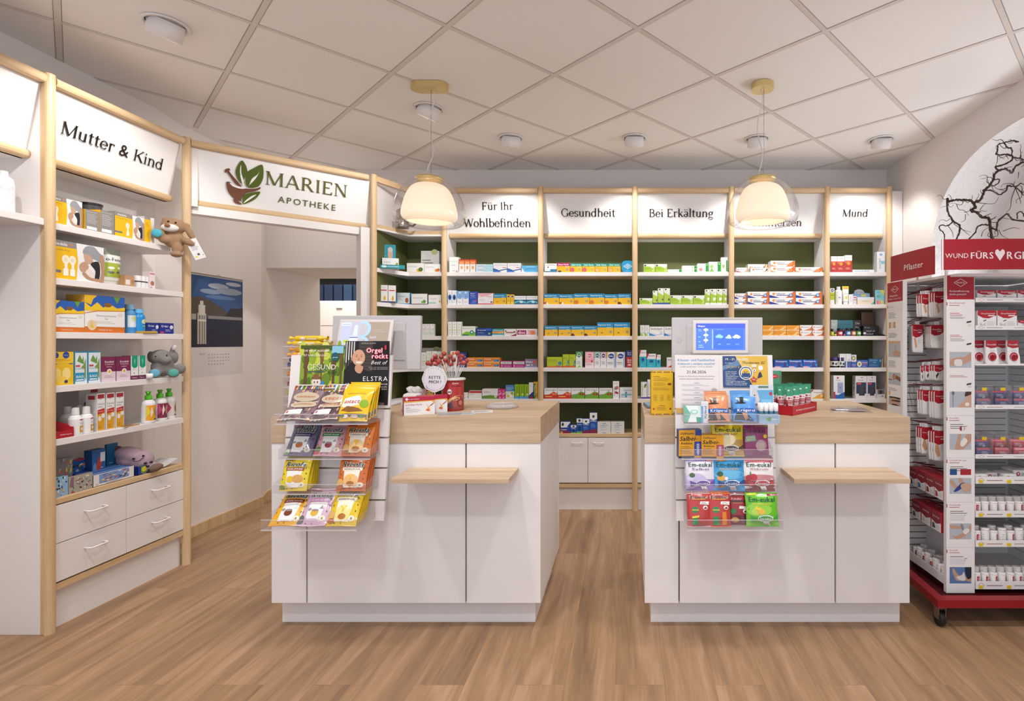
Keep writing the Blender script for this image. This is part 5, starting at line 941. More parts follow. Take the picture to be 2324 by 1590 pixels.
art(m, w_, w_, flat((-w_/2, -.0123, 0), (w_, 0, 0), (0, 0, w_), (0, -1, 0)), [P([(.12, .5), (.5, .74), (.88, .5), (.5, .26)], 'e8f4fa'), P([(.2, .5), (.5, .69), (.8, .5), (.5, .31)], '1fa6dc'), P([(.28, .5), (.5, .64), (.72, .5), (.5, .36)], 'cfeaf6'), T('WIR', .5, .5, .3, '1fa6dc', 'B', .12), R(.28, .12, .62, .16, '8fd4ee')])
put(m.build('rounded_tin', M_PLAS), 'B3', 1050, 930, 0, BY+.03, 'cyan rounded square tin with white diamond', 'top shelf, Gesundheit bay', 'tin')
# steel pot in the corner unit
t = thing('steel_pot', 'small steel pot with black handle on the corner unit top board', 'pot', (-1.695, 3.99, 2.1525), radians(20))
m = MB(); m.lathe([(0, .0), (.045, 0), (.047, .008), (.047, .055), (.043, .058), (.043, .115), (.047, .12), (.045, .126), (.02, .145), (.012, .15), (.012, .17), (0, .172)], 28); m.build('body', M_STEEL, t)
m = MB(); m.tube([(.045, 0, .025), (.075, 0, .02), (.092, 0, .04), (.092, 0, .075), (.075, 0, .09), (.046, 0, .085)], .008, 8); m.build('handle', M_BLACK, t)
m = MB(); m.tube([(.0, 0, .17), (.012, 0, .195), (.05, 0, .205), (.075, 0, .21), (.08, 0, .12), (.085, 0, .05)], .003, 6); m.tube([(.075, 0, .21), (.095, 0, .205)], .006, 6); m.build('bail_wire', M_STEEL, t)
# toothcare on the second shelf of the Mund bay
P2 = 'second shelf, Mund bay'
o = carton('medicine_box', .034, .05, .125, ('eeeeea', 'b9c82a', [R(0, .28, 1, .74, 'b9c82a'), E(.5, .86, .3, .09, '3a4a8a'), E(.5, .86, .14, .04, 'dde'), T('ton', .5, .58, .7, '5a6a1a', 'B', .1)])); put(o, 'B5', 1277, 0, 1, BY+.02, 'lime and white box beside the white bottle', P2, 'box')
o = lathe_obj('bottle', [(0, 0, 'f2f2f0'), (.027, 0, 'f2f2f0'), (.0275, .085, 'f2f2f0'), (.0275, .10, 'f2f2f0'), (.022, .112, 'f2f2f0'), (.013, .116, 'f2f2f0'), (.013, .118, 'f2f2f0'), (.015, .119, 'e9e9ea'), (.015, .138, 'e9e9ea'), (0, .139, 'e9e9ea')], [T('ay', .5, .5, .25, '333', 'B', .2)], 0, .02, .09, .0277); put(o, 'B5', 1347, 0, 1, BY+.04, 'white screw-cap bottle with short dark lettering', P2, 'bottle')
def tube_obj(name, w, h, capc, body, ops, flatcap=True, hang=0):
    """soft tube standing on its cap: round below, flat seal above"""
    m = MB(); n = 20; rows_ = 10; r = w/2
    pt = lambda u, v: (r*cos(u)*(1+.10*v), r*sin(u)*(1-v)**.8*.95+(.0006*sin(u)), v)
    zc = h*.16
    for j in range(rows_):
        v0, v1 = j/rows_, (j+1)/rows_
        q = [(*pt(2*pi*i/n, v)[:2], zc+(h-zc)*v) for v in (v0, v1) for i in range(n)]
        m.add(q, [(i, (i+1) % n, n+(i+1) % n, n+i) for i in range(n)], body, 0, True)
    m.lathe([(0, 0), (r*.86, 0), (r*.9, .003), (r*.9, zc), (r*.5, zc)], n, capc)
    sf = lambda u, v, k: (r*(2*u-1)*.97*(1+.10*v), -(sqrt(max(0, 1-((2*u-1)*.97)**2))*r*(1-v)**.8*.95+.0006+k*.00015), zc+(h-zc)*v)
    art(m, w, h-zc, sf, ops, 0, True); return m.build(name, M_PLAS)
o = tube_obj('tube', .046, .142, 'eeeeea', 'f2f2ee', [R(.0, .80, 1, 1, 'e6d82a'), R(.2, .84, .8, .92, 'f09a8a'), T('PLUS', .5, .5, .5, '7a8a8a', 'B', .1), E(.5, .25, .22, .1, 'e6d84a')]); put(o, 'B5', 1430, 0, 1, BY+.04, 'standing tube with yellow crimped end', P2, 'tube')
o = carton('medicine_box', .032, .03, .078, ('eceaea', 'dcdada', [T('dental', .4, .5, .6, '8a8aa8', 'b', .2, 0, 0, 1)])); put(o, 'B5', 1495, 0, 1, BY+.02, 'small white box beside the yellow-ended tube', P2, 'box')
o = carton('medicine_box', .024, .03, .063, ('eceaea', 'dcdada', [R(.1, .75, .9, .9, 'c8404a'), R(.1, .5, .9, .6, 'c8404a'), Ls(.2, .1, .8, .4, 2, '999')])); put(o, 'B5', 1540, 0, 1, BY+.015, 'tiny white box with red bars', P2, 'box')
t = thing('counter_display', f'blue and cream display box with arched header card, {P2}', 'display box')
m = MB(); m.box(-.066, .066, 0, .07, 0, .056, cols=['e9d9c0', 'd0d8e0', '8fb8dc', '8fb8dc', '99a', 'c9d4dc']); art(m, .132, .056, flat((-.066, 0, 0), (.132, 0, 0), (0, 0, .056), (0, -1, 0)), [P([(0, .6), (1, .7), (1, 1), (0, 1)], 'dfe4e8'), P([(.8, 0), (1, .4), (1, 0)], '6fb09a'), R(.3, .4, .7, .46, 'c0a88a')]); m.build('box_body', M_PRINT, t)
m = MB(); pts = [(-.08, .05), (.06, .05), (.06, .09), (.02, .095), (-.0, .118), (-.03, .124), (-.06, .112), (-.065, .09), (-.08, .088)]
m.add([(x, .06, z) for x, z in pts]+[(x, .064, z) for x, z in pts], [tuple(range(9)), tuple(range(17, 8, -1))]+[(9+i, 9+(i+1) % 9, (i+1) % 9, i) for i in range(9)], '8fb8dc'); art(m, .14, .074, flat((-.08, .0597, .05), (.14, 0, 0), (0, 0, .074), (0, -1, 0)), [E(.4, .72, .26, .22, 'c6ccd2'), T('DenTiger', .4, .7, .44, '667', 'b', .14), R(.5, .2, .8, .5, 'e9d88a')]); m.build('header_card', M_PRINT, t)
put(t, 'B5', 1665, 0, 1, BY+.02, 'blue and cream display', P2, 'display box'); t['label'] = f'blue and cream display box with arched header card, {P2}'
m = MB(); m.box(-.034, .034, 0, .006, 0, .112, '8fd4dc'); art(m, .068, .112, flat((-.034, 0, 0), (.068, 0, 0), (0, 0, .112), (0, -1, 0)), [P([(.5, 1), (1, 1), (1, .6)], 'e6e05a'), E(.35, .55, .25, .1, '6fc0a8'), R(.1, .0, .95, .3, 'cfe4e6'), R(.16, .02, .4, .28, 'f0786a'), R(.44, .02, .66, .28, 'f0a0a0'), R(.7, .02, .9, .28, 'd9e04a'), T('sulcus', .4, .86, .5, '3a8aa0', 'b', .08)]); m.box(-.034, .034, .006, .03, 0, .005, '8fd4dc')
put(m.build('blister_card', M_PRINT), 'B5', 1828, 0, 1, BY+.03, 'turquoise and yellow blister card of small brushes', P2, 'blister card')
# dark jars on the third shelf of the Mund bay
P3 = 'third shelf, Mund bay'
def jar(a, w, h, c, desc, lid='17171a', y=BY+.035):
    cs = CR['B6'][2]; r = w/cs*y/F/2; H = h/cs*y/F
    o = lathe_obj('supplement_jar', [(0, 0, '1b1a1c'), (r*.94, 0, '1b1a1c'), (r, .003, '1b1a1c'), (r, H*.08, '1b1a1c'), (r, H*.10, c), (r, H*.62, c), (r, H*.64, '1b1a1c'), (r*.92, H*.70, '1b1a1c'), (r*.72, H*.74, '1b1a1c'), (r*.72, H*.76, lid), (r*.86, H*.765, lid), (r*.86, H*.985, lid), (0, H, lid)], [E(.5, .5, .3, .26, 'e8e8e4') if w > 50 else R(.3, .4, .7, .6, 'e8e8e4'), Ls(.2, .1, .8, .25, 1, 'eee')], 0, H*.1, H*.62, r)
    put(o, 'B6', a, 0, 2, y, desc, P3, 'jar')
for a, w, h, c, ds in ((1070,42,92,'d8d21e','black-lidded jar with broad yellow label'), (1110,34,42,'e0d81e','tiny dark jar with yellow label'), (1168,74,98,'c0384a','black-lidded jar with crimson label'), (1225,30,40,'b8384a','tiny dark jar with crimson label'), (1274,66,100,'3a8ad0','black-lidded jar with blue label'), (1342,64,100,'d8763a','black-lidded jar with orange label'), (1410,64,98,'4a9a3a','black-lidded jar with green label'), (1480,60,96,'2a2a2c','black-lidded jar with dark label')): jar(a, w, h, c, ds)
m = MB()
for i in range(5): m.box(-.06+i*.008, .05+i*.006, -.03+i*.012, .05+i*.01, i*.003, i*.003+.0015, ['1b1b1d', '2a2a2c', '17171a'][i % 3])
put(m.build('leaflet_stack', M_PRINT), 'B6', 1690, 0, 2, BY+.045, 'loose stack of black leaflets lying flat', P3, 'leaflets')
P4 = 'fourth shelf, Mund bay'
for a in (1090, 1185):
    y = BY+.04; r = .048/2*1.0; H = .10
    r = 54/CR['B6'][2]*y/F; H = 132/CR['B6'][2]*y/F
    o = lathe_obj('supplement_jar', [(0, 0, '1a181a'), (r, 0, '1a181a'), (r, H*.16, '1a181a'), (r, H*.17, 'e8e8e6'), (r, H*.62, 'e8e8e6'), (r, H*.63, '1a181a'), (r*.9, H*.72, '1a181a'), (r*.9, H*.74, '4a3478'), (r*.95, H*.75, '4a3478'), (r*.95, H*.97, '4a3478'), (0, H, '4a3478')], [E(.3, .5, .1, .3, '222'), E(.6, .4, .12, .3, '333'), E(.8, .6, .06, .2, '222'), Ls(.1, .76, .9, .9, 1, '999')], 0, H*.17, H*.62, r)
    put(o, 'B6', a, 0, 3, y, 'dark jar with purple lid and speckled white label', P4, 'jar', 'purple-lidded jars in the Mund bay')
# ---------------------------------------------------------------- the Mutter & Kind bay: goods face the room (+x)
PL = [f'{l}, Mutter bay' for l in LEVN]
GRPL = [f'goods on the {l} of the Mutter bay' for l in LEVN]
def lpos(crop, a, b, yt, lev, X=-2.600):
    cx, cy, cs = CR[crop]; pa, pb = cx+a/cs, cx+b/cs; Y0 = F*(-X)/(PX0-pa); Y1 = F*(-X)/(PX0-pb); ym = F*(-X)/(PX0-(pa+pb)/2)
    return Y0, Y1, EYE+(PY0-(cy+yt/cs))*ym/F-(ZL[lev]+.0006)
def lbox(crop, a, b, yt, lev, d, D=.07, back=0.0, nm='carton', cat='box', lean=0, turn=0, desc=None):
    X = -2.600-back; Y0, Y1, H = lpos(crop, a, b, yt, lev, X); Y0 = max(Y0, 2.386); Y1 = min(Y1, 3.084)
    o = carton(nm, Y1-Y0-.001, min(D, .20-back), H, d); o.location = (X, (Y0+Y1)/2, ZL[lev]+.0006); o.rotation_euler = (lean, 0, pi/2+turn)
    reg(o, desc or d[3], PL[lev], cat, GRPL[lev], o.location.y, 'from near post'); return o
def lput(o, crop, a, lev, X, desc, cat, turn=0, group=True):
    cx, cy, cs = CR[crop]; o.location = (X, F*(-X)/(PX0-(cx+a/cs)), ZL[lev]+.0006); o.rotation_euler = (0, 0, pi/2+turn)
    reg(o, desc, PL[lev], cat, GRPL[lev], o.location.y, 'from near post'); return o
def mother(u0, u1):
    w_ = u1-u0; q = lambda u, v: (u0+w_*u, v)
    return [P(smooth(x[1], 3), x[2]) if i_ else x for i_, x in enumerate([P([q(.0, 0), q(.06, .5), q(.0, 1), q(1, 1), q(1, 0)], 'efeeec'), P([q(.22, .78), q(.34, .95), q(.62, .98), q(.86, .82), q(1, .74), q(1, .5), q(.7, .62), q(.4, .66)], '9a9ea3'),
            P([q(.26, .74), q(.5, .72), q(.6, .55), q(.42, .48), q(.3, .55)], 'c9a58e'), P([q(.84, .7), q(1, .74), q(1, .0), q(.82, 0), q(.9, .3)], 'b98f76'), P([q(.5, .5), q(.8, .58), q(.86, .3), q(.8, .06), q(.66, .1), q(.68, .32)], '26262a'),
            P([q(.1, .42), q(.3, .54), q(.44, .42), q(.34, .26), q(.16, .26)], 'c39a82'), P([q(.34, .3), q(.5, .34), q(.66, .2), q(.5, .06), q(.34, .12)], 'e6e0d6'), P([q(.2, .2), q(.4, .06), q(.84, .02), q(.84, .1), q(.5, .12), q(.3, .24)], 'b98f76')])]
def pump(n=1, u=.24):
    o = []
    for i in range(n):
        x = u+i*.12; o += [E(x, .52, .065, .12, 'f4efdc'), E(x, .52, .035, .07, 'e9dfc0'), R(x-.02, .2, x+.03, .46, 'f6f2e4'), R(x-.045, .1, x+.045, .28, 'f8f4ea')]
    return o
MED = lambda su, n=1, u=.2: [R(0, .84, su+.02, 1, '8f8c8a'), T('medela', su*.4, .915, su*.52, 'f4f2f0', 'B', .08), E(su*.8, .92, .02, .03, 'e8782a'), T('PersonalFit PLUS', su*.42, .76, su*.66, '7a6a2a', 'b', .05), R(0, .16, su*.42, .23, '77777a')]+pump(n, u)+mother(su, 1)
YEL = 'f2bd12'
lbox('L2', 20, 382, 128, 0, (YEL, 'b9b5b0', MED(.50), 'yellow carton with mother photo'), .08)
greyb = lambda: ('8f8b88', YEL, [T('PersonalFit PLUS', .45, .91, .7, 'e9e6e4', 'b', .05), Ls(.12, .34, .88, .84, 7, 'c4c1be'), R(.1, .06, .8, .2, 'eceae8')], 'grey carton back with white print')
lbox('L2', 412, 558, 254, 0, greyb(), .06); lbox('L2', 563, 706, 262, 0, greyb(), .06)
lbox('L2', 710, 1003, 296, 0, (YEL, '8f8b88', MED(.58, 1, .42), 'yellow carton with mother photo'), .08)
lbox('L2', 1006, 1104, 322, 0, (YEL, 'e6e2de', [R(.0, .9, .7, 1, '8f8c8a'), P([(.6, 0), (.7, .5), (.6, 1), (1, 1), (1, 0)], 'e9e4dc'), E(.7, .3, .2, .18, 'cfc9b4'), Ls(.1, .6, .5, .8, 3, 'c99a1a')], 'narrow yellow and white pack beside the teddy'), .04)
o = lathe_obj('dark_can', [(0, 0, '4a4a4c'), (.042, 0, '4a4a4c'), (.042, .155, '4a4a4c'), (.045, .156, '222'), (.045, .166, '222'), (0, .167, '2d2d2f')]); lput(o, 'L2', 470, 0, -2.74, 'dark round can behind the grey cartons', 'can')
lbox('L2', 20, 598, 578, 1, (YEL, '8f8b88', MED(.47, 2, .28), 'large yellow carton with mother and baby photo'), .09)
# pouch
o = bag('pouch', .105, .185, .05, [R(0, .80, 1, 1, '8d9a8a'), R(0, .60, 1, .82, 'eef0ea'), T('o-Feme', .5, .70, .8, '33566a', 'B', .09), R(0, .22, 1, .60, 'a9b83a'), E(.3, .46, .14, .035, 'f0efe6'), E(.7, .47, .14, .035, 'f0efe6'), E(.3, .34, .14, .035, '5a5a4a'), E(.68, .35, .14, .035, '5a5a4a'), R(0, .12, 1, .20, 'f0f0ea'), R(0, .0, 1, .1, 'e9e7e2')], 'c9d0a8'); lput(o, 'L2', 665, 1, -2.64, 'olive and white stand-up pouch beside the large yellow carton', 'pouch')
lbox('L2', 806, 907, 905, 1, ('c39a72', 'b48a62', [R(.1, .15, .55, .6, 'ece6de'), R(.75, .3, .92, .6, 'a87e5a')], 'small kraft brown box with white labels'), .04)
for a in (934, 980, 1026):
    o = lathe_obj('jar', [(0, 0, 'e9e8e6'), (.0175, 0, 'e9e8e6'), (.0175, .030, 'e9e8e6'), (.0177, .031, '4a2a22'), (.0177, .036, '4a2a22'), (.0185, .037, 'f2f1ef'), (.0185, .064, 'f2f1ef'), (0, .065, 'f2f1ef')]); lput(o, 'L2', a, 1, -2.625, 'white-lidded jar with dark brown ring', 'jar')
lbox('L2', 1057, 1113, 868, 1, ('f0e2e2', 'e6d4d6', [E(.5, .32, .34, .14, 'b8785e'), R(.1, .84, .9, .92, 'd86a8a'), R(.1, .05, .5, .1, '888')], 'tall pink and white box beside the small jars'), .04)
# third shelf
wick = lambda r: ('f1efed', 'dcb24a', [R(0, 0, 1, .16, 'd9762c'), R(0, .58, 1, 1, '2a60b4'), P([(0, .58), (1, .58), (1, .72), (.8, .68), (.6, .8), (.45, .68), (.3, .82), (.15, .68), (0, .8)], 'f0c82a'), P([(.0, .8), (.15, .74), (.2, .9), (.3, 1), (0, 1)], 'e9b92a'), P([(.7, 1), (.8, .8), (.88, 1)], '6a9a3a'), E(.56, .76, .1, .06, '8a5a2a'), P([(0, .52), (.3, .60), (1, .62), (1, .58), (.4, .56), (0, .48)], 'c9823a'), P([(0, .16), (0, .5), (.3, .57), (1, .6), (1, .16)], 'f1efed'),
        T('Bienenwachswickel', .52, .46, .5, '6f7a6a', 's', .08), T('Set', .52, .38, .08, '6f7a6a', 's', .06), Ls(.24, .24, .8, .32, 2, 'c9c6c0'), E(.88, .5, .07, .06, 'e2dfdb'), T('Wickel & Co.', .5, .08, .34, 'f3e6da', 's', .08)]+([E(.17, .2, .11, .14, 'e6d0b0'), P([(.12, .12), (.16, .32), (.22, .12)], 'e9c24a')] if r else []), 'white carton with blue and yellow flowers')
lbox('L2', 30, 402, 1158, 2, wick(0), .05); lbox('L2', 405, 808, 1112, 2, wick(1), .09)
def bottle2(r, h, body, cap, ops): return lathe_obj('bottle', [(0, 0, body), (r*.96, 0, body), (r, .003, body), (r, h*.66, body), (r*.85, h*.74, body), (r*.6, h*.80, body), (r*.6, h*.82, cap), (r*.72, h*.825, cap), (r*.70, h*.98, cap), (0, h, cap)], ops, 0, h*.06, h*.64, r)
o = bottle2(.026, .155, '4f94c8', '8fc8ea', [R(.05, .05, .95, .95, 'e3eef6'), E(.5, .76, .24, .2, 'cfe0c0'), E(.5, .76, .12, .1, 'e0d87a'), R(.05, 0, .95, .25, '3f8fd0'), Ls(.2, .35, .8, .5, 2, '9ab')]); lput(o, 'L2', 855, 2, -2.64, 'clear blue bottle with white label and pale cap', 'bottle')
o = bottle2(.028, .132, '1f93d8', '6fc0ee', [E(.6, .72, .24, .18, 'd9e6c0'), E(.6, .72, .12, .1, 'e0d87a'), R(.45, .38, .9, .45, 'c9e04a'), T('Puder', .6, .54, .3, '0f5a9a', 'B', .1), E(.7, .2, .1, .1, '9ad0a0')]); lput(o, 'L2', 946, 2, -2.63, 'solid sky-blue bottle beside the clear blue one', 'bottle')
qt = ('1f2f8c', '182670', [T('Q-tips', .36, .72, .5, 'f0f2fa', 'B', .3), E(.84, .62, .12, .18, 'e6e9f4'), E(.8, .5, .06, .1, 'c9d0ea'), R(.05, .06, .3, .2, 'd23a4a'), Ls(.4, .2, .8, .44, 2, 'b9c2e6')], 'navy box with cotton bud picture')
lbox('L2', 1028, 1153, 1378, 2, qt, .05); lbox('L2', 1157, 1299, 1382, 2, qt, .05)
m = MB(); m.box(-.042, .042, 0, .06, 0, .012, 'c9a24a', bev=.002); lput(m.build('flat_tin', M_PLAS), 'L2', 1070, 2, -2.575, 'flat golden tin in front of the navy boxes', 'tin')
# fourth shelf
lbox('L3', 20, 280, 160, 3, ('edc02a', 'd9a91d', [R(0, .68, 1, .98, 'f0c63a'), E(.25, .9, .13, .09, '24489c'), E(.68, .9, .14, .1, '24489c'), T('Tetesept', .68, .9, .2, 'f0e6b0', 'B', .1), Ls(.1, .72, .95, .8, 2, 'b98a1a'), R(.1, .62, .3, .65, '4a6a9a'), R(.8, .62, .98, .65, '4a6a9a'), E(.3, .36, .18, .16, 'f6d878'), E(.7, .34, .18, .18, 'f8e08a'), E(.5, .16, .2, .12, 'f3cf5a'), E(.68, .1, .08, .05, '3a4a5a')], 'bright yellow bath carton with bubble print'), .07)
bad = ('dfeaf0', '3f9ab8', [R(.0, .0, .06, 1, '3f9ab8'), R(0, .96, 1, 1, '2f8aa8'), P([(.2, .7), (.4, .9), (.6, .74), (.7, .86), (.75, .6), (.5, .64)], '6f9a4a'), P([(.5, .5), (.75, .6), (.9, .8), (.92, .1), (.8, .2), (.78, .45)], '7f9a52'), R(.1, .52, .44, .58, 'c84a4a'), T('Erkältung', .40, .47, .6, '7a9aa8', 'b', .06), R(.06, .08, .78, .34, '2f9ac0'), T('BAD', .42, .22, .6, 'f2f6f8', 'B', .12), R(.12, .1, .7, .14, 'dfeef4')], 'turquoise-edged carton with green leaves')
lbox('L3', 288, 409, 155, 3, bad, .06); lbox('L3', 415, 537, 153, 3, bad, .06)
euc = ('e6d2dc', '6f2a4c', [R(0, .40, 1, 1, '7a2a50'), T('Eucabal', .55, .80, .62, 'f0e6ea', 'B', .11), T('Kinderbad', .55, .70, .58, 'e6d0da', 'b', .1), R(.35, .58, .72, .61, 'c9a0b4'), E(.55, .40, .17, .11, 'f4eef0'), E(.55, .40, .09, .06, 'e9b92a'), Ls(.24, .14, .86, .26, 2, 'b99aa8')], 'plum and pink bath carton with yellow duck')
lbox('L3', 541, 681, 206, 3, euc, .06); lbox('L3', 686, 820, 204, 3, euc, .06)
grn = ('f1f1ee', '6a2a4a', [R(.12, .62, .92, 1, '18a07a'), E(.52, .62, .40, .14, '18a07a'), P([(.5, .6), (.4, .8), (.52, .9), (.62, .8)], '6fd0aa'), R(0, 0, 1, .17, '70304f'), T('Thymian', .5, .08, .7, 'e6d0da', 'B', .08), Ls(.25, .4, .8, .46, 1, 'bbb'), E(.45, .27, .06, .025, '444')], 'white carton with green rounded banner')
lbox('L3', 823, 895, 196, 3, grn, .05); lbox('L3', 898, 969, 194, 3, grn, .05)
m = MB(); m.lathe([(0, 0), (.014, 0), (.015, .028), (0, .028)], 20, 'f0efee'); lput(m.build('small_cup', M_PLAS), 'L3', 1002, 3, -2.575, 'tiny white cup in front of the grey plush', 'cup')
# fifth shelf
t = thing('display_tray', f'red and white display tray of sprays, {PL[4]}', 'tray')
m = MB(); 
for (x0, x1, y0, y1, z1) in ((-.045, .045, 0, .002, .030), (-.045, -.043, 0, .11, .06), (.043, .045, 0, .11, .045)): m.box(x0, x1, y0, y1, 0, z1, 'c02030')
m.prism_x([(0, 0), (0, .030), (.03, .058), (.11, .075), (.11, 0)][::-1], .0435, .0455, 'c8283a'); m.box(-.045, .045, .108, .11, 0, .075, 'd9d3d0'); m.box(-.045, .045, 0, .11, 0, .002, 'd9d3d0'); m.box(-.045, .045, 0, .11, 0.002, .02, 'efe9e6'); art(m, .09, .03, flat((-.045, -.0002, 0), (.09, 0, 0), (0, 0, .03), (0, -1, 0)), [R(0, 0, 1, 1, 'b81f30'), T('NYDA Express', .62, .5, .56, 'f3e6e6', 'B', .5)]); m.build('tray_body', M_PRINT, t)
lput(t, 'L3', 120, 4, -2.585, 'x', 'tray'); REG.pop(); t['label'] = f'red and white cardboard display tray by the near post, {PL[4]}'; t.location.y = 2.432
def spray():
    t = thing('spray_bottle', 'x x x x', 'bottle')
    o = lathe_obj('bottle_body', [(0, 0, 'f0efee'), (.024, 0, 'f0efee'), (.025, .004, 'f0efee'), (.025, .075, 'f0efee'), (.020, .088, 'f0efee'), (.012, .096, 'f0efee')], [T('Läuse', .62, .72, .34, '8a8684', 'b', .12), R(.45, .92, .8, .99, 'b8343a'), R(.45, .12, .82, .55, 'dfa22a'), E(.62, .34, .1, .1, 'f3eadc')], 0, .004, .075, .0251); o.parent = t
    o = lathe_obj('spray_cap', [(.012, .095, 'e9e8e7'), (.015, .096, 'e9e8e7'), (.013, .128, 'e9e8e7'), (0, .130, 'e9e8e7')]); o.parent = t; return t
s0 = spray(); lput(s0, 'L3', 296, 4, -2.61, 'amber-labelled white spray bottle, front pair', 'bottle')
s1 = copy_tree(s0); lput(s1, 'L3', 400, 4, -2.61, 'amber-labelled white spray bottle, front pair', 'bottle')
s2 = copy_tree(s0); lput(s2, 'L3', 222, 4, -2.70, 'white spray bottle, rear pair', 'bottle'); s3 = copy_tree(s0); lput(s3, 'L3', 345, 4, -2.70, 'white spray bottle, rear pair', 'bottle')
lbox('L3', 330, 590, 492, 4, ('e6e3e1', 'd0ccc8', [R(.42, .86, .68, .96, 'b0343c'), E(.26, .56, .1, .1, '8a4a3a'), E(.26, .54, .06, .07, 'd8b09a'), R(.16, .2, .42, .44, 'c98a4a'), Ls(.5, .3, .9, .7, 5, 'bbb')], 'white info card with woman picture behind the cartons'), .004, .14, 'info_card', 'card', 0)
la = ('f1efed', 'e6e3e0', [R(.08, .86, .9, .97, 'b0343c'), Ls(.3, .83, .7, .86, 1, '777'), T('Läuse', .5, .72, .84, '55504c', 'b', .1), Ls(.1, .62, .9, .67, 1, '999'), R(.06, .02, .94, .54, 'e0a42a'), P([(.06, .44), (.06, .56), (.94, .60), (.94, .48)], 'c8382e'), T('Bestseller', .48, .52, .7, 'f3dcd8', 'B', .06), E(.74, .40, .2, .06, 'f2ece0'), E(.34, .33, .2, .07, 'f2ece0'), Ls(.12, .06, .7, .16, 2, 'b8801a')], 'tall white carton with amber and red front', [R(.2, .84, .8, .94, 'b0343c'), Ls(.15, .3, .9, .7, 8, 'bbb')])
for a, b, y in ((502, 579, 552), (591, 671, 546), (682, 759, 539)): lbox('L3', a, b, y, 4, la, .055)
def pumpb(label_cols):
    t = thing('pump_bottle', 'x x x x', 'bottle'); c1, c2, c3 = label_cols
    o = lathe_obj('bottle_body', [(0, 0, 'f1f0ef'), (.029, 0, 'f1f0ef'), (.031, .006, 'f1f0ef'), (.031, .105, 'f1f0ef'), (.026, .118, 'f1f0ef'), (.014, .125, 'f1f0ef')], [R(0, .06, 1, .86, c1), P([(0, .2), (.3, .5), (.1, .8), (0, .86)], c2), P([(.3, .2), (.45, .5), (.35, .8), (.28, .5)], 'f0e6d8'), E(.72, .5, .24, .26, c3), E(.74, .62, .1, .09, 'efe9e0'), R(.5, .08, .98, .16, '3a4a6a')], 0, .008, .11, .0312); o.parent = t
    m = MB(); m.lathe([(.014, .124), (.0155, .125), (.0155, .146), (.009, .150), (.009, .162), (.012, .163), (.012, .170), (0, .171)], 20, '5cc42a'); m.tube([(0, 0, .167), (0, -.018, .168), (0, -.032, .162)], .0052, 8, '5cc42a'); o = m.build('pump_head', M_PLAS, t); o.rotation_euler = (0, 0, -.9); return t
lput(pumpb(('f0a62a', 'e8d23a', 'b98a5a')), 'L3', 990, 4, -2.61, 'white pump bottle with green head and orange label', 'bottle')
lput(pumpb(('8a2a4c', 'c84a7a', 'b08a6a')), 'L3', 1100, 4, -2.63, 'white pump bottle with green head and plum label', 'bottle')
lput(pumpb(('e6dcd4', 'c8307a', 'a88a6a')), 'L3', 1186, 4, -2.645, 'white pump bottle with green head and cream label', 'bottle')
m = MB(); m.box(-.05, .06, 0, .05, 0, .004, cols=['b98a4a', 'ddd', 'ddd', 'ddd', 'ddd', 'c9a87a']); m.box(-.04, .03, .01, .045, .004, .006, '8a6a4a'); lput(m.build('leaflet', M_PRINT), 'L3', 830, 4, -2.585, 'tan leaflets lying flat before the pump bottles', 'leaflets', .2)
# sixth level: children's things on the oak board
def speckle(n, cols, u0=.05, u1=.95, v0=.05, v1=.95, s=.06):
    r = random.Random(n); return [E(r.uniform(u0, u1), r.uniform(v0, v1), r.uniform(.4, 1)*s, r.uniform(.5, 1.2)*s, r.choice(cols)) for _ in range(n)]
kid = ['d8b23a', 'c84a3a', 'e6e6e6', '6a4a32', '3a6ab0', '2a2a3a', '9ab0d0', 'd0a070']
t = thing('display_backboard', f'rounded blue cardboard backboard with colourful shapes, {PL[5]}', 'display card')
m = MB(); pts = [(-.13, 0), (.12, 0), (.12, .05), (.075, .10), (.05, .125), (0, .137), (-.05, .125), (-.075, .09), (-.13, .055)]; n = len(pts)
m.add([(x, -.003, z) for x, z in pts]+[(x, 0, z) for x, z in pts], [tuple(range(n)), tuple(range(2*n-1, n-1, -1))]+[(n+i, n+(i+1) % n, (i+1) % n, i) for i in range(n)], '1f5fae')
art(m, .25, .137, flat((-.13, -.0034, 0), (.25, 0, 0), (0, 0, .137), (0, -1, 0)), [R(.0, 0, .96, .12, 'e6e2de'), R(.44, .9, .62, .97, 'c8343a')]+speckle(34, kid, .12, .8, .2, .82, .045)); m.build('card', M_PRINT, t)
lput(t, 'L3', 330, 5, -2.70, 'x', 'display card'); REG.pop(); t['label'] = f'rounded blue cardboard backboard with colourful shapes, {PL[5]}'
lbox('L3', 455, 585, 1085, 5, ('2a62a8', '234f88', [P([(.1, .1), (.5, .8), (.7, .6), (.5, 0)], 'c8402e'), R(.6, .62, .95, .9, 'dfe6ee'), E(.2, .4, .14, .22, '6a9ad0'), Ls(.6, .3, .9, .5, 2, '9ab4d8')], 'blue box with red shape in front of the backboard'), .04, .06)
def disp(name, w, d, h, hb, cols, ops, desc, crop, a, lev, X, inside=None):
    t = thing(name, 'x x x x', 'display box'); c1, c2 = cols; m = MB()
    m.box(-w/2, w/2, 0, .002, 0, h, c1); m.box(-w/2, w/2, d-.002, d, 0, hb, c2)
    for s in (-w/2, w/2-.002): m.prism_x([(0, 0), (0, h), (d*.5, h), (d, hb), (d, 0)][::-1], s, s+.002, c2)
    m.box(-w/2, w/2, 0, d, 0, .002, c2); art(m, w, h, flat((-w/2, -.0003, 0), (w, 0, 0), (0, 0, h), (0, -1, 0)), ops); m.build('box_body', M_PRINT, t)
    if inside: inside(t)
    lput(t, crop, a, lev, X, 'x', 'display box'); REG.pop(); t['label'] = f'{desc}, {PL[lev]}'; return t
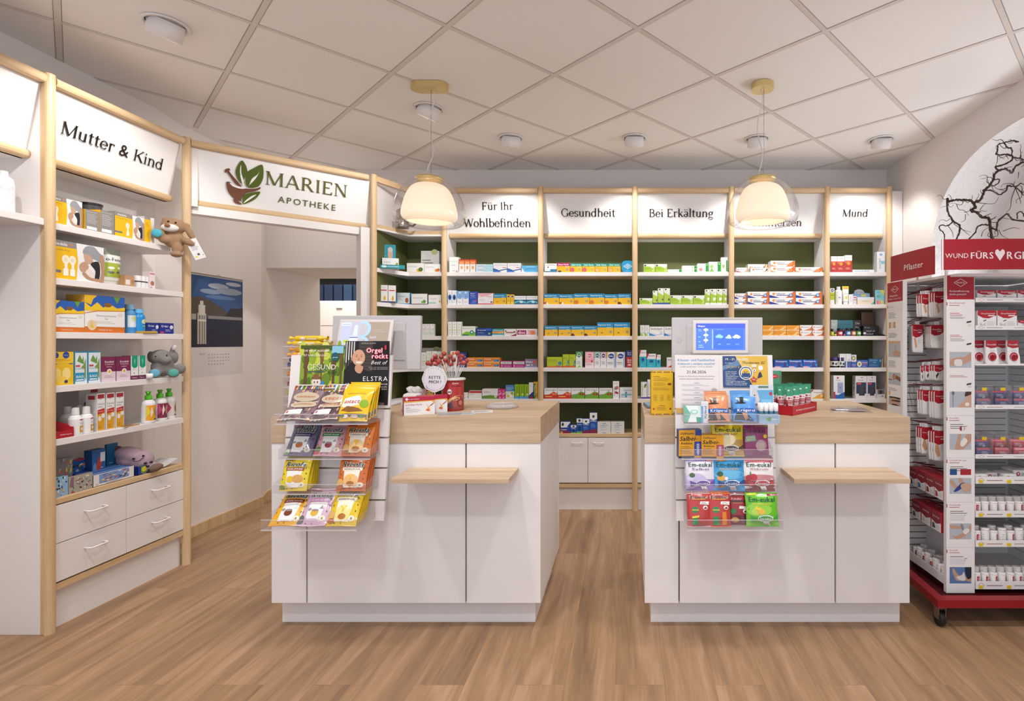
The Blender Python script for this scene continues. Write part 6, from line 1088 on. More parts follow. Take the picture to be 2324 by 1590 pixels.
def books(n, w, d, h, cols):
    def f(t):
        for i in range(n):
            m = MB(); c = random.choice(cols); m.box(-w/2+.006, w/2-.006, .008+i*(d-.014)/n, .008+(i+.7)*(d-.014)/n, .002, h+random.uniform(-.004, .004), cols=[c, c, 'dde', 'dde', 'dde', '6f8fc0']); m.build('picture_book', M_PRINT, t)
    return f
disp('counter_display', .215, .13, .058, .075, ('e6e4e2', '1f5aa8'), [R(.14, .2, .86, .96, '7f9ed0')]+speckle(46, kid, .18, .84, .26, .9, .05)+[Ls(.3, .06, .7, .16, 2, '777'), T('CE', .09, .14, .05, '444', 'b', .12)], 'white and blue display box filled with small picture books', 'L3', 668, 5, -2.592, books(9, .2, .12, .062, ['3a6ab0', '2a5aa0', '4a7ac0']))
disp('counter_display', .075, .06, .045, .05, ('1f3f9c', '1a3684'), [R(.25, .2, .75, .95, '7f9a3a'), E(.5, .6, .2, .3, 'e0d83a'), T('Tinti', .5, .1, .3, 'e6d84a', 'B', .12)], 'small blue display box with yellow contents', 'L3', 950, 5, -2.59, books(3, .07, .05, .036, ['e0d83a', '8fae3a']))
lbox('L3', 592, 700, 1030, 5, ('14699c', '10557f', [T('Tinti', .4, .44, .34, 'b9d03a', 'B', .14), Ls(.3, .2, .9, .34, 2, '6ab0d0')], 'tall teal-blue card behind the display boxes'), .01, .10, 'display_card', 'card')
lbox('L3', 110, 272, 1165, 5, ('77797c', '66686a', speckle(30, ['a8aaac', 'c84a4a', '55585c', '8f9295', 'd8b23a'], .05, .95, .3, .95, .06)+[R(.05, .05, .5, .14, 'b83a3a')], 'grey patterned picture book leaning behind the others'), .012, .045, 'picture_book', 'book')
lbox('L3', 60, 228, 1352, 5, ('8fb8dc', '7aa', speckle(36, ['2a2a32', 'e6e6e6', '3a5a9a', '8a6a4a', 'c9b28a', 'd8a04a'], .05, .95, .05, .95, .06), 'pale blue picture book with dark speckles in front'), .02, -.01, 'picture_book', 'book')
lbox('L3', 232, 462, 1328, 5, ('a8a596', '988', [P([(.02, .4), (.1, 1), (.22, 1), (.2, .4)], '8a6a7a')]+speckle(34, ['e6dcd0', '6a5a4a', '7a8a6a', '3a3a3a', 'c9b49a', 'b05a4a'], .1, .95, .1, .9, .05)+[R(.1, .02, .24, .1, 'b83a3a')], 'beige picture book with brown speckles in front'), .02, -.01, 'picture_book', 'book')
m = MB(); 
for i in range(8):
    z = [0, .002, .006, .012, .020, .026, .022, .034][i]
pts = [(-.085+.17*i/8, z) for i, z in enumerate([.001, .001, .002, .003, .006, .012, .020, .030, .036])]
m.add([(x, y, z) for x, z in pts for y in (0, .12)]+[(x, y, z+.0006) for x, z in pts for y in (0, .12)], [(2*i, 2*i+2, 2*i+3, 2*i+1) for i in range(8)]+[(18+2*i, 18+2*i+1, 18+2*i+3, 18+2*i+2) for i in range(8)], 'dcdad8', 0, True)
art(m, .09, .09, flat((-.03, .01, .0085), (.09, 0, .012), (0, .1, 0), (0, 0, 1), .001), [T('Windeltorten', .55, .6, .7, '666', 's', .12), E(.3, .3, .1, .09, '555'), E(.5, .24, .08, .07, '777')])
lput(m.build('paper_sheet', M_PRINT), 'L3', 1140, 5, -2.60, 'curled white paper sheet under the pink plush', 'paper', -.1)
# plush animals
def plush(name, label, cat, loc, rz, blobs, col, extras, vox=.0042):
    t = thing(name, label, cat, loc, rz)
    m = MB()
    for b in blobs: m.ball(b[0], b[1], 16, 12, rot=b[2] if len(b) > 2 else None)
    mm = mat('plush_'+name, col, 0.95, bump=(300, 1.0, .006)); o = m.build('body', mm, t)
    r = o.modifiers.new('remesh', 'REMESH'); r.mode = 'VOXEL'; r.voxel_size = vox; r.use_smooth_shade = True
    s = o.modifiers.new('smooth', 'SMOOTH'); s.factor = .5; s.iterations = 3
    for nm, ml, bl in extras:
        m = MB()
        for b in bl: m.ball(b[0], b[1], 14, 10, b[3] if len(b) > 3 else 'fff', rot=b[2] if len(b) > 2 else None)
        m.build(nm, ml, t)
    return t
k = 1/401.0
tb = plush('teddy_bear', 'tan plush teddy bear with teal paw leaning off the top shelf by the doorway', 'plush toy', (-2.535, 2.965, 1.806), radians(32),
 [((-.002, 0, .138), (.056, .045, .046)), ((.0, .0, .062), (.050, .036, .046)), ((-.010, -.028, .122), (.036, .026, .024)), ((-.038, .006, .170), (.016, .011, .018)), ((.070, -.006, .108), (.017, .013, .046), (0, -.42, 0)), ((.050, 0, .145), (.022, .014, .018)),
  ((-.061, -.030, .084), (.030, .024, .030)), ((-.032, -.02, .058), (.032, .024, .024)), ((.018, -.02, .012), (.026, .023, .036)), ((.015, -.03, -.022), (.027, .030, .016)), ((.060, -.02, .056), (.038, .019, .019), (0, .5, 0))], 'b08d6c',
 [('muzzle', mat('plush_white', 'efe9e2', .95, bump=(300, 1, .004)), [((-.012, -.036, .122), (.040, .022, .022))]), ('nose', mat('nose_brown', '8a5a34', .6), [((-.019, -.060, .130), (.013, .008, .010))]),
  ('eye', mat('bead_eye', '1a1512', .15), [((-.018, -.043, .156), (.0048, .0048, .0048))]), ('eye', mat('bead_eye', '1a1512', .15), [((.014, -.044, .152), (.0048, .0048, .0048))]), ('paw_patch', mat('teal_corduroy', '4fb0c4', .9, bump=(200, 1, .004)), [((-.064, -.050, .085), (.023, .009, .023))])])
m = MB(); m.box(-.026, .026, 0, .0008, -.115, 0, 'e9e7e6'); art(m, .052, .115, flat((-.026, -.0002, -.115), (.052, 0, 0), (0, 0, .115), (0, -1, 0)), [Ls(.15, .7, .85, .88, 4, '444'), Ls(.15, .45, .85, .68, 4, '999'), R(.4, .18, .62, .28, '555'), R(.1, .1, .34, .16, 'e9dc2a'), E(.86, .16, .04, .02, '222')]); tg = m.build('swing_tag', M_PRINT, tb); tg.location = (.074, -.022, .070); tg.rotation_euler = (0, -.42, .1)
m = MB(); m.tube([(.078, -.018, .07), (.075, -.024, .06), (.072, -.021, .05)], .0008, 5, 'eee'); m.build('tag_string', M_PRINT, tb)
plush('plush_elephant', 'grey plush animal with spotted feet sitting on the fourth shelf, Mutter bay', 'plush toy', (-2.615, 2.985, ZL[3]+.026), radians(40),
 [((0, .0, .03), (.052, .045, .052)), ((-.01, -.01, .088), (.048, .044, .042)), ((.012, -.042, .072), (.030, .032, .024)), ((-.05, .01, .09), (.016, .03, .032)), ((.05, .015, .085), (.018, .026, .034)), ((.042, .01, .128), (.012, .010, .026), (0, .35, 0)), ((-.03, -.045, .0), (.028, .022, .026)), ((.045, -.045, -.002), (.028, .022, .026)), ((.075, -.005, .02), (.026, .022, .03))], '97948f',
 [('foot_pad', mat('blue_spotted', '6fb4d0', .9), [((-.032, -.063, .002), (.023, .007, .021))]), ('foot_pad', mat('mint_knit', '5fb4a8', .9, bump=(200, 1, .004)), [((.047, -.063, .0), (.023, .007, .021))]), ('eye', mat('bead_eye', '1a1512', .15), [((-.028, -.048, .092), (.004, .004, .004))]), ('eye', mat('bead_eye', '1a1512', .15), [((.018, -.058, .098), (.004, .004, .004))]), ('horn', mat('plush_white', 'd9d5cf', .95), [((.05, -.01, .14), (.010, .008, .016), (0, .3, 0))])])
bt = plush('plush_cup', 'pink and lilac plush cup with a smile lying on the oak board, Mutter bay', 'plush toy', (-2.645, 2.86, ZL[5]+.068), radians(42),
 [((-.022, 0, .032), (.074, .052, .044), (0, .42, 0)), ((.012, 0, .0), (.060, .05, .054)), ((.04, 0, -.038), (.044, .042, .034)), ((-.045, 0, .01), (.04, .045, .04))], 'cbaebb',
 [('straw', mat('plush_maroon', '6a4450', .95), [((-.075, .0, .075), (.038, .013, .014), (0, .45, 0))]), ('foot', mat('plush_brown', '7a6152', .95), [((.075, -.03, -.045), (.034, .026, .020), (0, -.3, 0))]),
  ('eye', mat('bead_eye', '1a1512', .15), [((-.012, -.051, .02), (.006, .004, .005))]), ('eye', mat('bead_eye', '1a1512', .15), [((.026, -.052, .03), (.006, .004, .005))])])
m = MB(); m.tube([(-.015+.006*i, -.0535-.001*sin(i), .002+.0010*(i-3)**2*.9+.001*i) for i in range(8)], .0016, 6, '1a1512'); m.build('smile', M_PLAS, bt)
for (x, z) in ((-.005, -.028), (.02, -.032), (.044, -.03), (.034, -.012), (.058, -.010), (.05, -.05), (.02, -.055)):
    m = MB(); m.ball((x, -.047+abs(x-.02)*.12, z), (.0075, .004, .0065), 10, 6, '1a1512'); m.build('pearl_spot', M_PLAS, bt)
# bottle on the shelf of the blank-sign bay
o = lathe_obj('bottle', [(0, 0, 'efeeec'), (.032, 0, 'efeeec'), (.033, .006, 'efeeec'), (.033, .12, 'efeeec'), (.028, .15, 'efeeec'), (.014, .16, 'efeeec'), (.014, .18, 'efeeec'), (0, .181, 'efeeec')], [Ls(.2, .2, .9, .8, 7, '6a6a8a'), R(.1, .82, .9, .95, 'ddd')], 0, .01, .12, .0332)
o.location = (-2.66, 2.262, 1.8456); o.rotation_euler = (0, 0, .9); tag(o, 'white bottle on the shelf under the blank sign', 'bottle')
# ---------------------------------------------------------------- posters on the slatwall displays
ZT, ZB, YT, YBm = 1.240, .528, 2.372, 2.290
def py_(z): return YBm+(YT-YBm)*(z-ZB)/(ZT-ZB)
def poster(x0, x1, z0, z1, ops, base, label, curl=0.0):
    W = x1-x0; H = z1-z0; n = 12; m = MB()
    X = lambda u, v: x0+W*u
    Yf = lambda u, v, k: py_(z0+H*v)-.0035-k*.0003-curl*(u*v)**2*.05
    sf = lambda u, v, k: (X(u, v), Yf(u, v, k), z0+H*v)
    for s in (0, -1.5):
        vs = [sf(i/n, j/n, s) for j in range(n+1) for i in range(n+1)]
        fs = [(j*(n+1)+i, j*(n+1)+i+1, (j+1)*(n+1)+i+1, (j+1)*(n+1)+i) for j in range(n) for i in range(n)]
        m.add(vs, fs if s == 0 else [f[::-1] for f in fs], base if s == 0 else 'eee', 0, True)
    art(m, W, H, sf, ops, 0, True)
    o = m.build('poster', M_PRINT); tag(o, label, 'poster', 'posters on the slatwall displays'); return o
tree = lambda u, w_, c: [P([(u-w_, .0), (u-w_*.6, .5), (u-w_*1.6, 1), (u+w_*1.2, 1), (u+w_*.5, .5), (u+w_*.9, 0)], c)]
ges = speckle(60, ['8fae2a', 'a9c23a', '6a8a24', 'c9d24a', '557a1e', 'dde07a'], .02, .98, .1, .98, .11)+tree(.14, .05, '6a4a2c')+tree(.5, .035, '7a5a34')+tree(.78, .045, '5f4228')+tree(.94, .03, '6f5230')+[R(0, .94, 1, 1, '4a5a1a'),
      T('DIE NEUE AUSGABE', .37, .905, .6, 'f1efe0', 'B', .06), T('IST ENDLICH DA!', .34, .825, .53, 'f1efe0', 'B', .06), R(.72, .86, .98, .99, '8fc8e0'), E(.8, .80, .09, .075, '1f5a60'), T('gratis', .8, .79, .11, 'e0f0f0', 'B', .04, 0, .2),
      T('GESUND', .51, .62, .66, 'f6f5ee', 's', .12), T('Kids!', .74, .53, .2, '2a4a20', 'B', .06, 0, .2), R(.18, .53, .6, .55, '3a5a5a'), E(.40, .36, .10, .085, 'f3e6da'), E(.40, .43, .12, .025, '7a4f30'), E(.39, .455, .075, .045, '8a5c38'), E(.54, .33, .045, .05, '3a8ac8'), E(.36, .36, .013, .018, '2a2018'), E(.43, .36, .013, .018, '2a2018'),
      P([(.28, .1), (.34, .28), (.46, .28), (.52, .1)], '7fae2a'), P([(.02, .05), (.1, .2), (.06, .0)], 'e88a5a'), P([(0, 0), (.1, .16), (.2, .2), (.26, 0)], '3f9a4a'), E(.42, .12, .03, .05, 'c83a6a')]
poster(-1.458, -1.263, 1.03, 1.284, ges, '8aa632', 'green woodland kids magazine poster at the top of the slatwall')
org = [R(.30, .52, .62, 1, '3c352f')]+[R(.02+.055*i, .60+.05*i, .045+.055*i, .99, 'd9d4cf') for i in range(4)]+[R(.02+.055*i, .56+.05*i, .045+.055*i, .66+.04*i, '5a554f') for i in range(4)]+[R(.33, .55+.05*j, .60, .56+.05*j, '574e45') for j in range(9)]
org += [P(smooth(x[1], 3), x[2]) if x[0] == 'p' else x for x in [P([(.04, .0), (.06, .42), (.2, .56), (.44, .56), (.58, .42), (.60, .0)], '17161a'), P([(.24, .55), (.3, .50), (.38, .5), (.42, .60), (.26, .62)], 'cf9a7c'), E(.31, .74, .145, .125, 'd9a585'), E(.165, .72, .02, .03, 'c98f70'), E(.26, .755, .014, .008, '4a3a34'), E(.37, .755, .014, .008, '4a3a34'), P([(.25, .675), (.40, .675), (.36, .65), (.29, .65)], 'f3ece6'), P([(.31, .745), (.34, .70), (.29, .70)], 'c48a6a'), R(.24, .775, .29, .782, '9a6a50'), R(.35, .775, .40, .782, '9a6a50')]]
org += [
        T('PATRICK GLÄSER', .52, .965, .33, 'cfcac4', 'b', .03), *TO('Orgel', .66, .855, .37, 'f6e6ea', 'd0304c', .12), *TO('rockt', .79, .765, .37, 'f6e6ea', 'd0304c', .12), E(.92, .9, .025, .04, 'c8304a'),
        T('Best of', .77, .665, .36, 'f1efea', 'b', .1, 0, .35), T('ROCK, POP UND FILMMUSIK', .77, .585, .44, 'bdb8b2', 'b', .03), T('AUF DER KIRCHENORGEL', .79, .56, .40, 'bdb8b2', 'b', .03), T('ELSTRA', .70, .41, .56, 'f4f2ee', 'b', .09, .06), T('ST. MICHAELISKIRCHE', .73, .325, .5, 'f4f2ee', 'b', .04), T('Schulstraße', .85, .285, .24, 'e6e2de', 'b', .035, 0, .15), T('Elstra', .91, .25, .12, 'e6e2de', 'b', .035, 0, .15), T('12. JUN', .21, .315, .35, 'f4f2ee', 'B', .055)]
poster(-1.262, -1.060, 1.02, 1.303, org, '141317', 'black concert poster with a smiling bald man in black', .25)
klo = [R(0, 0, 1, 1, 'ece6e3'), T('Kloster- und Familienfest', .48, .93, .86, '4f8fc8', 'B', .06), T('Klóšterski a swójbny swjedźeń', .48, .865, .86, '6aa0d0', 'B', .06), T('Landkreis Bautzen / wokrjes Budyšin', .48, .815, .76, '9fa6b8', 'b', .04), T('21.06.2026', .48, .72, .45, '6a5a58', 'B', .06), T('Kloster St. Marienstern Panschwitz-Kuckau', .48, .645, .84, 'b08a88', 'b', .04), T('Klóšter Marijina hwězda Pančicy-Kukow', .48, .60, .78, '9a8a88', 'b', .04)]
for i in range(6): klo += [R(.42, .52-i*.085, .54, .53-i*.085, '8fa6c8'), Ls(.14, .47-i*.085, .82, .51-i*.085, 2, 'b9bccb')]
klo += [E(.88, .40, .07, .035, 'b9b2ae'), R(.78, .26, .99, .38, 'a9a29e'), R(0, 0, .2, .09, 'd8ae5a')]
poster(.212, .405, .985, 1.236, klo, 'ece6e3', 'pale festival poster with blue heading and date on the slatwall')
thb = [P([(0, 0), (.68, 0), (.28, 1), (0, 1)], '33507f'), P([(0, .55), (.5, .75), (.4, .9), (0, .68)], '6a8ab4'), P([(.28, 1), (.5, 1), (.7, .6), (.45, .6)], 'e9c76a'), T('19. - 21. Juni 2026', .31, .90, .52, 'f4f2ea', 'B', .09), T('Thonberger SC', .68, .79, .52, '3a3a34', 'b', .1, 0, .3), T('So dabei', .13, .78, .15, 'dfe6f0', 'b', .06, 0, .2), T('50 Jahre', .22, .66, .3, 'c9b46a', 'b', .1, 0, .3),
       E(.51, .46, .155, .225, 'f0eee8'), E(.51, .46, .135, .195, '33507f'), E(.51, .46, .115, .17, 'f0eee8'), E(.51, .46, .09, .13, 'e6bb3a'), R(.42, .33, .60, .45, '33507f'), T('SC', .51, .47, .1, '33507f', 'B', .12), T('THONBERGER', .51, .625, .17, '33507f', 'B', .035), T('1931', .51, .295, .09, '33507f', 'B', .05),
       E(.70, .54, .035, .05, 'f4f2ee'), E(.70, .54, .014, .02, '333'), E(.84, .62, .055, .08, 'f4f2ee'), R(.64, .64, .75, .74, 'f0e6c8'), P([(.76, .28), (.8, .46), (.84, .5), (.88, .34), (.82, .3)], '3a3f55'), P([(.60, .26), (.66, .3), (.68, .36), (.71, .3), (.77, .27), (.72, .23), (.74, .16), (.68, .19), (.63, .16), (.64, .23)], 'c8402e'), T('FREI', .68, .25, .08, 'f6e6e0', 'B', .05)]
for i, tx in enumerate(('- Großes Festzelt', '- Essen + Trinken', '- DJ + Live Act', '- Volleyballturniere', '- Fußballturniere', '- Kegelturniere', '- Preiskegeln für Jung und Alt', '- Fußball WM - Live Übertragungen', '- Grillmeister Bundesligaauswahl')): thb.append(T(tx, .05+.0145*len(tx)/2+.0, .50-i*.052, .0145*len(tx)+.02, 'e9eef6', 'B', .032))
poster(.422, .622, 1.098, 1.236, thb, 'e6bb4a', 'blue and yellow sports club poster with round crest on the slatwall')
# ---------------------------------------------------------------- sweets in the trays
def bags(x, yf, z, W, H, lean, n, dy, ops, base, seal, desc, place, grp, t=.03, cat='sweet bag', rz=0.0, hang=False, nm='sweet_bag', dz=.002, frm='from front', rzs=None):
    o0 = bag(nm, W, H, t, ops, base, seal, hang=hang); o1 = None; tb = .5*dy; yb0 = yf+.008+t*.42
    if z > .5 and z < .962 and abs(x) > .2: c = -1.274 if x < 0 else .427; q = max(0, .186-W/2); x = min(max(x, c-q), c+q)
    ys = [yb0+((t*.5+tb*.6)/cos(lean)+(k-1)*dy if k else 0) for k in range(n)]; zk = z+.0045+.15*t*sin(lean)
    def fit(k, l):
        while l > .02 and ys[k]+H*sin(l)+tb*.4 > py_(zk+k*dz+H*cos(l))-(.008 if zk < .95 else .015): l -= .01
        return l
    l0 = fit(0, lean); l1 = min(l0, fit(n-1, lean))
    for k in range(n):
        if k == 0: o = o0
        elif o1 is None: o = o1 = bag(nm, W, H, tb, ops, base, seal, hang=hang, wr=.2)
        else: o = o1.copy(); COL.objects.link(o)
        o.location = (x+(random.uniform(-.002, .002) if k else 0), ys[k], zk+k*dz); o.rotation_euler = (-(l0+(l1-l0)*k/max(1, n-1)), 0, rz)
        reg(o, desc, place, cat, grp, k, frm)
LT = ['top tray, doorway-side display', 'second tray, doorway-side display', 'third tray, doorway-side display', 'bottom tray, doorway-side display']
RT = ['top tray, poster display', 'second tray, poster display', 'third tray, poster display', 'bottom tray, poster display']
def ric(flav, fc, lab, ops=[], pan='f0eeec', tx='fff'):
    return [P([(.26, .10), (.22, .62), (.78, .62), (.74, .10)], pan), R(.16, .60, .84, .70, lab) if lab else R(.16, .60, .84, .70, pan), T(flav, .5, .65, .58, tx, 'B', .05), *TO('Ricola', .5, .80, .74, '1f3a34', 'f6f4ee', .15, .25), E(.82, .18, .11, .075, 'efe6c8'), T('R', .82, .18, .07, '333', 'B', .06, 0, .2), R(.06, .92, .40, .99, '8a2030')]+[leaf(u, v, .035, '3f5a3a') for u, v in ((.08, .34), (.1, .5), (.9, .36), (.92, .52), (.9, .68), (.3, .06), (.5, .05))]+ops
honig = lambda g: [E(.5, .3, .26, .2, g), E(.5, .22, .13, .07, 'b8722a'), P([(.38, .48), (.62, .48), (.5, .38)], 'e9c02a'), P([(.48, .38), (.52, .38), (.50, .30)], 'd9a22a'), E(.12, .24, .13, .12, 'e0b06a'), E(.16, .12, .12, .06, 'b86a3a')]
pot = lambda c: [E(.5, .32, .13, .09, c), E(.5, .38, .12, .03, '9a8a8a'), P([(.62, .42), (.7, .52), (.76, .42)], '9a9aa0'), E(.3, .40, .06, .04, '9a9a9a')]
G = lambda i: f'sweet bags in the {LT[i]}'
bags(-1.399, 2.225, .809, .117, .140, .66, 3, .010, ric('HOLUNDERBLÜTEN', '', '3a3060', pot('c8703a')+[E(.12, .12, .1, .07, 'e9efd8'), E(.1, .06, .08, .06, '7fae4a')]), '716c86', '7d7892', 'slate-violet bag with honey pot', LT[1], G(1))
bags(-1.273, 2.225, .809, .118, .140, .55, 1, .012, ric('KIRSCHE MELISSE', '', '2a8a3a', pot('a83a4a')+[E(.1, .1, .12, .09, 'd8484e'), E(.14, .2, .1, .08, '5a8a3a')]), 'd9a3a9', 'e6b6ba', 'pink bag with raspberries', LT[1], G(1))
bags(-1.152, 2.225, .809, .122, .138, .42, 6, .017, ric('HONIGWOHL', '', None, honig('f6cf8a'), 'f3ead8', '6a5a4a'), 'dd7c2c', 'd9722a', 'orange honey bag', LT[1], G(1))
bags(-1.397, 2.19, .672, .118, .136, .36, 6, .015, ric('HONIG-ZITRONE', '', '9a5028', [E(.4, .34, .14, .1, 'e9c22a'), E(.66, .36, .18, .12, 'd9a04a'), E(.1, .08, .14, .09, '7a8a3a')]), 'e8cf22', 'e0c41e', 'bright yellow honey-lemon bag', LT[2], G(2))
bags(-1.156, 2.19, .672, .125, .136, .36, 4, .020, ric('HONIGWOHL', '', None, honig('f3c07a'), 'f3ead8', '6a5a4a'), 'd06a28', 'c96224', 'orange honey bag', LT[2], G(2))
bags(-1.413, 2.13, .545, .128, .165, .86, 1, .012, ric('ORIGINAL KRÄUTER', '', '8a3a2a', pot('7a3a1a')), 'e9ab14', 'e6a612', 'amber bag with dark honey pot', LT[3], G(3))
bags(-1.286, 2.13, .545, .122, .165, .78, 1, .012, ric('ALPEN SALBEI', '', 'c088ae', pot('e0b03a')+[E(.1, .14, .12, .12, '6a6a6a')]), 'd2b0c6', 'd8bace', 'lilac bag with grey herbs', LT[3], G(3))
bags(-1.165, 2.13, .545, .124, .165, .62, 6, .016, ric('HONIGWOHL', '', None, honig('f6e28a'), 'f4efda', '6a5a4a'), 'e6c21a', 'e0ba18', 'golden yellow honey bag', LT[3], G(3))
lac = lambda s, w: speckle(40, ['7a5a6a', '4a3a3a', 'b08a6a', '9a7a8a', '5a4a50', 'c0a08a'], .04, .96, .06, .84, .06)+[R(.08, .22, .62, .40, 'efece8'), R(.12, .27, .18, .36, 'c8404a'), E(.5, .62, .42, .15, 'c9b9a0')]+[T(w, .5, .62, .6, 'c8602a', 'B', .14)]+[P([(i/14, .86), (i/14+.05, .86), (i/14+.075, 1), (i/14+.025, 1)], c) for i, c in enumerate(['c8404a', 'e9c23a', '3a6ab0', 'efece6', '4a8a4a', 'e9c23a', '3a5aa0', 'c8404a', 'efece6', 'e9b23a', '3a6ab0', '6a9a4a', 'c8404a', 'e9c23a'])]+[P([(i/14, 0), (i/14+.05, 0), (i/14+.075, .07), (i/14+.025, .07)], c) for i, c in enumerate(['c8404a', 'e9c23a', '3a6ab0', 'efece6', '4a8a4a', 'e9c23a', '3a5aa0', 'c8404a', 'efece6', 'e9b23a', '3a6ab0', '6a9a4a', 'c8404a', 'e9c23a'])]
bags(-1.392, 2.19, .961, .135, .15, 1.02, 3, .022, lac(0, 'KUNTERBUNT'), '8a7078', 'd9d0c8', 'dark striped-edged bag with fan picture', LT[0], G(0), .022, dz=.004)
bags(-1.270, 2.19, .961, .130, .15, .98, 2, .03, lac(1, 'KINDER'), '5f4a50', 'd9d0c8', 'dark striped-edged bag with letters', LT[0], G(0), .022, dz=.006)
bags(-1.30, 2.28, .985, .12, .12, .7, 1, .02, [R(0, 0, 1, .8, '5a2f6a'), P([(0, .8), (.5, 1), (1, .8)], 'd9b23a'), E(.5, .86, .4, .1, '8a6a3a')], '5a2f6a', '7a4a8a', 'purple striped bag behind the liquorice bags', LT[0], G(0), .02)
bags(-1.248, 2.30, 1.02, .13, .09, .5, 1, .02, [P([(i/14, .3), (i/14+.05, .3), (i/14+.09, .95), (i/14+.04, .95)], c) for i, c in enumerate(['c8404a', 'e9c23a', '3a6ab0', 'efece6', '4a8a4a', 'e9c23a', '3a5aa0', 'c8404a', 'efece6', 'e9b23a', '3a6ab0', '6a9a4a', 'c8404a', 'e9c23a'])], 'cfc8c2', 'd9d0c8', 'striped-topped bag rearmost against the posters', LT[0], G(0), .02)
inta = [P([(.08, .42), (.14, .66), (.6, .74), (.74, .62), (.68, .46), (.3, .36)], 'f6f3ea'), T('intact', .42, .56, .56, 'c8302a', 'B', .12, 0, .2), R(.2, .80, .8, .83, 'c99a1a'), R(.02, .05, .98, .20, '6a4a3a'), E(.3, .12, .1, .05, 'efe9e0'), E(.6, .12, .12, .05, 'c9b0a0'), E(.2, .14, .07, .04, '4a7a3a'), E(.82, .13, .08, .04, '4a7a3a'), P([(.1, .3), (.3, .42), (.7, .36), (.85, .28), (.4, .24)], '8a5a2a'), E(.84, .50, .13, .12, '8fb52a')]
bags(-1.145, 2.19, .961, .130, .148, .50, 4, .026, inta, 'efc418', 'f0cc24', 'bright yellow glucose sweet bag', LT[0], G(0), .035, dz=.004)
# poster display
GR = lambda i: f'sweets in the {RT[i]}'
def eme(flav, fc, cc, ops, tc='17503a', l2=None):
    return ops+[T('Em-eukal', .5, .80, .84, tc, 'B', .15), T(flav, .5, .665, .62, fc, 'B' if l2 else 'b', .07)]+[P([(.34, .22), (.40, .32), (.70, .34), (.84, .28), (.80, .18), (.50, .14)], 'e9e4ea'), E(.58, .24, .24, .095, 'e9e4ea'), E(.58, .24, .215, .075, cc), P([(.80, .24), (1, .36), (.98, .18)], cc), P([(.36, .24), (.12, .32), (.16, .12)], cc), T('Em-eukal', .58, .24, .34, 'e9e6ea', 'B', .06), P([(.50, .16), (.68, .15), (.74, .02), (.56, .03)], 'f0edec'), Ls(.57, .05, .69, .13, 4, 'b9a9a9')]
rib = lambda c: [R(.68, .90, .99, .965, c), T('Zuckerfrei', .84, .93, .26, 'f3e6e6', 'B', .04)]
bags(.425, 2.225, .809, .135, .140, .22, 4, .014, eme('INGWER SHOT', '9a4a22', '54402f', [R(0, 0, 1, .5, 'c79a4a'), E(.35, .5, .4, .2, 'f3e6b4'), R(.1, .90, .42, .98, 'a8642a'), leaf(.14, .42, .06, '3f8a3a')], l2=1), 'e9cc1c', 'dcbf1a', 'large yellow bag with brown wrapped sweet', RT[1], GR(1))
bags(.546, 2.235, .809, .110, .138, .18, 1, .02, [T('Em-eukal', .44, .76, .84, '1c1c22', 'B', .13), R(.48, .88, .98, .95, '7f9a2a'), P([(.04, .42), (.08, .60), (.44, .64), (.48, .46)], '8fae8a'), T('VITAMIN', .26, .57, .36, 'dfe6c0', 'B', .06), T('SHOT', .26, .50, .3, 'dfe6c0', 'B', .06), E(.68, .32, .25, .20, 'a8588a'), E(.68, .32, .22, .17, 'c9a9a8'), E(.86, .60, .08, .06, 'e6d22a'), E(.5, .975, .12, .014, 'efe6ea')]+[E(.6+.04*(i % 5), .22+.05*(i//5), .035, .03, 'd9c0b8') for i in range(20)], '98386a', '8f3363', 'plum bag with clear round window', RT[1], GR(1))
salb = lambda c, c2: ('efab1c', c2, [T('Dallmanns', .36, .88, .6, '2a2018', 'B', .09, 0, .2), T('Salbei-', .42, .70, .78, '1c1410', 'B', .17, 0, .25), T('Bonbons', .34, .53, .5, '2a2018', 'B', .08, 0, .2), R(.68, .08, 1, .58, c), R(0, 0, .68, .075, '26242a'), Ls(.06, .16, .6, .44, 5, '9a6a1a'), P([(.82, .1), (.84, .54), (.86, .54), (.88, .1)], 'cfd6ea')]+[P([(.84, .14+.06*i), (.74, .2+.06*i), (.84, .19+.06*i), (.95, .2+.06*i)], 'd9d6e6') for i in range(6)], '')
o = carton('pastille_box', .098, .045, .118, ('efab1c', '27357a', salb('2440a8', 'x')[2]+[R(.72, .80, 1, 1, '2a4a9a')])); o.location = (.263, 2.24, .8095); o.rotation_euler = (0, 0, .12); tag(o, f'amber pastille box with blue herb panel, {RT[1]}', 'box', GR(1))
o = carton('pastille_box', .092, .045, .098, salb('c0505a', 'd9981a')); o.location = (.356, 2.234, .8095); tag(o, f'amber pastille box with red herb panel, {RT[1]}', 'box', GR(1))
bags(.294, 2.19, .672, .124, .136, .22, 3, .012, eme('Salbei', '3a2a6a', '6a4f9e', [R(0, .9, 1, 1, '8f7fc0'), R(0, 0, 1, .36, '9a82c8'), E(.3, .34, .4, .2, 'c9bce2'), E(.14, .40, .13, .1, 'd8d0ea'), E(.2, .48, .1, .07, '4a6a3a'), E(.12, .2, .14, .1, 'c0b4e0')]+rib('c02a44')), 'e6e2ea', '8a78bc', 'white and violet bag with sage flowers', RT[2], GR(2))
bags(.422, 2.19, .672, .132, .136, .22, 3, .012, eme('MANUKA HONIG', 'e9b860', '1f4a90', [R(0, .7, 1, 1, '2a8ac4'), E(.5, .5, .5, .14, '6ab8e0'), E(.24, .40, .14, .09, 'e0a84a'), E(.2, .52, .1, .08, '2a5a3a'), E(.4, .38, .06, .05, 'f4f2ee'), R(.08, .9, .42, .98, 'b07a2a'), P([(.04, .1), (.3, .3), (.34, .12)], 'c98a3a')], l2=1), '3f9cd2', '2a7fb8', 'blue bag with honey jar', RT[2], GR(2))
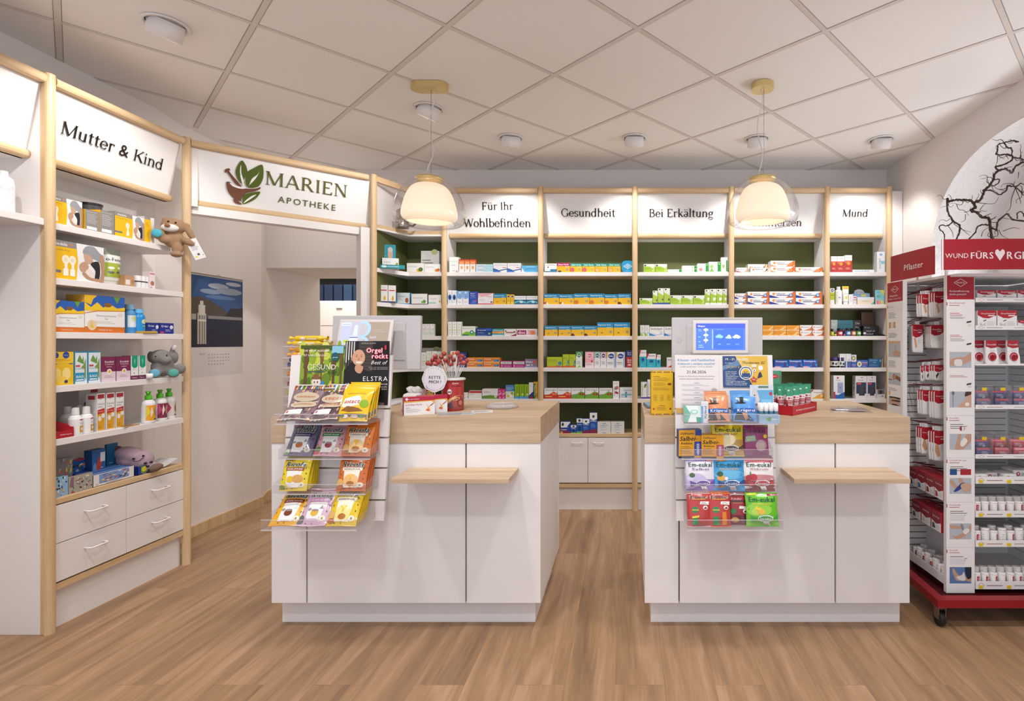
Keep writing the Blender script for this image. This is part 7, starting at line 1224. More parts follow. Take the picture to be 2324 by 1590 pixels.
bags(.550, 2.19, .672, .130, .136, .22, 3, .012, eme('Wildkirsche', '8a2a40', 'b84a48', [R(0, .86, 1, 1, 'd87a84'), R(0, 0, 1, .34, '8f3a3c'), E(.5, .4, .6, .1, 'c88a8a'), E(.3, .42, .12, .1, 'b82a3a'), E(.14, .40, .1, .09, 'a8242e'), P([(.16, .48), (.2, .62), (.24, .5)], '5a8a3a')]+rib('b82a3a')), 'ece6e6', '8a3038', 'white and cherry-red bag', RT[2], GR(2))
kin = lambda ht: [T('Kinder', .44, .95, .5, 'f3e9e6', 'B', .06, 0, .2), T('Em-eukal', .5, .87, .8, 'f3efe6', 'B', .1), T('Em-eukal', .5, .87, .76, '24503a', 'B', .09), R(.2, .79, .8, .82, 'e08a3a'), P([(.55, .66), (.58, .74), (.98, .74), (.96, .64)], 'f0ede8'), Ls(.62, .66, .9, .72, 2, '777'), E(.80, .56, .11, .06, 'f0ede8'), E(.775, .545, .04, .024, 'a82636'), E(.83, .55, .04, .024, '8a1a2a'), P([(.77, .56), (.81, .60), (.83, .57)], '4a7a3a')]+ht
bags(.285, 2.13, .545, .094, .134, .26, 2, .015, kin([P([(.2, .24), (.5, .28), (.52, .34), (.2, .31)], 'e6cf2a'), E(.34, .5, .16, .09, '1f8a4a'), P([(.2, .06), (.22, .26), (.46, .26), (.5, .06)], '1f8a4a'), R(.2, .48, .5, .51, 'e6b03a')]), 'b83a36', 'c9a9a2', 'red cherry bag nearest the slatwall edge', RT[3], GR(3), .026)
bags(.372, 2.13, .545, .094, .134, .26, 2, .015, kin([E(.34, .5, .16, .09, '1f8a4a'), P([(.2, .06), (.22, .3), (.46, .3), (.5, .06)], '1f8a4a'), P([(.6, .06), (.62, .44), (.8, .44), (.82, .06)], 'e08a2a'), R(.2, .48, .5, .51, 'e6b03a')]), 'b83834', 'd9702a', 'red bag with orange edge', RT[3], GR(3), .026)
bags(.455, 2.155, .545, .084, .130, .24, 2, .015, [T('Kinder', .4, .80, .56, 'd9a9b0', 'B', .07, 0, .2), R(.14, .70, .96, .75, '4a2a2a'), R(.2, .66, .7, .68, 'c07a3a'), P([(.5, .5), (.54, .58), (1, .56), (.98, .48)], 'e9e4e0'), E(.84, .42, .14, .07, 'e9e4e0'), E(.81, .405, .045, .028, '5a1a28'), E(.88, .41, .045, .028, '4a1420'), P([(.81, .43), (.85, .47), (.88, .44)], '4a7a3a'), R(.0, 0, 1, .30, '6a2a34'), E(.3, .16, .2, .08, 'c9a05a'), E(.22, .42, .15, .08, '1f7a40'), E(.1, .92, .09, .04, '9aa6a8')], '96242c', '84202a', 'dark red bag with narrow lettering', RT[3], GR(3), .022)
bags(.549, 2.13, .545, .134, .134, .26, 1, .015, eme('VITAMIN SHOT', 'e6d84a', '3f9a2a', [E(.4, .5, .4, .2, '8fce3a'), E(.3, .44, .14, .1, 'b8d84a'), E(.46, .44, .12, .09, 'e6b93a'), P([(.24, .5), (.3, .62), (.38, .54), (.46, .6), (.44, .48)], 'e9d23a'), R(.04, .92, .36, 1, 'c9d22a'), R(0, 0, 1, .12, '7ac02a')]+rib('a82a3a'), l2=1), '62b81e', '58ac1a', 'lime green bag with citrus', RT[3], GR(3))
kru = lambda c: [P([(.12, .30), (.0, .0), (.9, .0), (.62, .24), (.5, .30)], '2a2724'), P([(.28, .44), (.36, .30), (.56, .30), (.6, .1), (.5, .0), (.4, .2)], 'c9906a'), R(0, .32, 1, .46, '1f60b4'), T('Krügerol', .54, .39, .78, 'f4f2ee', 'B', .1), E(.32, .66, .24, .03, '1c1816'), P([(.20, .66), (.16, .88), (.46, .90), (.44, .66)], '1c1816'), P([(.24, .70), (.22, .86), (.30, .87), (.30, .70)], c)]
bags(.376, 2.19, .961, .096, .112, .36, 3, .022, kru('d8906a'), 'df9468', 'd0885e', 'orange bag with black top hat print', RT[0], GR(0), dz=.007, rz=0)
bags(.490, 2.19, .961, .102, .116, .40, 3, .022, kru('4f93d8'), '5a9ada', '4f8cc8', 'blue bag with black top hat print', RT[0], GR(0), dz=.007)
o = carton('lozenge_box', .072, .03, .07, ('e0ebe6', 'c9dcd4', [P([(0, .0), (.2, 0), (.4, .5), (.1, 1), (0, 1)], '6fb09a'), E(.6, .62, .24, .14, '9fd0c0'), E(.6, .62, .14, .08, 'd9ece4'), R(.3, .0, .7, .24, 'eef0ee'), P([(.74, 0), (1, .0), (1, .3), (.7, .3)], '1f9a80')])); o.location = (.270, 2.205, .9655); o.rotation_euler = (-.3, 0, 0); tag(o, f'pale green lozenge pack leaning, {RT[0]}', 'box', GR(0))
o = carton('dental_box', .030, .03, .088, ('e6ecf2', 'bcd4ea', [T('Xylitol', .6, .5, .6, '2a3a6a', 'B', .3, 0, 0, 1), R(0, 0, .3, .8, '7fb4e6'), R(0, .92, 1, 1, 'f4f4f2')])); o.location = (.320, 2.212, .9615); tag(o, f'slim white box with upright blue lettering, {RT[0]}', 'box', GR(0))
t = thing('lip_balm_display', f'pale blue display box with picture card and white-capped sticks, {RT[0]}', 'display box', (.586, 2.196, .9615))
m = MB(); m.box(-.042, .042, 0, .055, 0, .036, 'a9c8e2'); art(m, .084, .036, flat((-.042, 0, 0), (.084, 0, 0), (0, 0, .036), (0, -1, 0)), [leaf(.5, .5, .3, '6fae5a'), R(.58, .4, .9, .58, 'd8e6f0')]); m.build('box_body', M_PRINT, t)
m = MB(); m.box(-.068, .03, .058, .060, .0, .155, 'dbe6ee'); art(m, .098, .155, flat((-.068, .0575, 0), (.098, 0, 0), (0, 0, .155), (0, -1, 0)), [R(.25, .1, 1, .86, '6fb4de'), P([(0, .3), (.12, .86), (.26, .92), (.36, .74), (.42, .6), (.36, .5), (.38, .4), (.2, .2)], 'e0d9d6'), E(.3, .46, .08, .03, 'b06a6a'), E(.2, .72, .03, .02, '444'), E(.9, .76, .07, .05, 'c8404a'), R(.36, .92, .8, .97, '6a8a70'), R(.5, .5, .95, .6, '8fd0ee')]); m.build('picture_card', M_PRINT, t)
for i in range(4):
    for j in range(2):
        m = MB(); m.lathe([(0, .012), (.0085, .012), (.0085, .05), (.0088, .051), (.0088, .082), (0, .083)], 14, 'eceaea', o=(-.031+i*.0205, .014+j*.026, 0)); m.lathe([(.0087, .034), (.0087, .05)], 14, '4a7f96', o=(-.031+i*.0205, .014+j*.026, 0)); m.build('balm_stick', M_PLAS, t)
# ---------------------------------------------------------------- goods on the counter nearer the doorway
K = CZ+.0006; KA = 'on the counter nearer the doorway'; KB = 'on the counter beside the plaster rack'
mv = ('f1efee', 'c0344a', [R(0, .78, 1, 1, 'bd2444'), P([(0, .70), (.9, .74), (1, .6), (1, .78), (0, .78)], 'e9b23a'), E(.09, .89, .045, .075, 'f3e6ea'), T('ALIUD PHARMA', .32, .885, .34, 'f3e6ea', 'B', .07), T('A-Z Multi Vit AL', .32, .58, .54, 'c0405a', 'B', .12), Ls(.06, .38, .24, .46, 1, '999'), Ls(.06, .16, .6, .36, 4, 'b9b4b0'), E(.78, .26, .07, .07, 'e0602a'), P([(.70, .62), (.80, .44), (.92, .6), (.82, .4), (.86, .1), (.80, .3), (.74, .3), (.78, .42)], 'edb04a'), P([(.84, .5), (.96, .64), (.98, .62), (.86, .46)], 'b8283a')], 'x')
for i, (dx, dy) in enumerate(((0, 0), (.036, .068))):
    o = carton('vitamin_box', .135, .035, .084, mv); o.location = (-.962+dx, 2.452+dy, K); o.rotation_euler = (0, 0, .56)
    tag(o, ('front' if i == 0 else 'rear')+' of two white and crimson vitamin boxes beside the lollipop tub', 'box', 'vitamin boxes on the counter')
t = thing('lollipop_tub', 'red printed lollipop tub with white rim '+KA, 'tub', (-.868, 2.635, K))
m = MB(); m.lathe([(0, 0), (.050, 0), (.052, .004), (.052, .150), (.050, .152), (.048, .15), (.048, .01), (0, .01)], 40, 'b0312f')
A = 2.6; sf = lambda u, v, k: ((.0522+k*.00015)*sin((u-.5)*A), -(.0522+k*.00015)*cos((u-.5)*A), .004+v*.146)
art(m, .052*A, .146, sf, [P([(0, .0), (.25, .1), (.45, .36), (.7, .48), (1, .5), (1, .38), (.7, .36), (.5, .2), (.4, .0)], 'e9c08a'), P([(.3, .0), (.42, .2), (.6, .36), (1, .40), (1, 0)], '9a4a44'), E(.56, .16, .1, .1, '5a4a50'), E(.72, .2, .12, .1, 'a8524a'), E(.9, .24, .14, .14, '8a3a34'), E(.9, .24, .08, .08, 'c87a6a'), E(.50, .62, .075, .09, 'f0ebe8'), E(.47, .61, .025, .03, '2a2024'), E(.53, .61, .025, .03, '2a2024'), T('Kinder', .72, .90, .24, 'f0e6e6', 'B', .07, 0, .2), T('Em-eukal', .74, .81, .36, '2a2a28', 'B', .08), E(.12, .2, .1, .16, '2a2420'), P([(.04, .04), (.08, .24), (.2, .24), (.22, .02)], '1f7a3a')], 0, True); m.build('tub_body', M_PLAS, t)
m = MB(); m.lathe([(.0525, .148), (.060, .150), (.061, .157), (.054, .160), (.045, .158), (.0, .156)], 40, 'e6e3e1'); m.build('rim_lid', M_PLAS, t)
LP = [(600,105),(505,130),(567,140),(665,135),(740,97),(757,130),(790,132),(478,170),(520,172),(612,175),(697,170),(770,165),(425,205),(455,210),(510,215),(580,212),(670,215),(745,208),(800,202),(835,180),(640,190),(545,190)]
for i, (a, b) in enumerate(LP):
    px, py = 880+a/4.676, 780+b/4.676; y = 2.635+random.Random(i).uniform(-.055, .05); X = (px-PX0)*y/F; Z = EYE+(PY0-py)*y/F
    t = thing('lollipop', 'red swirled wrapped lollipop standing in the tub with white rim', 'lollipop', (-.868, 2.635, K+.158), 0, 'red lollipops in the tub')
    d = Vector((X+.868, y-2.635, Z-K-.158)); f = Vector((d.x*.25, d.y*.25, 0))
    m = MB(); m.ball(tuple(d), (.0125, .0125, .0112), 16, 10, 'a83a36', rot=(.3, .4*i, 0)); m.ball((d.x, d.y, d.z+.0006), (.0127, .0105, .0105), 14, 8, 'c8746a', rot=(.9, .2*i, 1.2*i)); m.build('sweet', M_FILM, t)
    m = MB(); e = f+(d-f)*.88; m.tube([tuple(f+Vector((0, 0, -.02))), tuple(e)], .0019, 6, 'ece9e6'); m.build('stick', M_PLAS, t)
    dirv = (d-f).normalized(); m = MB(); m.tube([tuple(d-dirv*.010), tuple(d-dirv*.016), tuple(d-dirv*.034)], [.006, .0035, .008], 8, 'e2dcda', cap=False); m.build('wrapper', M_ACR, t)
t = thing('round_sign', 'round white cardboard sign reading RETTE MICH beside the lollipops', 'sign', (-.934, 2.562, 1.119), -.12)
m = MB(); r = .0625; n = 48
pts = [((r+.0016*cos(8*(2*pi*i/n)))*cos(2*pi*i/n), (r+.0016*cos(8*(2*pi*i/n)))*sin(2*pi*i/n)) for i in range(n)]
m.add([(x, 0, z) for x, z in pts]+[(x, .002, z) for x, z in pts], [tuple(range(n)), tuple(range(2*n-1, n-1, -1))]+[(n+i, n+(i+1) % n, (i+1) % n, i) for i in range(n)], 'e4e3e6')
rim = [T(ch, .5+.435*sin(a), .5+.435*cos(a), .04, '777') for ch, a in zip('KUNZE HALTBARKEIT', [radians(-112+i*13.5) for i in range(17)]) if ch != ' ']+[T(ch, .5+.435*sin(a), .5+.435*cos(a), .04, '777') for ch, a in zip('KURZE HALTBARKEIT', [radians(120+i*7) for i in range(17)]) if ch != ' ']
art(m, 2*r, 2*r, flat((-r, -.0003, -r), (2*r, 0, 0), (0, 0, 2*r), (0, -1, 0)), [T('RETTE', .52, .57, .50, '26272a', 'B', .15), T('MICH !', .52, .40, .50, '26272a', 'B', .15, 0, .1)]+rim); m.build('sign_disc', M_PRINT, t)
m = MB(); m.tube([(.0, .003, -.05), (.004, .003, -.12), (.004, .003, K-1.119)], .002, 6, 'dcdad8'); m.box(-.03, .012, -.012, .018, K-1.119, K-1.119+.004, 'dcdad8'); m.build('sign_stick', M_PLAS, t)
m = MB(); m.box(-.085, .085, -.04, .04, 0, .0015, 'c9ccd0'); art(m, .17, .08, flat((-.085, -.04, .0016), (.17, 0, 0), (0, .08, 0), (0, 0, 1)), [R(0, 0, .62, .75, '8d9297'), R(.02, .3, .6, .45, 'b9bec2'), Ls(.66, .2, .95, .8, 4, 'aaa')]); o = m.build('flyer', M_PRINT); o.location = (-.80, 2.49, K); o.rotation_euler = (0, 0, .12); tag(o, 'grey picture flyer lying before the lollipop tub', 'flyer', 'flyers on the counter')
m = MB(); m.box(-.05, .05, -.045, .045, 0, .0012, 'eae8e6'); art(m, .1, .09, flat((-.05, -.045, .0013), (.1, 0, 0), (0, .09, 0), (0, 0, 1)), [Ls(.1, .2, .9, .8, 6, 'bbb')]); o = m.build('flyer', M_PRINT); o.location = (-.705, 2.57, K); o.rotation_euler = (0, 0, .25); tag(o, 'white printed flyer between grey flyer and glass dish', 'flyer', 'flyers on the counter')
t = thing('change_dish', 'round clear ribbed change dish '+KA, 'dish', (-.648, 2.735, K))
m = MB(); m.lathe([(0, 0), (.070, 0), (.082, .003), (.083, .006), (.078, .010), (.066, .018), (.055, .020), (.050, .016), (.0, .014)], 48, 'e0dfdd'); m.build('dish_body', acrylic('dish_glass', .22, .7, 1.5), t)
for rr in (.060, .070): m = MB(); m.lathe([(rr-.0015, .0202-(rr-.055)*.45), (rr, .0218-(rr-.055)*.45), (rr+.0015, .0202-(rr-.055)*.45)], 48, 'f4f4f4'); m.build('rib_ring', M_PLAS, t)
t = thing('card_terminal', 'white card terminal in a clear bag with cable behind the vitamin boxes', 'card terminal', (-1.065, 2.64, K), .2)
m = MB(); m.box(-.05, .05, -.06, .07, 0, .045, 'd9d6d2', bev=.012); m.box(-.044, .044, -.05, .05, .045, .085, 'e6e3e0', bev=.014); m.build('housing', M_PLAS, t)
m = MB()
for i in range(7): m.ball((random.uniform(-.03, .03), random.uniform(-.04, .04), .085+.012*random.random()), (.03, .026, .012), 10, 6, 'd8d5d1', rot=(random.random(), random.random(), random.random()))
o = m.build('plastic_cover', mat('crumpled_film', 'd6d3cf', .15, coat=.6), t); r_ = o.modifiers.new('remesh', 'REMESH'); r_.mode = 'VOXEL'; r_.voxel_size = .004
m = MB(); m.tube([(.03, -.06, .02), (.05, -.09, .005), (.06, -.12, .004), (.045, -.155, .004), (.02, -.17, .004)], .0028, 8, 'ecebea'); m.build('cable', M_PLAS, t)
m = MB(); m.box(-.04, .04, -.03, .03, 0, .012, '222', bev=.003); m.build('base_plug', M_PLAS, t)
# dispenser of sweet rolls
t = thing('roll_dispenser', 'clear acrylic dispenser stacked with wrapped sweet rolls at the counter end', 'dispenser', (-1.502, 2.475, K))
DW, DD, DH = .105, .10, .345; LV = [.315, .262, .215, .172, .125, .083, .043, .004]
m = MB(); m.box(-DW, DW, DD-.003, DD, 0, DH); m.box(-DW, -DW+.003, 0, DD, 0, DH); m.box(DW-.003, DW, 0, DD, 0, DH); m.build('acrylic_case', M_ACR, t)
for z in LV:
    m = MB(); m.box(-DW+.003, DW-.003, 0, DD-.003, z, z+.0025); m.box(-DW+.003, DW-.003, -.0005, .0022, z, z+.016); m.build('tier', M_ACR, t)
    m = MB(); m.box(-DW, DW, -.001, .002, z-.0005, z+.0028); m.build('tier_lip', M_EDGE, t)
RC = [('f0c81c', 'e6b83a', 'lemon yellow'), ('f0a83a', 'e9e6ea', 'apricot'), ('3a4a7a', '8fa8d8', 'dark blue'), ('e9842a', 'e6e0da', 'orange'), ('9a2030', 'd9606a', 'crimson'), ('b8b81e', '8a9a1a', 'olive-lime'), ('9a96b8', 'd6d4e4', 'lilac'), ('c02050', 'e06a8a', 'magenta')]
def roll(c, c2):
    m = MB(); r = .0125; L_ = .062
    prof = [(.011, -L_-.026), (.004, -L_-.010), (.005, -L_-.006), (r*.9, -L_), (r, -L_+.004), (r, L_-.004), (r*.9, L_), (.005, L_+.006), (.004, L_+.010), (.011, L_+.026)]
    vs = []; n = 14
    for i, (q, x) in enumerate(prof):
        for k in range(n): a = 2*pi*k/n; w = q*(1+.18*sin(5*a) if i in (0, 9) else 1); vs.append((x, w*cos(a), w*sin(a)))
    m.add(vs, [(i*n+k, i*n+(k+1) % n, (i+1)*n+(k+1) % n, (i+1)*n+k) for i in range(9) for k in range(n)], c, 0, True)
    sf = lambda u, v, k: (-L_*.9+1.8*L_*u, -(r+k*.00015)*cos((v-.5)*2), (r+k*.00015)*sin((v-.5)*2))
    art(m, 1.8*L_, .025, sf, [R(.3, .2, .95, .8, c2), E(.28, .5, .1, .4, 'f3efe6'), T('intact', .28, .5, .16, 'b83a2a', 'B', .4), R(.45, .4, .85, .6, 'f3efe0')], 0, True); return m.build('sweet_roll', M_FILM)
for (c, c2, nm), z in zip(RC, LV):
    o0 = roll(c, c2)
    for k in range(3 if z > .3 else 2):
        o = o0 if k == 0 else o0.copy()
        if k: COL.objects.link(o)
        dz = .0155+(.0235 if k == 1 else 0); o.location = (-1.502+(.004*k if k else -.006), 2.475+(.022 if k < 2 else .05), K+z+dz if k < 2 else K+z+.0155); o.rotation_euler = (random.uniform(-.3, .3), 0, random.uniform(-.02, .02))
        reg(o, f'{nm} wrapped sweet roll', 'clear dispenser tier', 'sweet roll', 'sweet rolls in the dispenser', k, 'in its tier')
# ---------------------------------------------------------------- goods on the counter beside the rack
yb_ = ('e9b814', 'd3a512', [R(.03, .02, .97, .985, 'ecbc16')]+[R(i/14, .962, (i+.8)/14, .985, c) for i, c in enumerate(['3a7a3a', 'c83a2a', '2a5aa0', 'e9b23a', '3a7a3a', '7a2a6a', 'c83a2a', 'e9d23a', '3a7a3a', '2a5aa0', 'c83a2a', '3a7a3a', 'e9b23a', '7a2a2a'])]+[R(i/14, .008, (i+.8)/14, .03, c) for i, c in enumerate(['c83a2a', '3a7a3a', 'e9b23a', '2a5aa0', 'c83a2a', '3a7a3a', 'c83a2a', 'e9d23a', '2a5aa0', '7a2a6a', '3a7a3a', 'c83a2a', 'e9b23a', '3a7a3a'])]+[Ls(.08, .86, .5, .90, 1, 'a8741a'), Ls(.1, .77, .95, .86, 4, 'a8801c'), Ls(.1, .66, .7, .74, 3, 'a8801c'), Ls(.1, .56, .95, .63, 3, 'a8801c'), E(.84, .70, .09, .025, '8a3a1a'), Ls(.1, .32, .3, .46, 6, 'a8801c'), Ls(.42, .32, .6, .46, 6, 'a8801c'), Ls(.72, .32, .9, .46, 6, 'a8801c'), R(.36, .205, .64, .22, 'a8741a'), Ls(.26, .1, .74, .19, 5, 'a8741a'), E(.12, .14, .05, .025, 'c05a2a'), E(.88, .14, .05, .025, '9a3a1a')], 'x')
o = carton('sweet_carton', .101, .055, .203, yb_); o.location = (.158, 2.452, K); o.rotation_euler = (0, 0, .04); tag(o, 'tall yellow sweet carton with multicoloured border '+KB, 'box')
m = MB(); m.box(-.04, .04, -.08, .08, 0, .014, '6a7f94', bev=.006); m.box(-.035, .035, -.074, .074, .0135, .0145, '8fa4b8'); o = m.build('handheld_scanner', M_PLAS); o.location = (.128, 2.78, K); o.rotation_euler = (0, 0, .1); tag(o, 'blue-grey handheld device lying behind the yellow carton', 'handheld device')
ca, sa = cos(radians(47)), sin(radians(47)); CX_, CY_ = .752, 2.425
t = thing('tube_tray', 'red cardboard tray of salve tubes '+KB, 'tray', (CX_, CY_, K), radians(47))
TW, TD = .262, .205; m = MB()
for (a, b, c, d, h) in ((0, TW, 0, .002, .042), (0, TW, TD-.002, TD, .06), (0, .002, 0, TD, .042), (TW-.002, TW, 0, TD, .042)): m.box(a, b, c, d, 0, h, 'bd1e2c')
m.box(0, TW, 0, TD, 0, .002, 'bd1e2c'); art(m, TW, .042, flat((0, -.0004, 0), (TW, 0, 0), (0, 0, .042), (0, -1, 0)), [T('Mit Weinlaub und Rosskastanienextrakt', .53, .5, .78, 'f3e2e2', 'B', .4)]); m.build('tray_body', M_PRINT, t)
def man_card(w, h): return [P(smooth(x[1], 3), x[2]) if x[0] == 'p' else x for x in [R(0, 0, 1, 1, '4f9c78'), P([(.2, 0), (.26, .3), (.42, .40), (.6, .3), (.66, 0)], 'e6e2de'), P([(.34, .36), (.40, .3), (.5, .3), (.54, .40)], 'c48f70'), E(.45, .56, .13, .2, 'c9967a'), P([(.33, .6), (.34, .80), (.46, .84), (.58, .78), (.57, .62), (.52, .70), (.4, .70)], '241a16'), P([(.33, .52), (.36, .38), (.46, .33), (.55, .38), (.57, .52), (.5, .46), (.4, .46)], '33241c'), E(.41, .59, .016, .014, '221814'), E(.50, .59, .016, .014, '221814'), P([(.41, .47), (.5, .47), (.46, .44)], 'f3efec'), E(.12, .8, .12, .08, 'c8303a'), E(.82, .82, .14, .08, 'c8303a'), R(.06, .79, .18, .81, 'f0d0d0'), R(.74, .81, .9, .83, 'f0d0d0'), E(.8, .1, .16, .07, 'c8303a')]]
m = MB(); m.box(-.075, .075, 0, .002, 0, .135, '4f9c78'); art(m, .15, .135, flat((-.075, 0, 0), (.15, 0, 0), (0, 0, .135), (0, -1, 0)), man_card(0, 0)); b = m.build('header_card', M_PRINT, t); b.location = (.105, TD-.01, .056); b.rotation_euler = (-.12, 0, radians(-47))
o = MB(); o.box(-.075, .075, 0, .002, 0, .185, '4f9c78'); art(o, .15, .185, flat((-.075, 0, 0), (.15, 0, 0), (0, 0, .185), (0, -1, 0)), man_card(0, 0)); o.box(-.07, .07, .002, .06, 0, .002, '4f9c78'); o = o.build('advert_card', M_PRINT); o.location = (.735, 2.80, K); tag(o, 'larger green advert card with bearded man behind the tube tray', 'card')
def salve():
    m = MB(); n = 20; r = .0155; h = .130
    def pt(a, v): return (r*cos(a)*(1+.18*v), r*sin(a)*(1-v**1.6)*.95+.0004*sin(a), .018+(h-.018)*v)
    for j in range(12):
        v0, v1 = j/12, (j+1)/12; c = 'e6e4e2' if j < 1 else ('b42a36' if 2 <= j < 5 else ('ecebe8' if j < 7 else '3f9a74'))
        m.add([pt(2*pi*i/n, v) for v in (v0, v1) for i in range(n)], [(i, (i+1) % n, n+(i+1) % n, n+i) for i in range(n)], c, 0, True)
    m.lathe([(0, 0), (r*.9, 0), (r*.94, .002), (r*.94, .018), (.004, .018)], n, 'e3e2e0')
    sf = lambda u, v, k: (r*.92*(2*u-1)*(1+.18*v), -(sqrt(1-(.92*(2*u-1))**2)*r*(1-v**1.6)*.95+.0005+k*.00015), .018+(h-.018)*v)
    art(m, 2*r, h-.018, sf, [T('PFERDE', .5, .36, .92, 'f3e6e6', 'B', .06), T('SALBE', .5, .28, .86, 'f3e6e6', 'B', .07), R(.12, .20, .88, .235, 'f3e6e6'), R(.14, .455, .42, .54, 'b42a36'), R(.5, .46, .86, .53, 'd8a0a4'), E(.3, .82, .16, .03, 'dfeae4'), E(.7, .74, .07, .012, 'a83a3a'), R(0, .965, 1, 1, '2f8562')], 0, True); return m.build('salve_tube', M_PLAS)
s0 = salve(); k = 0; ROWN = ['front', 'second', 'third', 'rearmost']
for j in range(4):
    for i in range(4):
        if j == 3 and i > 1: continue
        lx, ly = .030+i*.064, .030+j*.043; o = s0 if k == 0 else s0.copy()
        if k: COL.objects.link(o)
        k += 1; o.location = (CX_+lx*ca-ly*sa, CY_+lx*sa+ly*ca, K+.0025); o.rotation_euler = (0, 0, random.uniform(-.15, .15)+.05)
        reg(o, f'green salve tube, {ROWN[j]} row', 'red tray', 'tube', 'salve tubes in the red tray', i, 'from lettered corner')
t = thing('change_tray', 'flat clear rectangular change tray '+KB, 'dish', (1.085, 2.615, K), -.12)
m = MB(); m.box(-.095, .095, -.075, .075, 0, .004, bev=.002); m.box(-.075, .075, -.058, .058, .004, .012, bev=.003); m.build('tray_block', M_ACR, t)
m = MB(); m.box(-.07, .07, -.05, .05, .0042, .0048, 'a89a9e'); art(m, .14, .1, flat((-.07, -.05, .005), (.14, 0, 0), (0, .1, 0), (0, 0, 1)), [R(.05, .1, .5, .5, 'c0b2b6'), R(.55, .5, .9, .9, '968a90')]); m.build('insert', M_PRINT, t)
bags(.690, 2.40, K-.003, .05, .075, .2, 1, .01, [E(.5, .5, .3, .3, '7fa84a'), leaf(.5, .5, .3, '4f7a2a')], '8fae5a', '7a9a4a', 'small green bag squeezed between the display and red tray', 'counter top', 'small packs on the counter', .02)
# ---------------------------------------------------------------- plaster rack
rk = thing('plaster_rack', 'white and red rolling rack of plasters and bandages by the niche wall', 'display rack', (1.72, 2.70, 0))
RO = Vector((1.72, 2.70, 0))
def rp(m, name, mats=M_PRINT, parent=None):
    m.v = [(v[0]-RO.x, v[1]-RO.y, v[2]) for v in m.v]; return m.build(name, mats, parent or rk)
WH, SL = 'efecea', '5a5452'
def slatted(x0, y0, x1, y1, z0, z1, side, SL=SL):
    """slotted board between two plan points; dark slots on the side given"""
    m = MB(); d = Vector((x1-x0, y1-y0, 0)); L_ = d.length; d.normalize(); n = Vector((d.y, -d.x, 0))*side
    a, b = Vector((x0, y0, 0)), Vector((x1, y1, 0)); t = n*-.012
    m.prism([(a.x, a.y), (b.x, b.y), (b.x+t.x, b.y+t.y), (a.x+t.x, a.y+t.y)], z0, z1, WH)
    z = z1-.035
    while z > z0+.03:
        s, e = a+d*.012+n*.0006, b-d*.012+n*.0006; m.add([(s.x, s.y, z), (e.x, e.y, z), (e.x, e.y, z+.0045), (s.x, s.y, z+.0045)], [(0, 1, 2, 3)], SL); z -= .034
    return m
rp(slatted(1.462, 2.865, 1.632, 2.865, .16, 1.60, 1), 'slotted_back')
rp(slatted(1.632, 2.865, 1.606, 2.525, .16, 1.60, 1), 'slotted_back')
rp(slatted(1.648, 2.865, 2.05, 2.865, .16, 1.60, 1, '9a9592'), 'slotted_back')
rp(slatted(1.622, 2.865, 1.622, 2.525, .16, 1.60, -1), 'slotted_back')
rp(slatted(2.05, 2.865, 2.075, 2.52, .16, 1.60, 1, 'b5b0ae'), 'slotted_back')
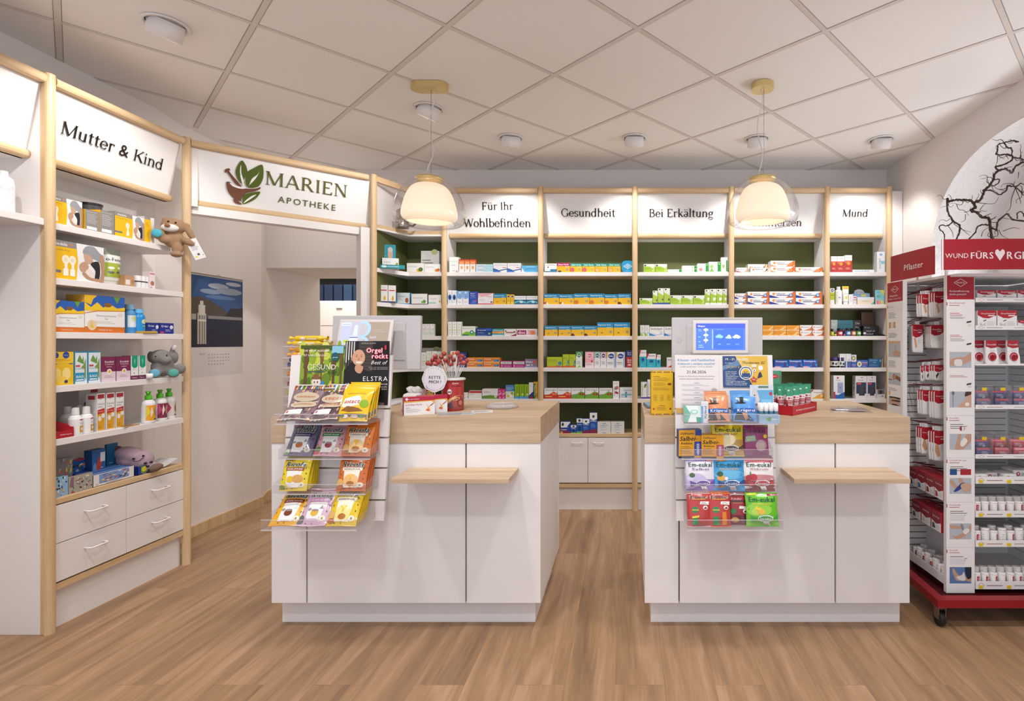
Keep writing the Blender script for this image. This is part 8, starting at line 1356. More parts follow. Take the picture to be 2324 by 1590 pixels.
# column panels
def column(o, ex, W, z0, z1, ops, nn):
    m = MB(); o = Vector(o); ex = Vector(ex).normalized(); nn = Vector(nn).normalized(); a = o; b = o+ex*W; t = -nn*.022
    m.prism([(a.x, a.y), (b.x, b.y), (b.x+t.x, b.y+t.y), (a.x+t.x, a.y+t.y)], z0, z1, 'eeebe9')
    art(m, W, z1-z0, flat((a.x, a.y, z0), ex*W, (0, 0, z1-z0), nn), ops); return rp(m, 'column_panel')
cz0, cz1 = .117, 1.615
vz = lambda y: (1345-y)/(1345-623)
def photo(ya, yb, kind, u0=.11, u1=.88):
    v0, v1 = vz(yb), vz(ya); q = lambda u, v: (u0+(u1-u0)*u, v0+(v1-v0)*v); o = [P([q(0, 0), q(1, 0), q(1, 1), q(0, 1)], 'b3bac1')]
    sk = 'c39a82'
    if kind == 'arm': o += [P([q(0, .2), q(.0, .5), q(.4, .66), q(.7, .7), q(1, .96), q(1, .5), q(.7, .25), q(.3, .1)], sk), P([q(.24, .14), q(.24, .5), q(.55, .5), q(.56, .14)], 'e3ddd6')]
    if kind == 'back': o += [P([q(.42, 0), q(.55, .3), q(.75, .5), q(.8, .8), q(1, .9), q(1, 0)], 'cda58f'), P([q(.7, .7), q(.75, 1), q(1, 1), q(1, .84), q(.84, .74)], '4a3226'), P([q(.72, .12), q(.74, .3), q(.9, .28), q(.88, .1)], 'ece6e0'), R(*q(.14, 0), *q(.18, .9), '8a9096'), E(*q(.16, .9), .05, .006, '6a7076')]
    if kind == 'elbow': o += [P([q(.26, 0), q(.3, .4), q(.42, 1), q(.54, 1), q(.5, .4), q(.8, 1), q(1, 1), q(1, .6), q(.6, .0)], sk), P([q(.48, .36), q(.66, .76), q(.82, .56), q(.62, .2)], 'e9e4e0')]
    if kind == 'ankle': o += [P([q(0, .7), q(.3, .3), q(.4, .4), q(.1, .9)], sk), P([q(.4, 1), q(.55, 1), q(.66, .6), q(.5, .5)], sk), P([q(.2, .2), q(.5, .64), q(.7, .7), q(.6, .4), q(.3, .14)], '2f3f8a'), P([q(.5, .5), q(.66, .68), q(1, .6), q(1, .3), q(.7, .1)], 'c9a48c')]
    if kind == 'leg': o += [P([q(0, .9), q(.6, .8), q(.6, .66), q(0, .7)], sk), P([q(.1, .3), q(.3, .2), q(.7, .5), q(1, .95), q(1, .6), q(.7, .2), q(.3, .02)], 'c49a82'), P([q(.6, .5), q(.8, .7), q(.92, .56), q(.74, .3)], 'e6e2de'), P([q(.5, .9), q(.6, .95), q(.64, .6), q(.56, .6)], '8a8a90')]
    if kind == 'hand': o += [P([q(0, 0), q(0, 1), q(1, 1), q(1, 0)], '5a7aa8'), P([q(.12, .8), q(.2, .9), q(.42, .5), q(.6, .56), q(.66, .44), q(1, .3), q(1, .1), q(.6, .2), q(.3, .18)], 'c09a84'), P([q(.3, .4), q(.56, .5), q(.64, .72), q(.7, .5), q(.72, .2), q(.5, .18)], 'dfdad6'), P([q(.7, 1), q(1, 1), q(1, .4), q(.8, .3)], '1f2a3a')]
    if kind == 'fingers': o += [P([q(.3, .3), q(.5, .5), q(.56, .9), q(.62, .9), q(.66, .5), q(1, .4), q(1, .1), q(.5, .1)], 'c49c86')]
    if kind == 'heel': o += [P([q(.36, .6), q(.44, .9), q(.6, .8), q(1, .6), q(1, .3), q(.6, .5), q(.46, .4)], '8a5a40'), P([q(.40, .5), q(.5, .88), q(.62, .7), q(.56, .5)], 'c98a64'), R(*q(0, .36), *q(.3, .44), '9a5a4a')]
    if kind == 'face': o += [P([q(.15, 0), q(.1, .6), q(.2, .95), q(.9, .9), q(.95, .5), q(.8, 0)], 'c9a18a'), P([q(.1, .8), q(.2, 1), q(.96, .96), q(.9, .76), q(.5, .84)], '3a2a22'), P([q(.3, .6), q(.94, .66), q(.94, .5), q(.3, .48)], '221a1a'), P([q(.3, 0), q(.34, .16), q(.76, .14), q(.8, 0)], '4a342a')]
    return [P([(min(max(a, u0), u1), min(max(b, v0), v1)) for a, b in smooth(x[1], 3)], x[2]) if x[0] == 'p' and x[2] not in ('b3bac1', '5a7aa8') else x for x in o]
red = 'a81f2e'
def draco(u, v, s, W, H, c='f0e0e0'): return [P([(u-s, v), (u, v+s*.62*W/H), (u+s, v), (u, v-s*.62*W/H)], c), P([(u-s*.88, v), (u, v+s*.54*W/H), (u+s*.88, v), (u, v-s*.54*W/H)], red), T('DRACO', u, v, s*1.2, c, 'B', .03)]
W_, H_ = .133, cz1-cz0
def sect(y, ttl, sub, n=3, w=.5): return [R(.0, vz(y+7), .03, vz(y-1), red), T(ttl, .10+w/2, vz(y+1), w, 'a8303c', 'b', .009), Ls(.10, vz(y+8), .6, vz(y+4), 1, 'b86a70')]+[Ls(.13, vz(y+14+4*n), .78, vz(y+13), n, '6a6666')]
ops = [R(.02, vz(679), .98, vz(625), red)]+draco(.5, vz(641), .24, W_, H_)+[T('Verbandfixierung', .45, vz(660), .70, 'f4e9e8', 'B', .012), T('leicht gemacht!', .41, vz(667), .60, 'f4e9e8', 'B', .012)]
ops += sect(686, 'DracoFixiermull', '', 0, .54)+[Ls(.12, vz(716), .6, vz(708), 2, 'b85a62'), Ls(.13, vz(723), .7, vz(717), 3, '777'), P([(.7, vz(733)), (.72, vz(729)), (.88, vz(727)), (.88, vz(731))], '3a4250'), R(.76, vz(740), .88, vz(735), 'dcdad0'), Ls(.12, vz(765), .6, vz(758), 2, 'b85a62'), Ls(.13, vz(774), .7, vz(767), 3, '777'), P([(.7, vz(783)), (.72, vz(779)), (.88, vz(777)), (.88, vz(781))], '3a4250')]
ops += photo(798, 834, 'arm')+[Ls(.12, vz(856), .8, vz(850), 2, 'b85a62'), P([(.7, vz(874)), (.72, vz(870)), (.88, vz(868)), (.88, vz(872))], '3a4250'), R(.76, vz(880), .88, vz(874), 'dcdad0')]+photo(888, 924, 'back')+[R(0, vz(942.6), 1, vz(942), 'c9c4c2')]
ops += sect(947, 'DracoSilk', '', 3, .32)+[E(.52, vz(972), .06, .007, red), R(.54, vz(976), .62, vz(968), 'e9e4e0'), E(.63, vz(972), .03, .006, 'c9b8b4')]+photo(984, 1020, 'elbow')
ops += [R(0, vz(1038.6), 1, vz(1038), 'c9c4c2')]+sect(1043, 'DracoElfi haft color', '', 3, .62)+[R(.12, vz(1077), .37, vz(1064), '234f8c'), R(.49, vz(1077), .87, vz(1064), 'a8242e')]+photo(1084, 1120, 'ankle')
ops += [R(0, vz(1138.6), 1, vz(1138), 'c9c4c2')]+sect(1144, 'DracoSumbi', '', 3, .4)+[R(.12, vz(1180), .64, vz(1167), 'dddade')]+photo(1187, 1223, 'leg')+[R(0, vz(1241.6), 1, vz(1241), 'c9c4c2')]+sect(1247, 'DracoElfi', '', 3, .3)+[R(.12, vz(1280), .64, vz(1266), 'dddade')]+photo(1286, 1323, 'hand')
column((1.500, 2.50, 0), (1, 0, 0), W_, cz0, cz1, ops, (0, -1, 0))
ops = [R(.0, .924, 1, 1, red)]+draco(.5, .972, .26, W_, H_)+[T('Alltagshelfer', .44, .948, .56, 'f0dcdc', 'B', .012), T('Pflaster, Tapes & Co.!', .5, .936, .82, 'f0dcdc', 'B', .012), R(.0, .90, .03, .912, '222'), T('DracoPlast', .26, .905, .34, 'a8303c', 'b', .009), R(0, .893, 1, .8935, 'b9b4b2'), Ls(.08, .86, .6, .885, 5, '777'), R(.1, .822, .54, .846, 'cda27e'), R(.24, .822, .4, .846, 'e3d6c8'), R(0, .812, 1, .8125, 'b9b4b2'), Ls(.08, .784, .7, .805, 4, '777'), R(.08, .755, .85, .772, 'd6ab88')]
vz0 = vz; vz = lambda y: (1345-y)/(1345-623)
ops += photo(795, 833, 'fingers', .08, .86)+[Ls(.08, vz(862), .6, vz(842), 6, '777')]+photo(876, 910, 'heel', .08, .86)+[Ls(.08, vz(928), .7, vz(918), 3, '777'), E(.14, vz(935), .07, .009, 'd6ab88')]+photo(944, 968, 'face', .08, .86)
column((1.407, 2.878, 0), (.012, -.14, 0), .138, .25, cz1, ops, (-.14, -.012, 0))
m = MB(); m.prism([(1.432, 2.742), (1.442, 2.742), (1.462, 2.865), (1.462, 2.880), (1.425, 2.880)], .2, 1.61, 'eae7e5'); rp(m, 'column_core')
m = MB(); m.box(1.52, 1.62, 2.515, 2.545, .2, 1.61, 'e6e3e1'); rp(m, 'column_core')
# header signs
def header(pts, z0, z1, ops, W):
    m = MB(); n = len(pts)-1; L_ = [0]
    for a, b in zip(pts, pts[1:]): L_.append(L_[-1]+(Vector(b)-Vector(a)).length)
    tot = L_[-1]
    def sf(u, v, k):
        s = max(0, min(1, u))*tot; i = max(j for j in range(n) if L_[j] <= s+1e-9); t = (s-L_[i])/(L_[i+1]-L_[i]); a, b = Vector(pts[i]), Vector(pts[i+1]); p = a.lerp(b, t); d = (b-a).normalized(); nn = Vector((d.y, -d.x))
        p = p+nn*(k*.0007); return (p.x, p.y, z0+(z1-z0)*v)
    for s in (0, -5):
        vs = [sf(i/60, j, s) for j in (0, 1) for i in range(61)]; fs = [(i, i+1, 61+i+1, 61+i) for i in range(60)]; m.add(vs, fs if s == 0 else [f[::-1] for f in fs], red, 0, True)
    vs = [sf(i/16, j, s) for s in (0, -5) for j in (0, 1) for i in range(17)]; m.add(vs, [(17+i, 17+i+1, 51+i+1, 51+i) for i in range(16)]+[(i, 34+i, 34+i+1, i+1) for i in range(16)], 'e6dcdc')
    art(m, tot, z1-z0, sf, ops, 0, True); return rp(m, 'header_sign')
hp = [(1.430+i*.066, 2.42-.018*sin(pi*i/10)) for i in range(11)]
hu = lambda px: ((px-PX0)*2.41/F-1.430)/.66
ht = lambda t, a, b, f: T(t, (hu(a)+hu(b))/2, .46, hu(b)-hu(a), 'f3e6e6', f, .26)
hs = hu(2267)
header(hp, 1.627, 1.766, [R(-.0, 0, .012, 1, 'efebea'), ht('WUND', 2148, 2199, 'b'), ht('FÜRS', 2202, 2253, 'B'), P([(hs, .28), (hs-.033, .52), (hs-.030, .62), (hs-.016, .66), (hs, .58), (hs+.016, .66), (hs+.030, .62), (hs+.033, .52)], 'f3e6e6'), ht('RGE', 2281, 2329, 'B')], .66)
header([(1.443, 2.915), (1.452, 2.80), (1.466, 2.68), (1.487, 2.575)], 1.627, 1.766, [T('Pflaster', .57, .44, .44, 'f3e6e6', 'B', .3)], .35)
for (x, y) in ((1.56, 2.60), (1.53, 2.80), (1.98, 2.60)):
    m = MB(); m.tube([(x, y, 1.55), (x, y, 1.70)], .008, 8, 'd9d6d4'); rp(m, 'sign_post')
m = MB(); m.prism([(1.46, 2.90), (1.50, 2.56), (1.53, 2.46), (2.06, 2.46), (2.06, 2.90)], 1.604, 1.616, 'e9e6e4'); rp(m, 'top_plate')
m = MB(); m.prism([(1.49, 2.88), (1.515, 2.53), (2.06, 2.53), (2.06, 2.88)], .145, .16, 'dedbd9'); rp(m, 'floor_plate')
# shelves of the front side: board, lip with printed strip, yellow price tags
SH = [(1.487, .020), (1.356, .020), (1.188, .008), (.983, .020), (.750, .020), (.632, .033), (.474, .030), (.335, .030), (.136, .036)]
for (z, lh) in SH:
    m = MB(); m.box(1.637, 2.045, 2.502, 2.85, z, z+.006, 'e9e6e4'); m.box(1.637, 2.072, 2.498, 2.502, z, z+lh, 'efecea')
    if lh > .01: art(m, .43, lh, flat((1.637, 2.498, z), (.43, 0, 0), (0, 0, lh), (0, -1, 0)), [P([(.02, .5), (.06, .85), (.10, .5), (.06, .15)], 'c9a9aa'), P([(.03, .5), (.06, .75), (.09, .5), (.06, .25)], 'efecea'), Ls(.12, .3, .36, .7, 1, 'a88a8c'), Ls(.42, .3, .6, .7, 1, 'a8a2a2')])
    s = rp(m, 'shelf')
    if lh > .025 or z == .136:
        for px in (2226, 2290):
            X = (px-PX0)*2.498/F; m = MB(); m.box(X-.010, X+.010, 2.4965, 2.498, z+.004, z+.018, 'e6c41a'); rp(m, 'price_tag', M_PRINT, s)
def base():
    m = MB(); o = [(1.398, 2.395), (2.10, 2.395), (2.10, 2.93), (1.415, 2.93)]; i_ = [(1.44, 2.44), (2.06, 2.44), (2.06, 2.89), (1.455, 2.89)]
    for k in range(4):
        l = (k+1) % 4; m.prism([o[k], o[l], i_[l], i_[k]], .098, .134)
    return m
rp(base(), 'base_frame', M_RED)
m = MB(); m.box(1.44, 2.06, 2.44, 2.89, .10, .112, '4a0f16'); m.box(1.52, 2.0, 2.56, 2.84, .112, .146, '4a0f16'); rp(m, 'base_tray')
for (x, y) in ((1.43, 2.435), (1.45, 2.89), (2.06, 2.435), (2.06, 2.89)):
    m = MB(); m.box(x-.022, x+.022, y-.018, y+.022, .086, .098); m.box(x-.017, x-.014, y-.02, y+.018, .035, .088); m.box(x+.014, x+.017, y-.02, y+.018, .035, .088); c = rp(m, 'caster', M_STEEL)
    m = MB(); 
    prof = [(.0, -.013), (.030, -.013), (.034, -.009), (.034, .009), (.030, .013), (0, .013)]
    n = 24; vs = [(x+z, y+r*cos(2*pi*k/n), .0345+r*sin(2*pi*k/n)) for r, z in prof for k in range(n)]
    m.add(vs, [(i*n+k, i*n+(k+1) % n, (i+1)*n+(k+1) % n, (i+1)*n+k) for i in range(5) for k in range(n)], '222', 0, True); rp(m, 'wheel', M_BLACK, c)
# hooks and hanging packs on the slotted side
def hook(p, d, L_):
    p = Vector(p); d = Vector(d).normalized(); s = d.cross(Vector((0, 0, 1)))
    pts = [p, p+d*L_*.5+s*.012+Vector((0, 0, .004)), p+d*L_+s*.016+Vector((0, 0, .014)), p+d*(L_+.02)+Vector((0, 0, .018)), p+d*L_-s*.016+Vector((0, 0, .014)), p+d*L_*.5-s*.012+Vector((0, 0, .004)), p]
    m = MB(); m.tube([tuple(q) for q in smooth3(pts)], .0022, 6, '6a1420'); return m
def smooth3(pts, n=4):
    out = []
    for i in range(len(pts)-1):
        p0, p1, p2, p3 = pts[max(i-1, 0)], pts[i], pts[i+1], pts[min(i+2, len(pts)-1)]
        for j in range(n):
            t = j/n; out.append(.5*((2*p1)+(-p0+p2)*t+(2*p0-5*p1+4*p2-p3)*t*t+(-p0+3*p1-3*p2+p3)*t**3))
    return out+[pts[-1]]
RG = 'hanging plaster packs on the rack'
def plast(txt, ops=[], side=.22, w2=.6): return [P([(0, .60), (.3, .52), (.7, .56), (1, .68), (1, 1), (0, 1)], 'b01f2e'), T(txt, .5, .80, .78, 'f4e9e8', 'B', .08), R(.5, .70, .86, .735, 'e9d9d8'), Ls(.46, .30, .9, .52, 4, 'c9c4c0'), R(0, 0, 1, .02, 'd0ccca')]+ops
strip = [P([(.12, .5), (.3, .52), (.44, .2), (.28, .12), (.2, .3)], 'dca77c')]
def pack(px0, px1, py0, py1, y, ops, label, n=1, dn=(-.004, .014), rz=0.0, grp=RG, nm='plaster_pack'):
    x0, x1 = (px0-PX0)*y/F, (px1-PX0)*y/F; z0, z1 = EYE+(PY0-py1)*y/F, EYE+(PY0-py0)*y/F; W = x1-x0; H = z1-z0; first = None
    for k in range(n):
        if first is None:
            m = MB(); r_ = .012
            pts = [(W*.06, H*.02), (W*.94, 0), (W, H*.06), (W, H*.94), (W*.9, H), (W*.1, H), (0, H*.94), (0, H*.3), (W*.02, H*.12)]; N = len(pts)
            m.add([(x, 0, z) for x, z in pts]+[(x, .009, z) for x, z in pts], [tuple(range(N)), tuple(range(2*N-1, N-1, -1))]+[(N+i, N+(i+1) % N, (i+1) % N, i) for i in range(N)], 'edeae7')
            m.box(W*.3, W*.7, .003, .006, H, H+.02, 'f0eeec'); m.c[-12:] = m.c[-12:]
            def sf(u, v, k_): return (min(max(u, .0), 1)*W, -.0003-k_*.00015, v*H*.985+.004)
            art(m, W, H, sf, ops); o = first = m.build(nm, M_PRINT)
        else: o = first.copy(); COL.objects.link(o)
        o.location = (x0+dn[0]*k, y+dn[1]*k, z0); o.rotation_euler = (0, 0, rz)
        reg(o, label, '', 'plaster pack', grp, k, 'from front')
    h = hook(((x0+x1)/2, 2.864 if y < 2.864 else y+.03, z1+.016), (0, -1, 0), max(.03, 2.864-y-.0)); rp(h, 'hook', M_PRINT)
pack(2092, 2119, 668, 719, 2.66, plast('DracoPlast', strip), 'white and red plaster pack on the top hooks, outer', 3)
pack(2121, 2149, 662, 720, 2.60, plast('DracoPlast', strip), 'white and red plaster pack on the top hooks, inner', 3)
pack(2071, 2095, 737, 800, 2.74, plast('DracoPlast', strip), 'white and red plaster pack on the second hooks, outer', 5, (.0065, .02))
pack(2113, 2141, 738, 790, 2.66, plast('DracoPlast', [R(.56, .695, .84, .735, '8fb8dc')]), 'white and red pack with blue bar on the second hooks', 5, (.004, .02))
pack(2090, 2101, 831, 865, 2.72, plast('Dogs', [P([(.3, .06), (.5, .4), (.4, .5), (.2, .3)], '6a5a50')]), 'small white and red pack on the third hooks, outermost', 1, grp='small hanging packs')
pack(2101, 2119, 830, 862, 2.70, plast('DracoPlast kids', [P([(.2, .06), (.5, .4), (.4, .5), (.15, .3)], '3a3a40')]), 'small white and red pack on the third hooks, middle', 3, grp='small hanging packs')
pack(2121, 2141, 829, 863, 2.66, plast('DracoPlast kids', [P([(.2, .06), (.5, .4), (.4, .5), (.15, .3)], '3a3a40')]), 'small white and red pack on the third hooks, inner', 3, grp='small hanging packs')
pack(2086, 2098, 886, 930, 2.71, plast('Dra'), 'white and red pack half hidden on the fourth hooks', 1)
pack(2094, 2119, 886, 941, 2.68, plast('DracoPlast'), 'plain white and red pack on the fourth hooks, outer', 3)
pack(2121, 2149, 887, 950, 2.61, plast('DracoPlast'), 'plain white and red pack on the fourth hooks, inner', 3)
pack(2091, 2118, 970, 1030, 2.68, plast('DracoPlast', [P([(.06, .3), (.2, .54), (.36, .5), (.5, .16), (.3, .1)], 'd3a078')]), 'white and red pack with tan strips on the fifth hooks, outer', 3)
pack(2120, 2149, 978, 1046, 2.60, plast('DracoPlast', [P([(.06, .3), (.1, .54), (.36, .5), (.5, .16), (.3, .1)], 'd3a078')]), 'white and red pack with tan strips on the fifth hooks, inner', 3)
tapeb = lambda c: ('efecea', 'b01f2e', [P([(0, .5), (.5, .36), (1, .5), (1, 1), (0, 1)], '8a1a28'), T('DracoTape', .5, .74, .7, 'f0e0e0', 'B', .14), P([(.1, .06), (.1, .34), (.3, .36), (.44, .1)], c), Ls(.5, .1, .9, .32, 3, 'c9c4c0')])
def sidebox(Y, z, W, H, D, c, label, X=1.497):
    o = carton('tape_box', W, D, H, tapeb(c)); o.location = (X, Y, z); o.rotation_euler = (0, 0, -pi/2)
    tag(o, label, 'box', 'hanging tape boxes'); rp(hook((X+.13, Y, z+H+.012), (-1, 0, 0), .11), 'hook', M_PRINT)
TW4 = ['farthest from the front column', 'second from the slotted wall', 'third from the slotted wall', 'touching the front column']
for i, c in enumerate(('3a4a4a', '2a7ab8', '8a2a3a', 'b04a50')): sidebox(2.785-i*.076, .545-.0*i, .072, .095, .075, c, 'red-topped tape box in the upper box row, '+['beside the slotted wall', 'second from the slotted wall', 'third from the slotted wall', 'touching the front column'][i])
for i, c in enumerate(('2a4a4a', 'cfc9c4', '24404a')): sidebox(2.755-i*.088, .385, .080, .090, .085, c, 'red-topped tape box in the lower box row, '+['beside the slotted wall', 'second from the slotted wall', 'touching the front column'][i])
# lower shelf of the slotted side
m = MB(); m.prism([(1.497, 2.85), (1.503, 2.525), (1.60, 2.525), (1.62, 2.85)], .150, .1565, 'e6e3e1'); m.prism([(1.494, 2.85), (1.500, 2.525), (1.503, 2.525), (1.497, 2.85)], .150, .192, 'e9e6e4'); rp(m, 'shelf')
def roll_b(r, h, lean=0, tags=True, hat='f0edea'):
    m = MB(); m.lathe([(0, 0), (r*.94, 0), (r, h*.04), (r, h*.95), (r*.93, h), (r*.2, h*.99), (0, h*.97)], 18, 'efecea')
    sf = lambda u, v, k: ((r+k*.00015)*sin((u-.5)*2.4), -(r+k*.00015)*cos((u-.5)*2.4), v*h)
    art(m, r*2.4, h, sf, [R(.0, .90, 1, .915, 'b83a44')]+([R(.5, .04, .78, .80, 'b01f2e'), T('Draco', .64, .42, .6, 'f0e0e0', 'B', .16, 0, 0, 1)] if tags else [Ls(.3, .3, .5, .7, 3, '999')]), 0, True); return m.build('bandage_roll', M_PLAS)
BR = 'white bandage rolls on the rack'
protos = [roll_b(.017, .062), roll_b(.018, .075, tags=False)]
used = [False, False]
def putroll(kind, x, y, z, rz, desc, key, place, grp):
    o = protos[kind] if not used[kind] else protos[kind].copy()
    if used[kind]: COL.objects.link(o)
    used[kind] = True; o.location = (x, y, z); o.rotation_euler = (0, 0, rz); reg(o, desc, place, 'bandage', grp, key, 'from the column')
k = 0
for i in range(8):
    for j in range(2):
        putroll((i+j) % 2, 1.5235+j*.038, 2.80-i*.036, .157, -1.2+random.uniform(-.6, .6), 'white bandage roll', i+j*.1, 'lowest slotted-side shelf'+(', outer row' if j == 0 else ', inner row'), 'bandage rolls on the slotted side')
# goods on the front-side shelves
def fx(px, y=2.52): return (px-PX0)*y/F
fm = lambda: ('efecea', 'e3dfdc', [P([(0, .74), (.3, .58), (.6, .56), (1, .72), (1, 1), (0, 1)], 'b01f2e'), T('DracoFixiermull', .55, .83, .74, 'f4e9e8', 'B', .12), R(.55, .68, .9, .74, 'efe9e8'), P([(.3, .44), (.46, .5), (.46, .44), (.3, .38)], '5a6068'), P([(.1, .14), (.14, .34), (.3, .2), (.4, .34), (.42, .14), (.26, .06)], 'c9c6c4'), Ls(.5, .16, .95, .42, 3, 'c9c4c2')], 'x')
for i, (a, b, t_, s, lab) in enumerate(((2218, 2260, 658, 0, 'low white box with red wave, top rack shelf beside the column'), (2264, 2307, 658, 0, 'low white box with red wave, top rack shelf, second from the column'), (2310, 2350, 658, 0, 'low white box with red wave, top rack shelf at the frame edge'), (2219, 2261, 704, 1, 'larger white box with red wave, second rack shelf beside the column'), (2264, 2308, 704, 1, 'larger white box with red wave, second rack shelf, next box over'), (2310, 2345, 726, 1, 'low white box with red wave, second rack shelf at frame edge'))):
    z = SH[s][0]+.0065; H = EYE+(PY0-t_)*2.52/F-z; o = carton('gauze_box', fx(b)-fx(a), .07, H, fm()); o.location = ((fx(a)+fx(b))/2, 2.52, z); tag(o, lab, 'box', 'gauze boxes on the rack')
def silk():
    W, H = .062, .112; m = MB(); pts = [(-W*.42, 0), (W*.5, 0), (W*.46, H*.3), (W*.36, H*.5), (W*.36, H), (-W*.5, H), (-W*.5, H*.5), (-W*.5, H*.1)]; N = len(pts)
    m.add([(x, 0, z) for x, z in pts]+[(x, .012, z) for x, z in pts], [tuple(range(N)), tuple(range(2*N-1, N-1, -1))]+[(N+i, N+(i+1) % N, (i+1) % N, i) for i in range(N)], 'efecea')
    art(m, W, H, flat((-W/2, -.0003, 0), (W, 0, 0), (0, 0, H), (0, -1, 0)), [P([(0, .74), (.4, .66), (.86, .7), (.86, 1), (0, 1)], 'a81f30'), T('DracoSilk', .45, .82, .7, 'f0dede', 'B', .1), E(.5, .30, .33, .19, 'b8303c'), E(.5, .26, .26, .16, 'efe4e4'), E(.5, .26, .23, .145, 'c01f2e'), E(.5, .26, .13, .08, '8a1420'), Ls(.3, .5, .8, .62, 3, 'c9c4c2')]); 
    m.lathe([(.010, .002), (.0145, .002), (.0145, -.002)], 16, 'c01f2e'); b = len(m.v)-48
    for i in range(b, len(m.v)): x, y, z = m.v[i]; m.v[i] = (x, z-.004, H*.26+y)
    return m.build('tape_card', M_PRINT)
s0 = silk()
for i, (px, y, lab) in enumerate(((2222, 2.56, 'red-topped silk tape card, half hidden behind the column'), (2252, 2.53, 'red-topped silk tape card, second from the column, in front'), (2277, 2.58, 'red-topped silk tape card pushed back between its neighbours'), (2301, 2.53, 'red-topped silk tape card nearest the frame edge'))):
    o = s0 if i == 0 else s0.copy()
    if i: COL.objects.link(o)
    o.location = (fx(px, y), y, SH[2][0]+.0065); tag(o, lab, 'tape card', 'silk tape cards on the rack')
def crepe(c, c2):
    m = MB(); r = .021; L_ = .034; n = 20; prof = [(.006, -L_), (r*.95, -L_), (r, -L_+.003), (r, L_-.003), (r*.95, L_), (.006, L_)]
    vs = [(x, q*cos(2*pi*k/n), r+q*sin(2*pi*k/n)) for q, x in prof for k in range(n)]
    m.add(vs, [(i*n+k, i*n+(k+1) % n, (i+1)*n+(k+1) % n, (i+1)*n+k) for i in range(5) for k in range(n)], c, 0, True)
    sf = lambda u, v, k: (-L_+2*L_*u, -(r+k*.00015)*cos((v-.5)*2.4), r+(r+k*.00015)*sin((v-.5)*2.4))
    art(m, 2*L_, r*2.4, sf, [R(.05, .72, .95, .95, c2), Ls(.3, .3, .8, .6, 3, 'cfd2e0'), R(.62, .05, .8, .35, 'e6e6ea')], 0, True); return m.build('colour_bandage', M_FILM)
cb = [crepe('2f3a78', 'b8404a'), crepe('5a6288', 'b85a5a'), crepe('a82234', 'd0707a'), crepe('b83a48', 'd8808a')]; cu = [0]*4
def putc(kind, x, y, z, desc, key, place):
    o = cb[kind] if not cu[kind] else cb[kind].copy()
    if cu[kind]: COL.objects.link(o)
    cu[kind] = 1; o.location = (x, y, z); o.rotation_euler = (0, 0, random.uniform(-.08, .08)); reg(o, desc, place, 'bandage', 'coloured bandages in clear bins', key, 'from the column')
for s, kinds in ((3, (1, 0, 0)), (4, (0, 2, 3))):
    z = SH[s][0]+.0065
    for b in range(3):
        x0 = 1.646+b*.088; m = MB(); m.box(x0-.002, x0, 2.506, 2.75, z, z+.085); m.box(x0+.078, x0+.080, 2.506, 2.75, z, z+.085); m.box(x0, x0+.078, 2.505, 2.507, z, z+.105 if s == 3 else z+.10); t = rp(m, 'clear_bin', M_ACR)
        m = MB(); m.box(x0+.024, x0+.046, 2.5035, 2.505, z+.080, z+.094, 'e6c41a'); rp(m, 'price_tag', M_PRINT, t)
        for j, (dy, dz) in enumerate(((0, 0), (.046, 0), (.022, .036))): putc(kinds[b] if j != 1 else (kinds[b]+1) % 4 if s == 3 else kinds[b], x0+.040, 2.532+dy, z+dz, ('blue-grey' if s == 3 else 'blue' if b == 0 else 'red')+' wrapped crepe bandage', b*3+j, ('upper' if s == 3 else 'lower')+' clear-bin shelf')
def gpack(w, h, d):
    m = MB(); m.box(-w/2, w/2, 0, d, 0, h, 'e6e3e2', bev=.006); art(m, w, h, flat((-w/2, -.0003, 0), (w, 0, 0), (0, 0, h), (0, -1, 0)), [E(.35, .5, .14, .3, 'b82a34'), E(.35, .5, .07, .16, 'efe4e4'), Ls(.6, .3, .9, .7, 3, '8a8a8a')]); return m.build('gauze_pack', M_FILM)
g0 = gpack(.062, .034, .09)
for i in range(5):
    o = g0 if i == 0 else g0.copy()
    if i: COL.objects.link(o)
    o.location = (1.674+i*.068, 2.512+(.03 if i % 2 else 0), SH[5][0]+.0065+(.012 if i > 2 else 0)); o.rotation_euler = (0, 0, random.uniform(-.1, .1)); reg(o, 'white gauze pack with red emblem', 'gauze shelf below the bins', 'gauze pack', 'gauze packs on the rack', i, 'from the column')
for s, zz in ((6, .03), (7, .03), (8, .036)):
    z = SH[s][0]+.0065; nm = {6: 'upper roll shelf', 7: 'middle roll shelf', 8: 'bottom roll shelf'}[s]
    for j in range(2):
        for i in range(9): putroll((i*2+j+s) % 2 if s != 7 else (i+j) % 2, 1.657+i*.040+(.018 if j else 0), 2.524+j*.040, z, random.uniform(-.7, .7), 'white bandage roll', i, nm+(', front row' if j == 0 else ', back row'), 'bandage rolls, '+nm)
for s in (5,):
    z = SH[s][0]+.0065; X = 1.656; m = MB(); m.prism_x([(2.506, z), (2.506, z+.03), (2.54, z+.05), (2.84, z+.075), (2.84, z)][::-1], X+.052, X+.0535); rp(m, 'divider', M_ACR)
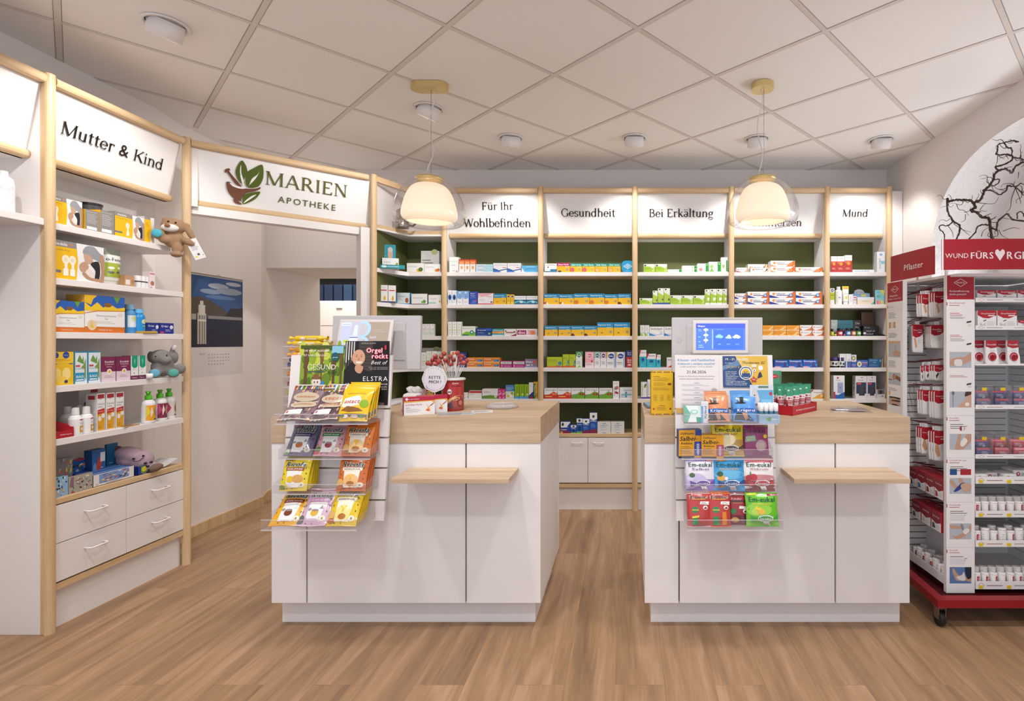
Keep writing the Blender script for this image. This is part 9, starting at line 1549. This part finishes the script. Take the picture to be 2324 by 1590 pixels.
# ---------------------------------------------------------------- corkscrew branch in front of the niche
def branch():
    S = 3.976; r = random.Random(4)
    main = [([(635,760),(650,785),(700,770),(780,770),(845,775),(870,800),(890,840)], 9, 7), ([(1050,1300),(1045,1180),(1030,1060),(1020,1000),(1020,960),(1000,930),(940,920),(900,880),(850,865),(890,840)], 8, 9),
     ([(890,840),(880,790),(930,775),(960,720),(970,680),(1010,650),(1050,590),(1060,540),(1100,505),(1160,490),(1220,520),(1250,470),(1310,435),(1360,420),(1420,440)], 9, 5), ([(1100,505),(1070,470),(1140,450),(1210,420),(1225,380),(1160,360),(1080,360),(1090,310),(1095,270),(1150,255),(1220,235),(1280,245)], 6, 3.5),
     ([(1150,255),(1175,295),(1200,300),(1220,320),(1225,380),(1290,395),(1330,410)], 4.5, 3.5), ([(635,760),(640,870),(670,930),(700,970),(745,1000),(745,1060),(720,1120),(700,1200)], 7, 6), ([(690,965),(640,1000),(570,1000),(570,1040),(600,1060),(610,1115),(600,1180)], 5, 4),
     ([(970,685),(1030,685),(1110,720),(1170,680),(1180,640),(1240,650),(1300,620)], 5, 4), ([(1020,640),(1060,590),(1110,590),(1080,630),(1040,640)], 4, 3.5), ([(1030,1020),(1080,1040),(1090,970),(1170,900),(1230,950),(1340,960)], 6, 5), ([(830,1125),(890,1060),(910,1010),(980,990),(1030,1010)], 5, 5),
     ([(1240,650),(1300,700),(1328,730)], 4, 3), ([(1270,940),(1270,890),(1310,880),(1330,920)], 4, 3)]
    tw = [[(1010,620),(990,600),(1000,560),(960,545),(920,560)],[(720,810),(740,855),(790,865),(830,910)],[(880,790),(960,800),(1060,800),(1100,740)],[(1250,660),(1215,760),(1205,840),(1170,880)],[(690,980),(760,1030),(850,1060)],[(945,1100),(960,1050),(1020,1010)],[(1040,1040),(1000,1090),(1080,1125)],[(1100,1040),(1130,1090),(1190,1120)],[(1200,640),(1150,670),(1090,670),(1050,640)],[(800,900),(795,950),(760,970)],[(930,860),(960,820),(985,800)],[(1280,520),(1275,575)],[(880,790),(915,740),(920,710)],[(1090,370),(1085,430),(1070,460)],[(1250,660),(1290,760),(1300,810)],[(1140,1050),(1230,1020),(1290,1030)],[(960,920),(1010,900),(1040,890)],[(790,880),(830,870),(850,830)],[(640,1000),(680,1060),(690,1110)],[(745,1010),(800,1060),(840,1090)],[(1100,375),(1150,400)],[(1050,540),(1050,520)],[(1020,960),(1060,930),(1070,920)]]
    for k in range(46):   # fine curled twigs
        pl, _, _ = r.choice(main[:12]); x, y = r.choice(pl); p = [(x, y)]; a = r.uniform(0, 6.28)
        for _ in range(r.randint(2, 5)): a += r.uniform(-1.1, 1.1); p.append((p[-1][0]+r.uniform(18, 36)*cos(a), p[-1][1]+r.uniform(18, 36)*sin(a)))
        tw.append(p)
    m = MB()
    def P3(x, y, dx): px, py = 1990+x/S, 260+y/S; X = 2.03+dx; Y = F*X/(px-PX0); return Vector((X, Y, EYE+(PY0-py)*Y/F))
    for pl, r0, r1 in main:
        pts = []; a = 0
        for i, (x, y) in enumerate(pl): pts.append(P3(x, y, .035*sin(x*.021+y*.013)))
        q = smooth3(pts, 5); N = len(q); q = [v+Vector((0, r.uniform(-.003, .003), r.uniform(-.003, .003))) if 0 < i < N-1 else v for i, v in enumerate(q)]
        m.tube([tuple(v) for v in q], [(r0+(r1-r0)*i/(N-1))*.00082*(1+.18*sin(i*1.7)) for i in range(N)], 8, '4b3a30')
    for pl in tw:
        q = smooth3([P3(x, y, .035*sin(x*.021+y*.013)+r.uniform(-.012, .012)*(i > 0)) for i, (x, y) in enumerate(pl)], 4); N = len(q)
        m.tube([tuple(v) for v in q], [.0021-.0012*i/(N-1) for i in range(N)], 5, '4b3a30')
    o = m.build('corkscrew_branch', M_BARK); tag(o, 'dark twisted corkscrew branch in front of the arched window niche', 'branch')
branch()
finish_labels()
# ---------------------------------------------------------------- wall calendar in the passage
t = thing('wall_calendar', 'wall calendar with a dam and lake photograph on the passage wall', 'calendar', (-2.899, 3.76, 1.06), pi/2)
CW, CH = .47, .70
m = MB(); m.box(-CW/2, CW/2, 0, .003, 0, CH, 'e0dcd9')
art(m, CW, CH, flat((-CW/2, -.0004, 0), (CW, 0, 0), (0, 0, CH), (0, -1, 0)), [R(.0, .29, 1, .985, '2f5488'), P([(0, .75), (.12, .95), (.3, .985), (0, .985)], '24446f'), E(.5, .90, .2, .03, 'a9b4c4'), E(.72, .86, .26, .035, '98a6ba'), E(.35, .84, .2, .025, '8a9ab4'), E(.8, .94, .16, .02, 'b4bec8'), E(.55, .79, .3, .02, '5a7aa4'), P([(0, .58), (0, .77), (.18, .78), (.34, .75), (.56, .69), (.7, .62), (.7, .58)], '4e453c'), P([(.6, .58), (.74, .69), (.9, .69), (1, .71), (1, .58)], '24262c'), R(.3, .565, .98, .60, '8d8a88'), R(.0, .29, 1, .57, '141f38'), P([(.0, .29), (.0, .5), (.5, .45), (1, .4), (1, .29)], '0f1830'), R(.10, .32, .26, .62, 'b9b4a8'), R(.12, .60, .24, .70, 'cfcac0'), R(.15, .70, .21, .74, 'cfcac0'), R(.13, .32, .15, .6, '6a675f'), R(.18, .32, .195, .6, '6a675f'), R(.22, .32, .235, .6, '6a675f'), R(.1, .54, .26, .56, 'd9d4c8'), R(.0, .555, .08, .61, 'a9a49a')]+[R(.30+.055*i, .21-.032*j, .33+.055*i, .22-.032*j, 'b0aba8') for j in range(4) for i in range(8) if not (j == 3 and i > 5)]+[T('Juni', .2, .225, .1, '8a8683', 'b', .02)])
m.build('sheet', M_PRINT, t)
m = MB(); m.box(-CW/2, CW/2, -.003, .004, CH-.004, CH+.004, 'c9c6c4'); m.tube([(-.02, 0, CH+.003), (0, 0, CH+.014), (.02, 0, CH+.003)], .0012, 6, 'aaa'); m.build('wire_binding', M_STEEL, t)
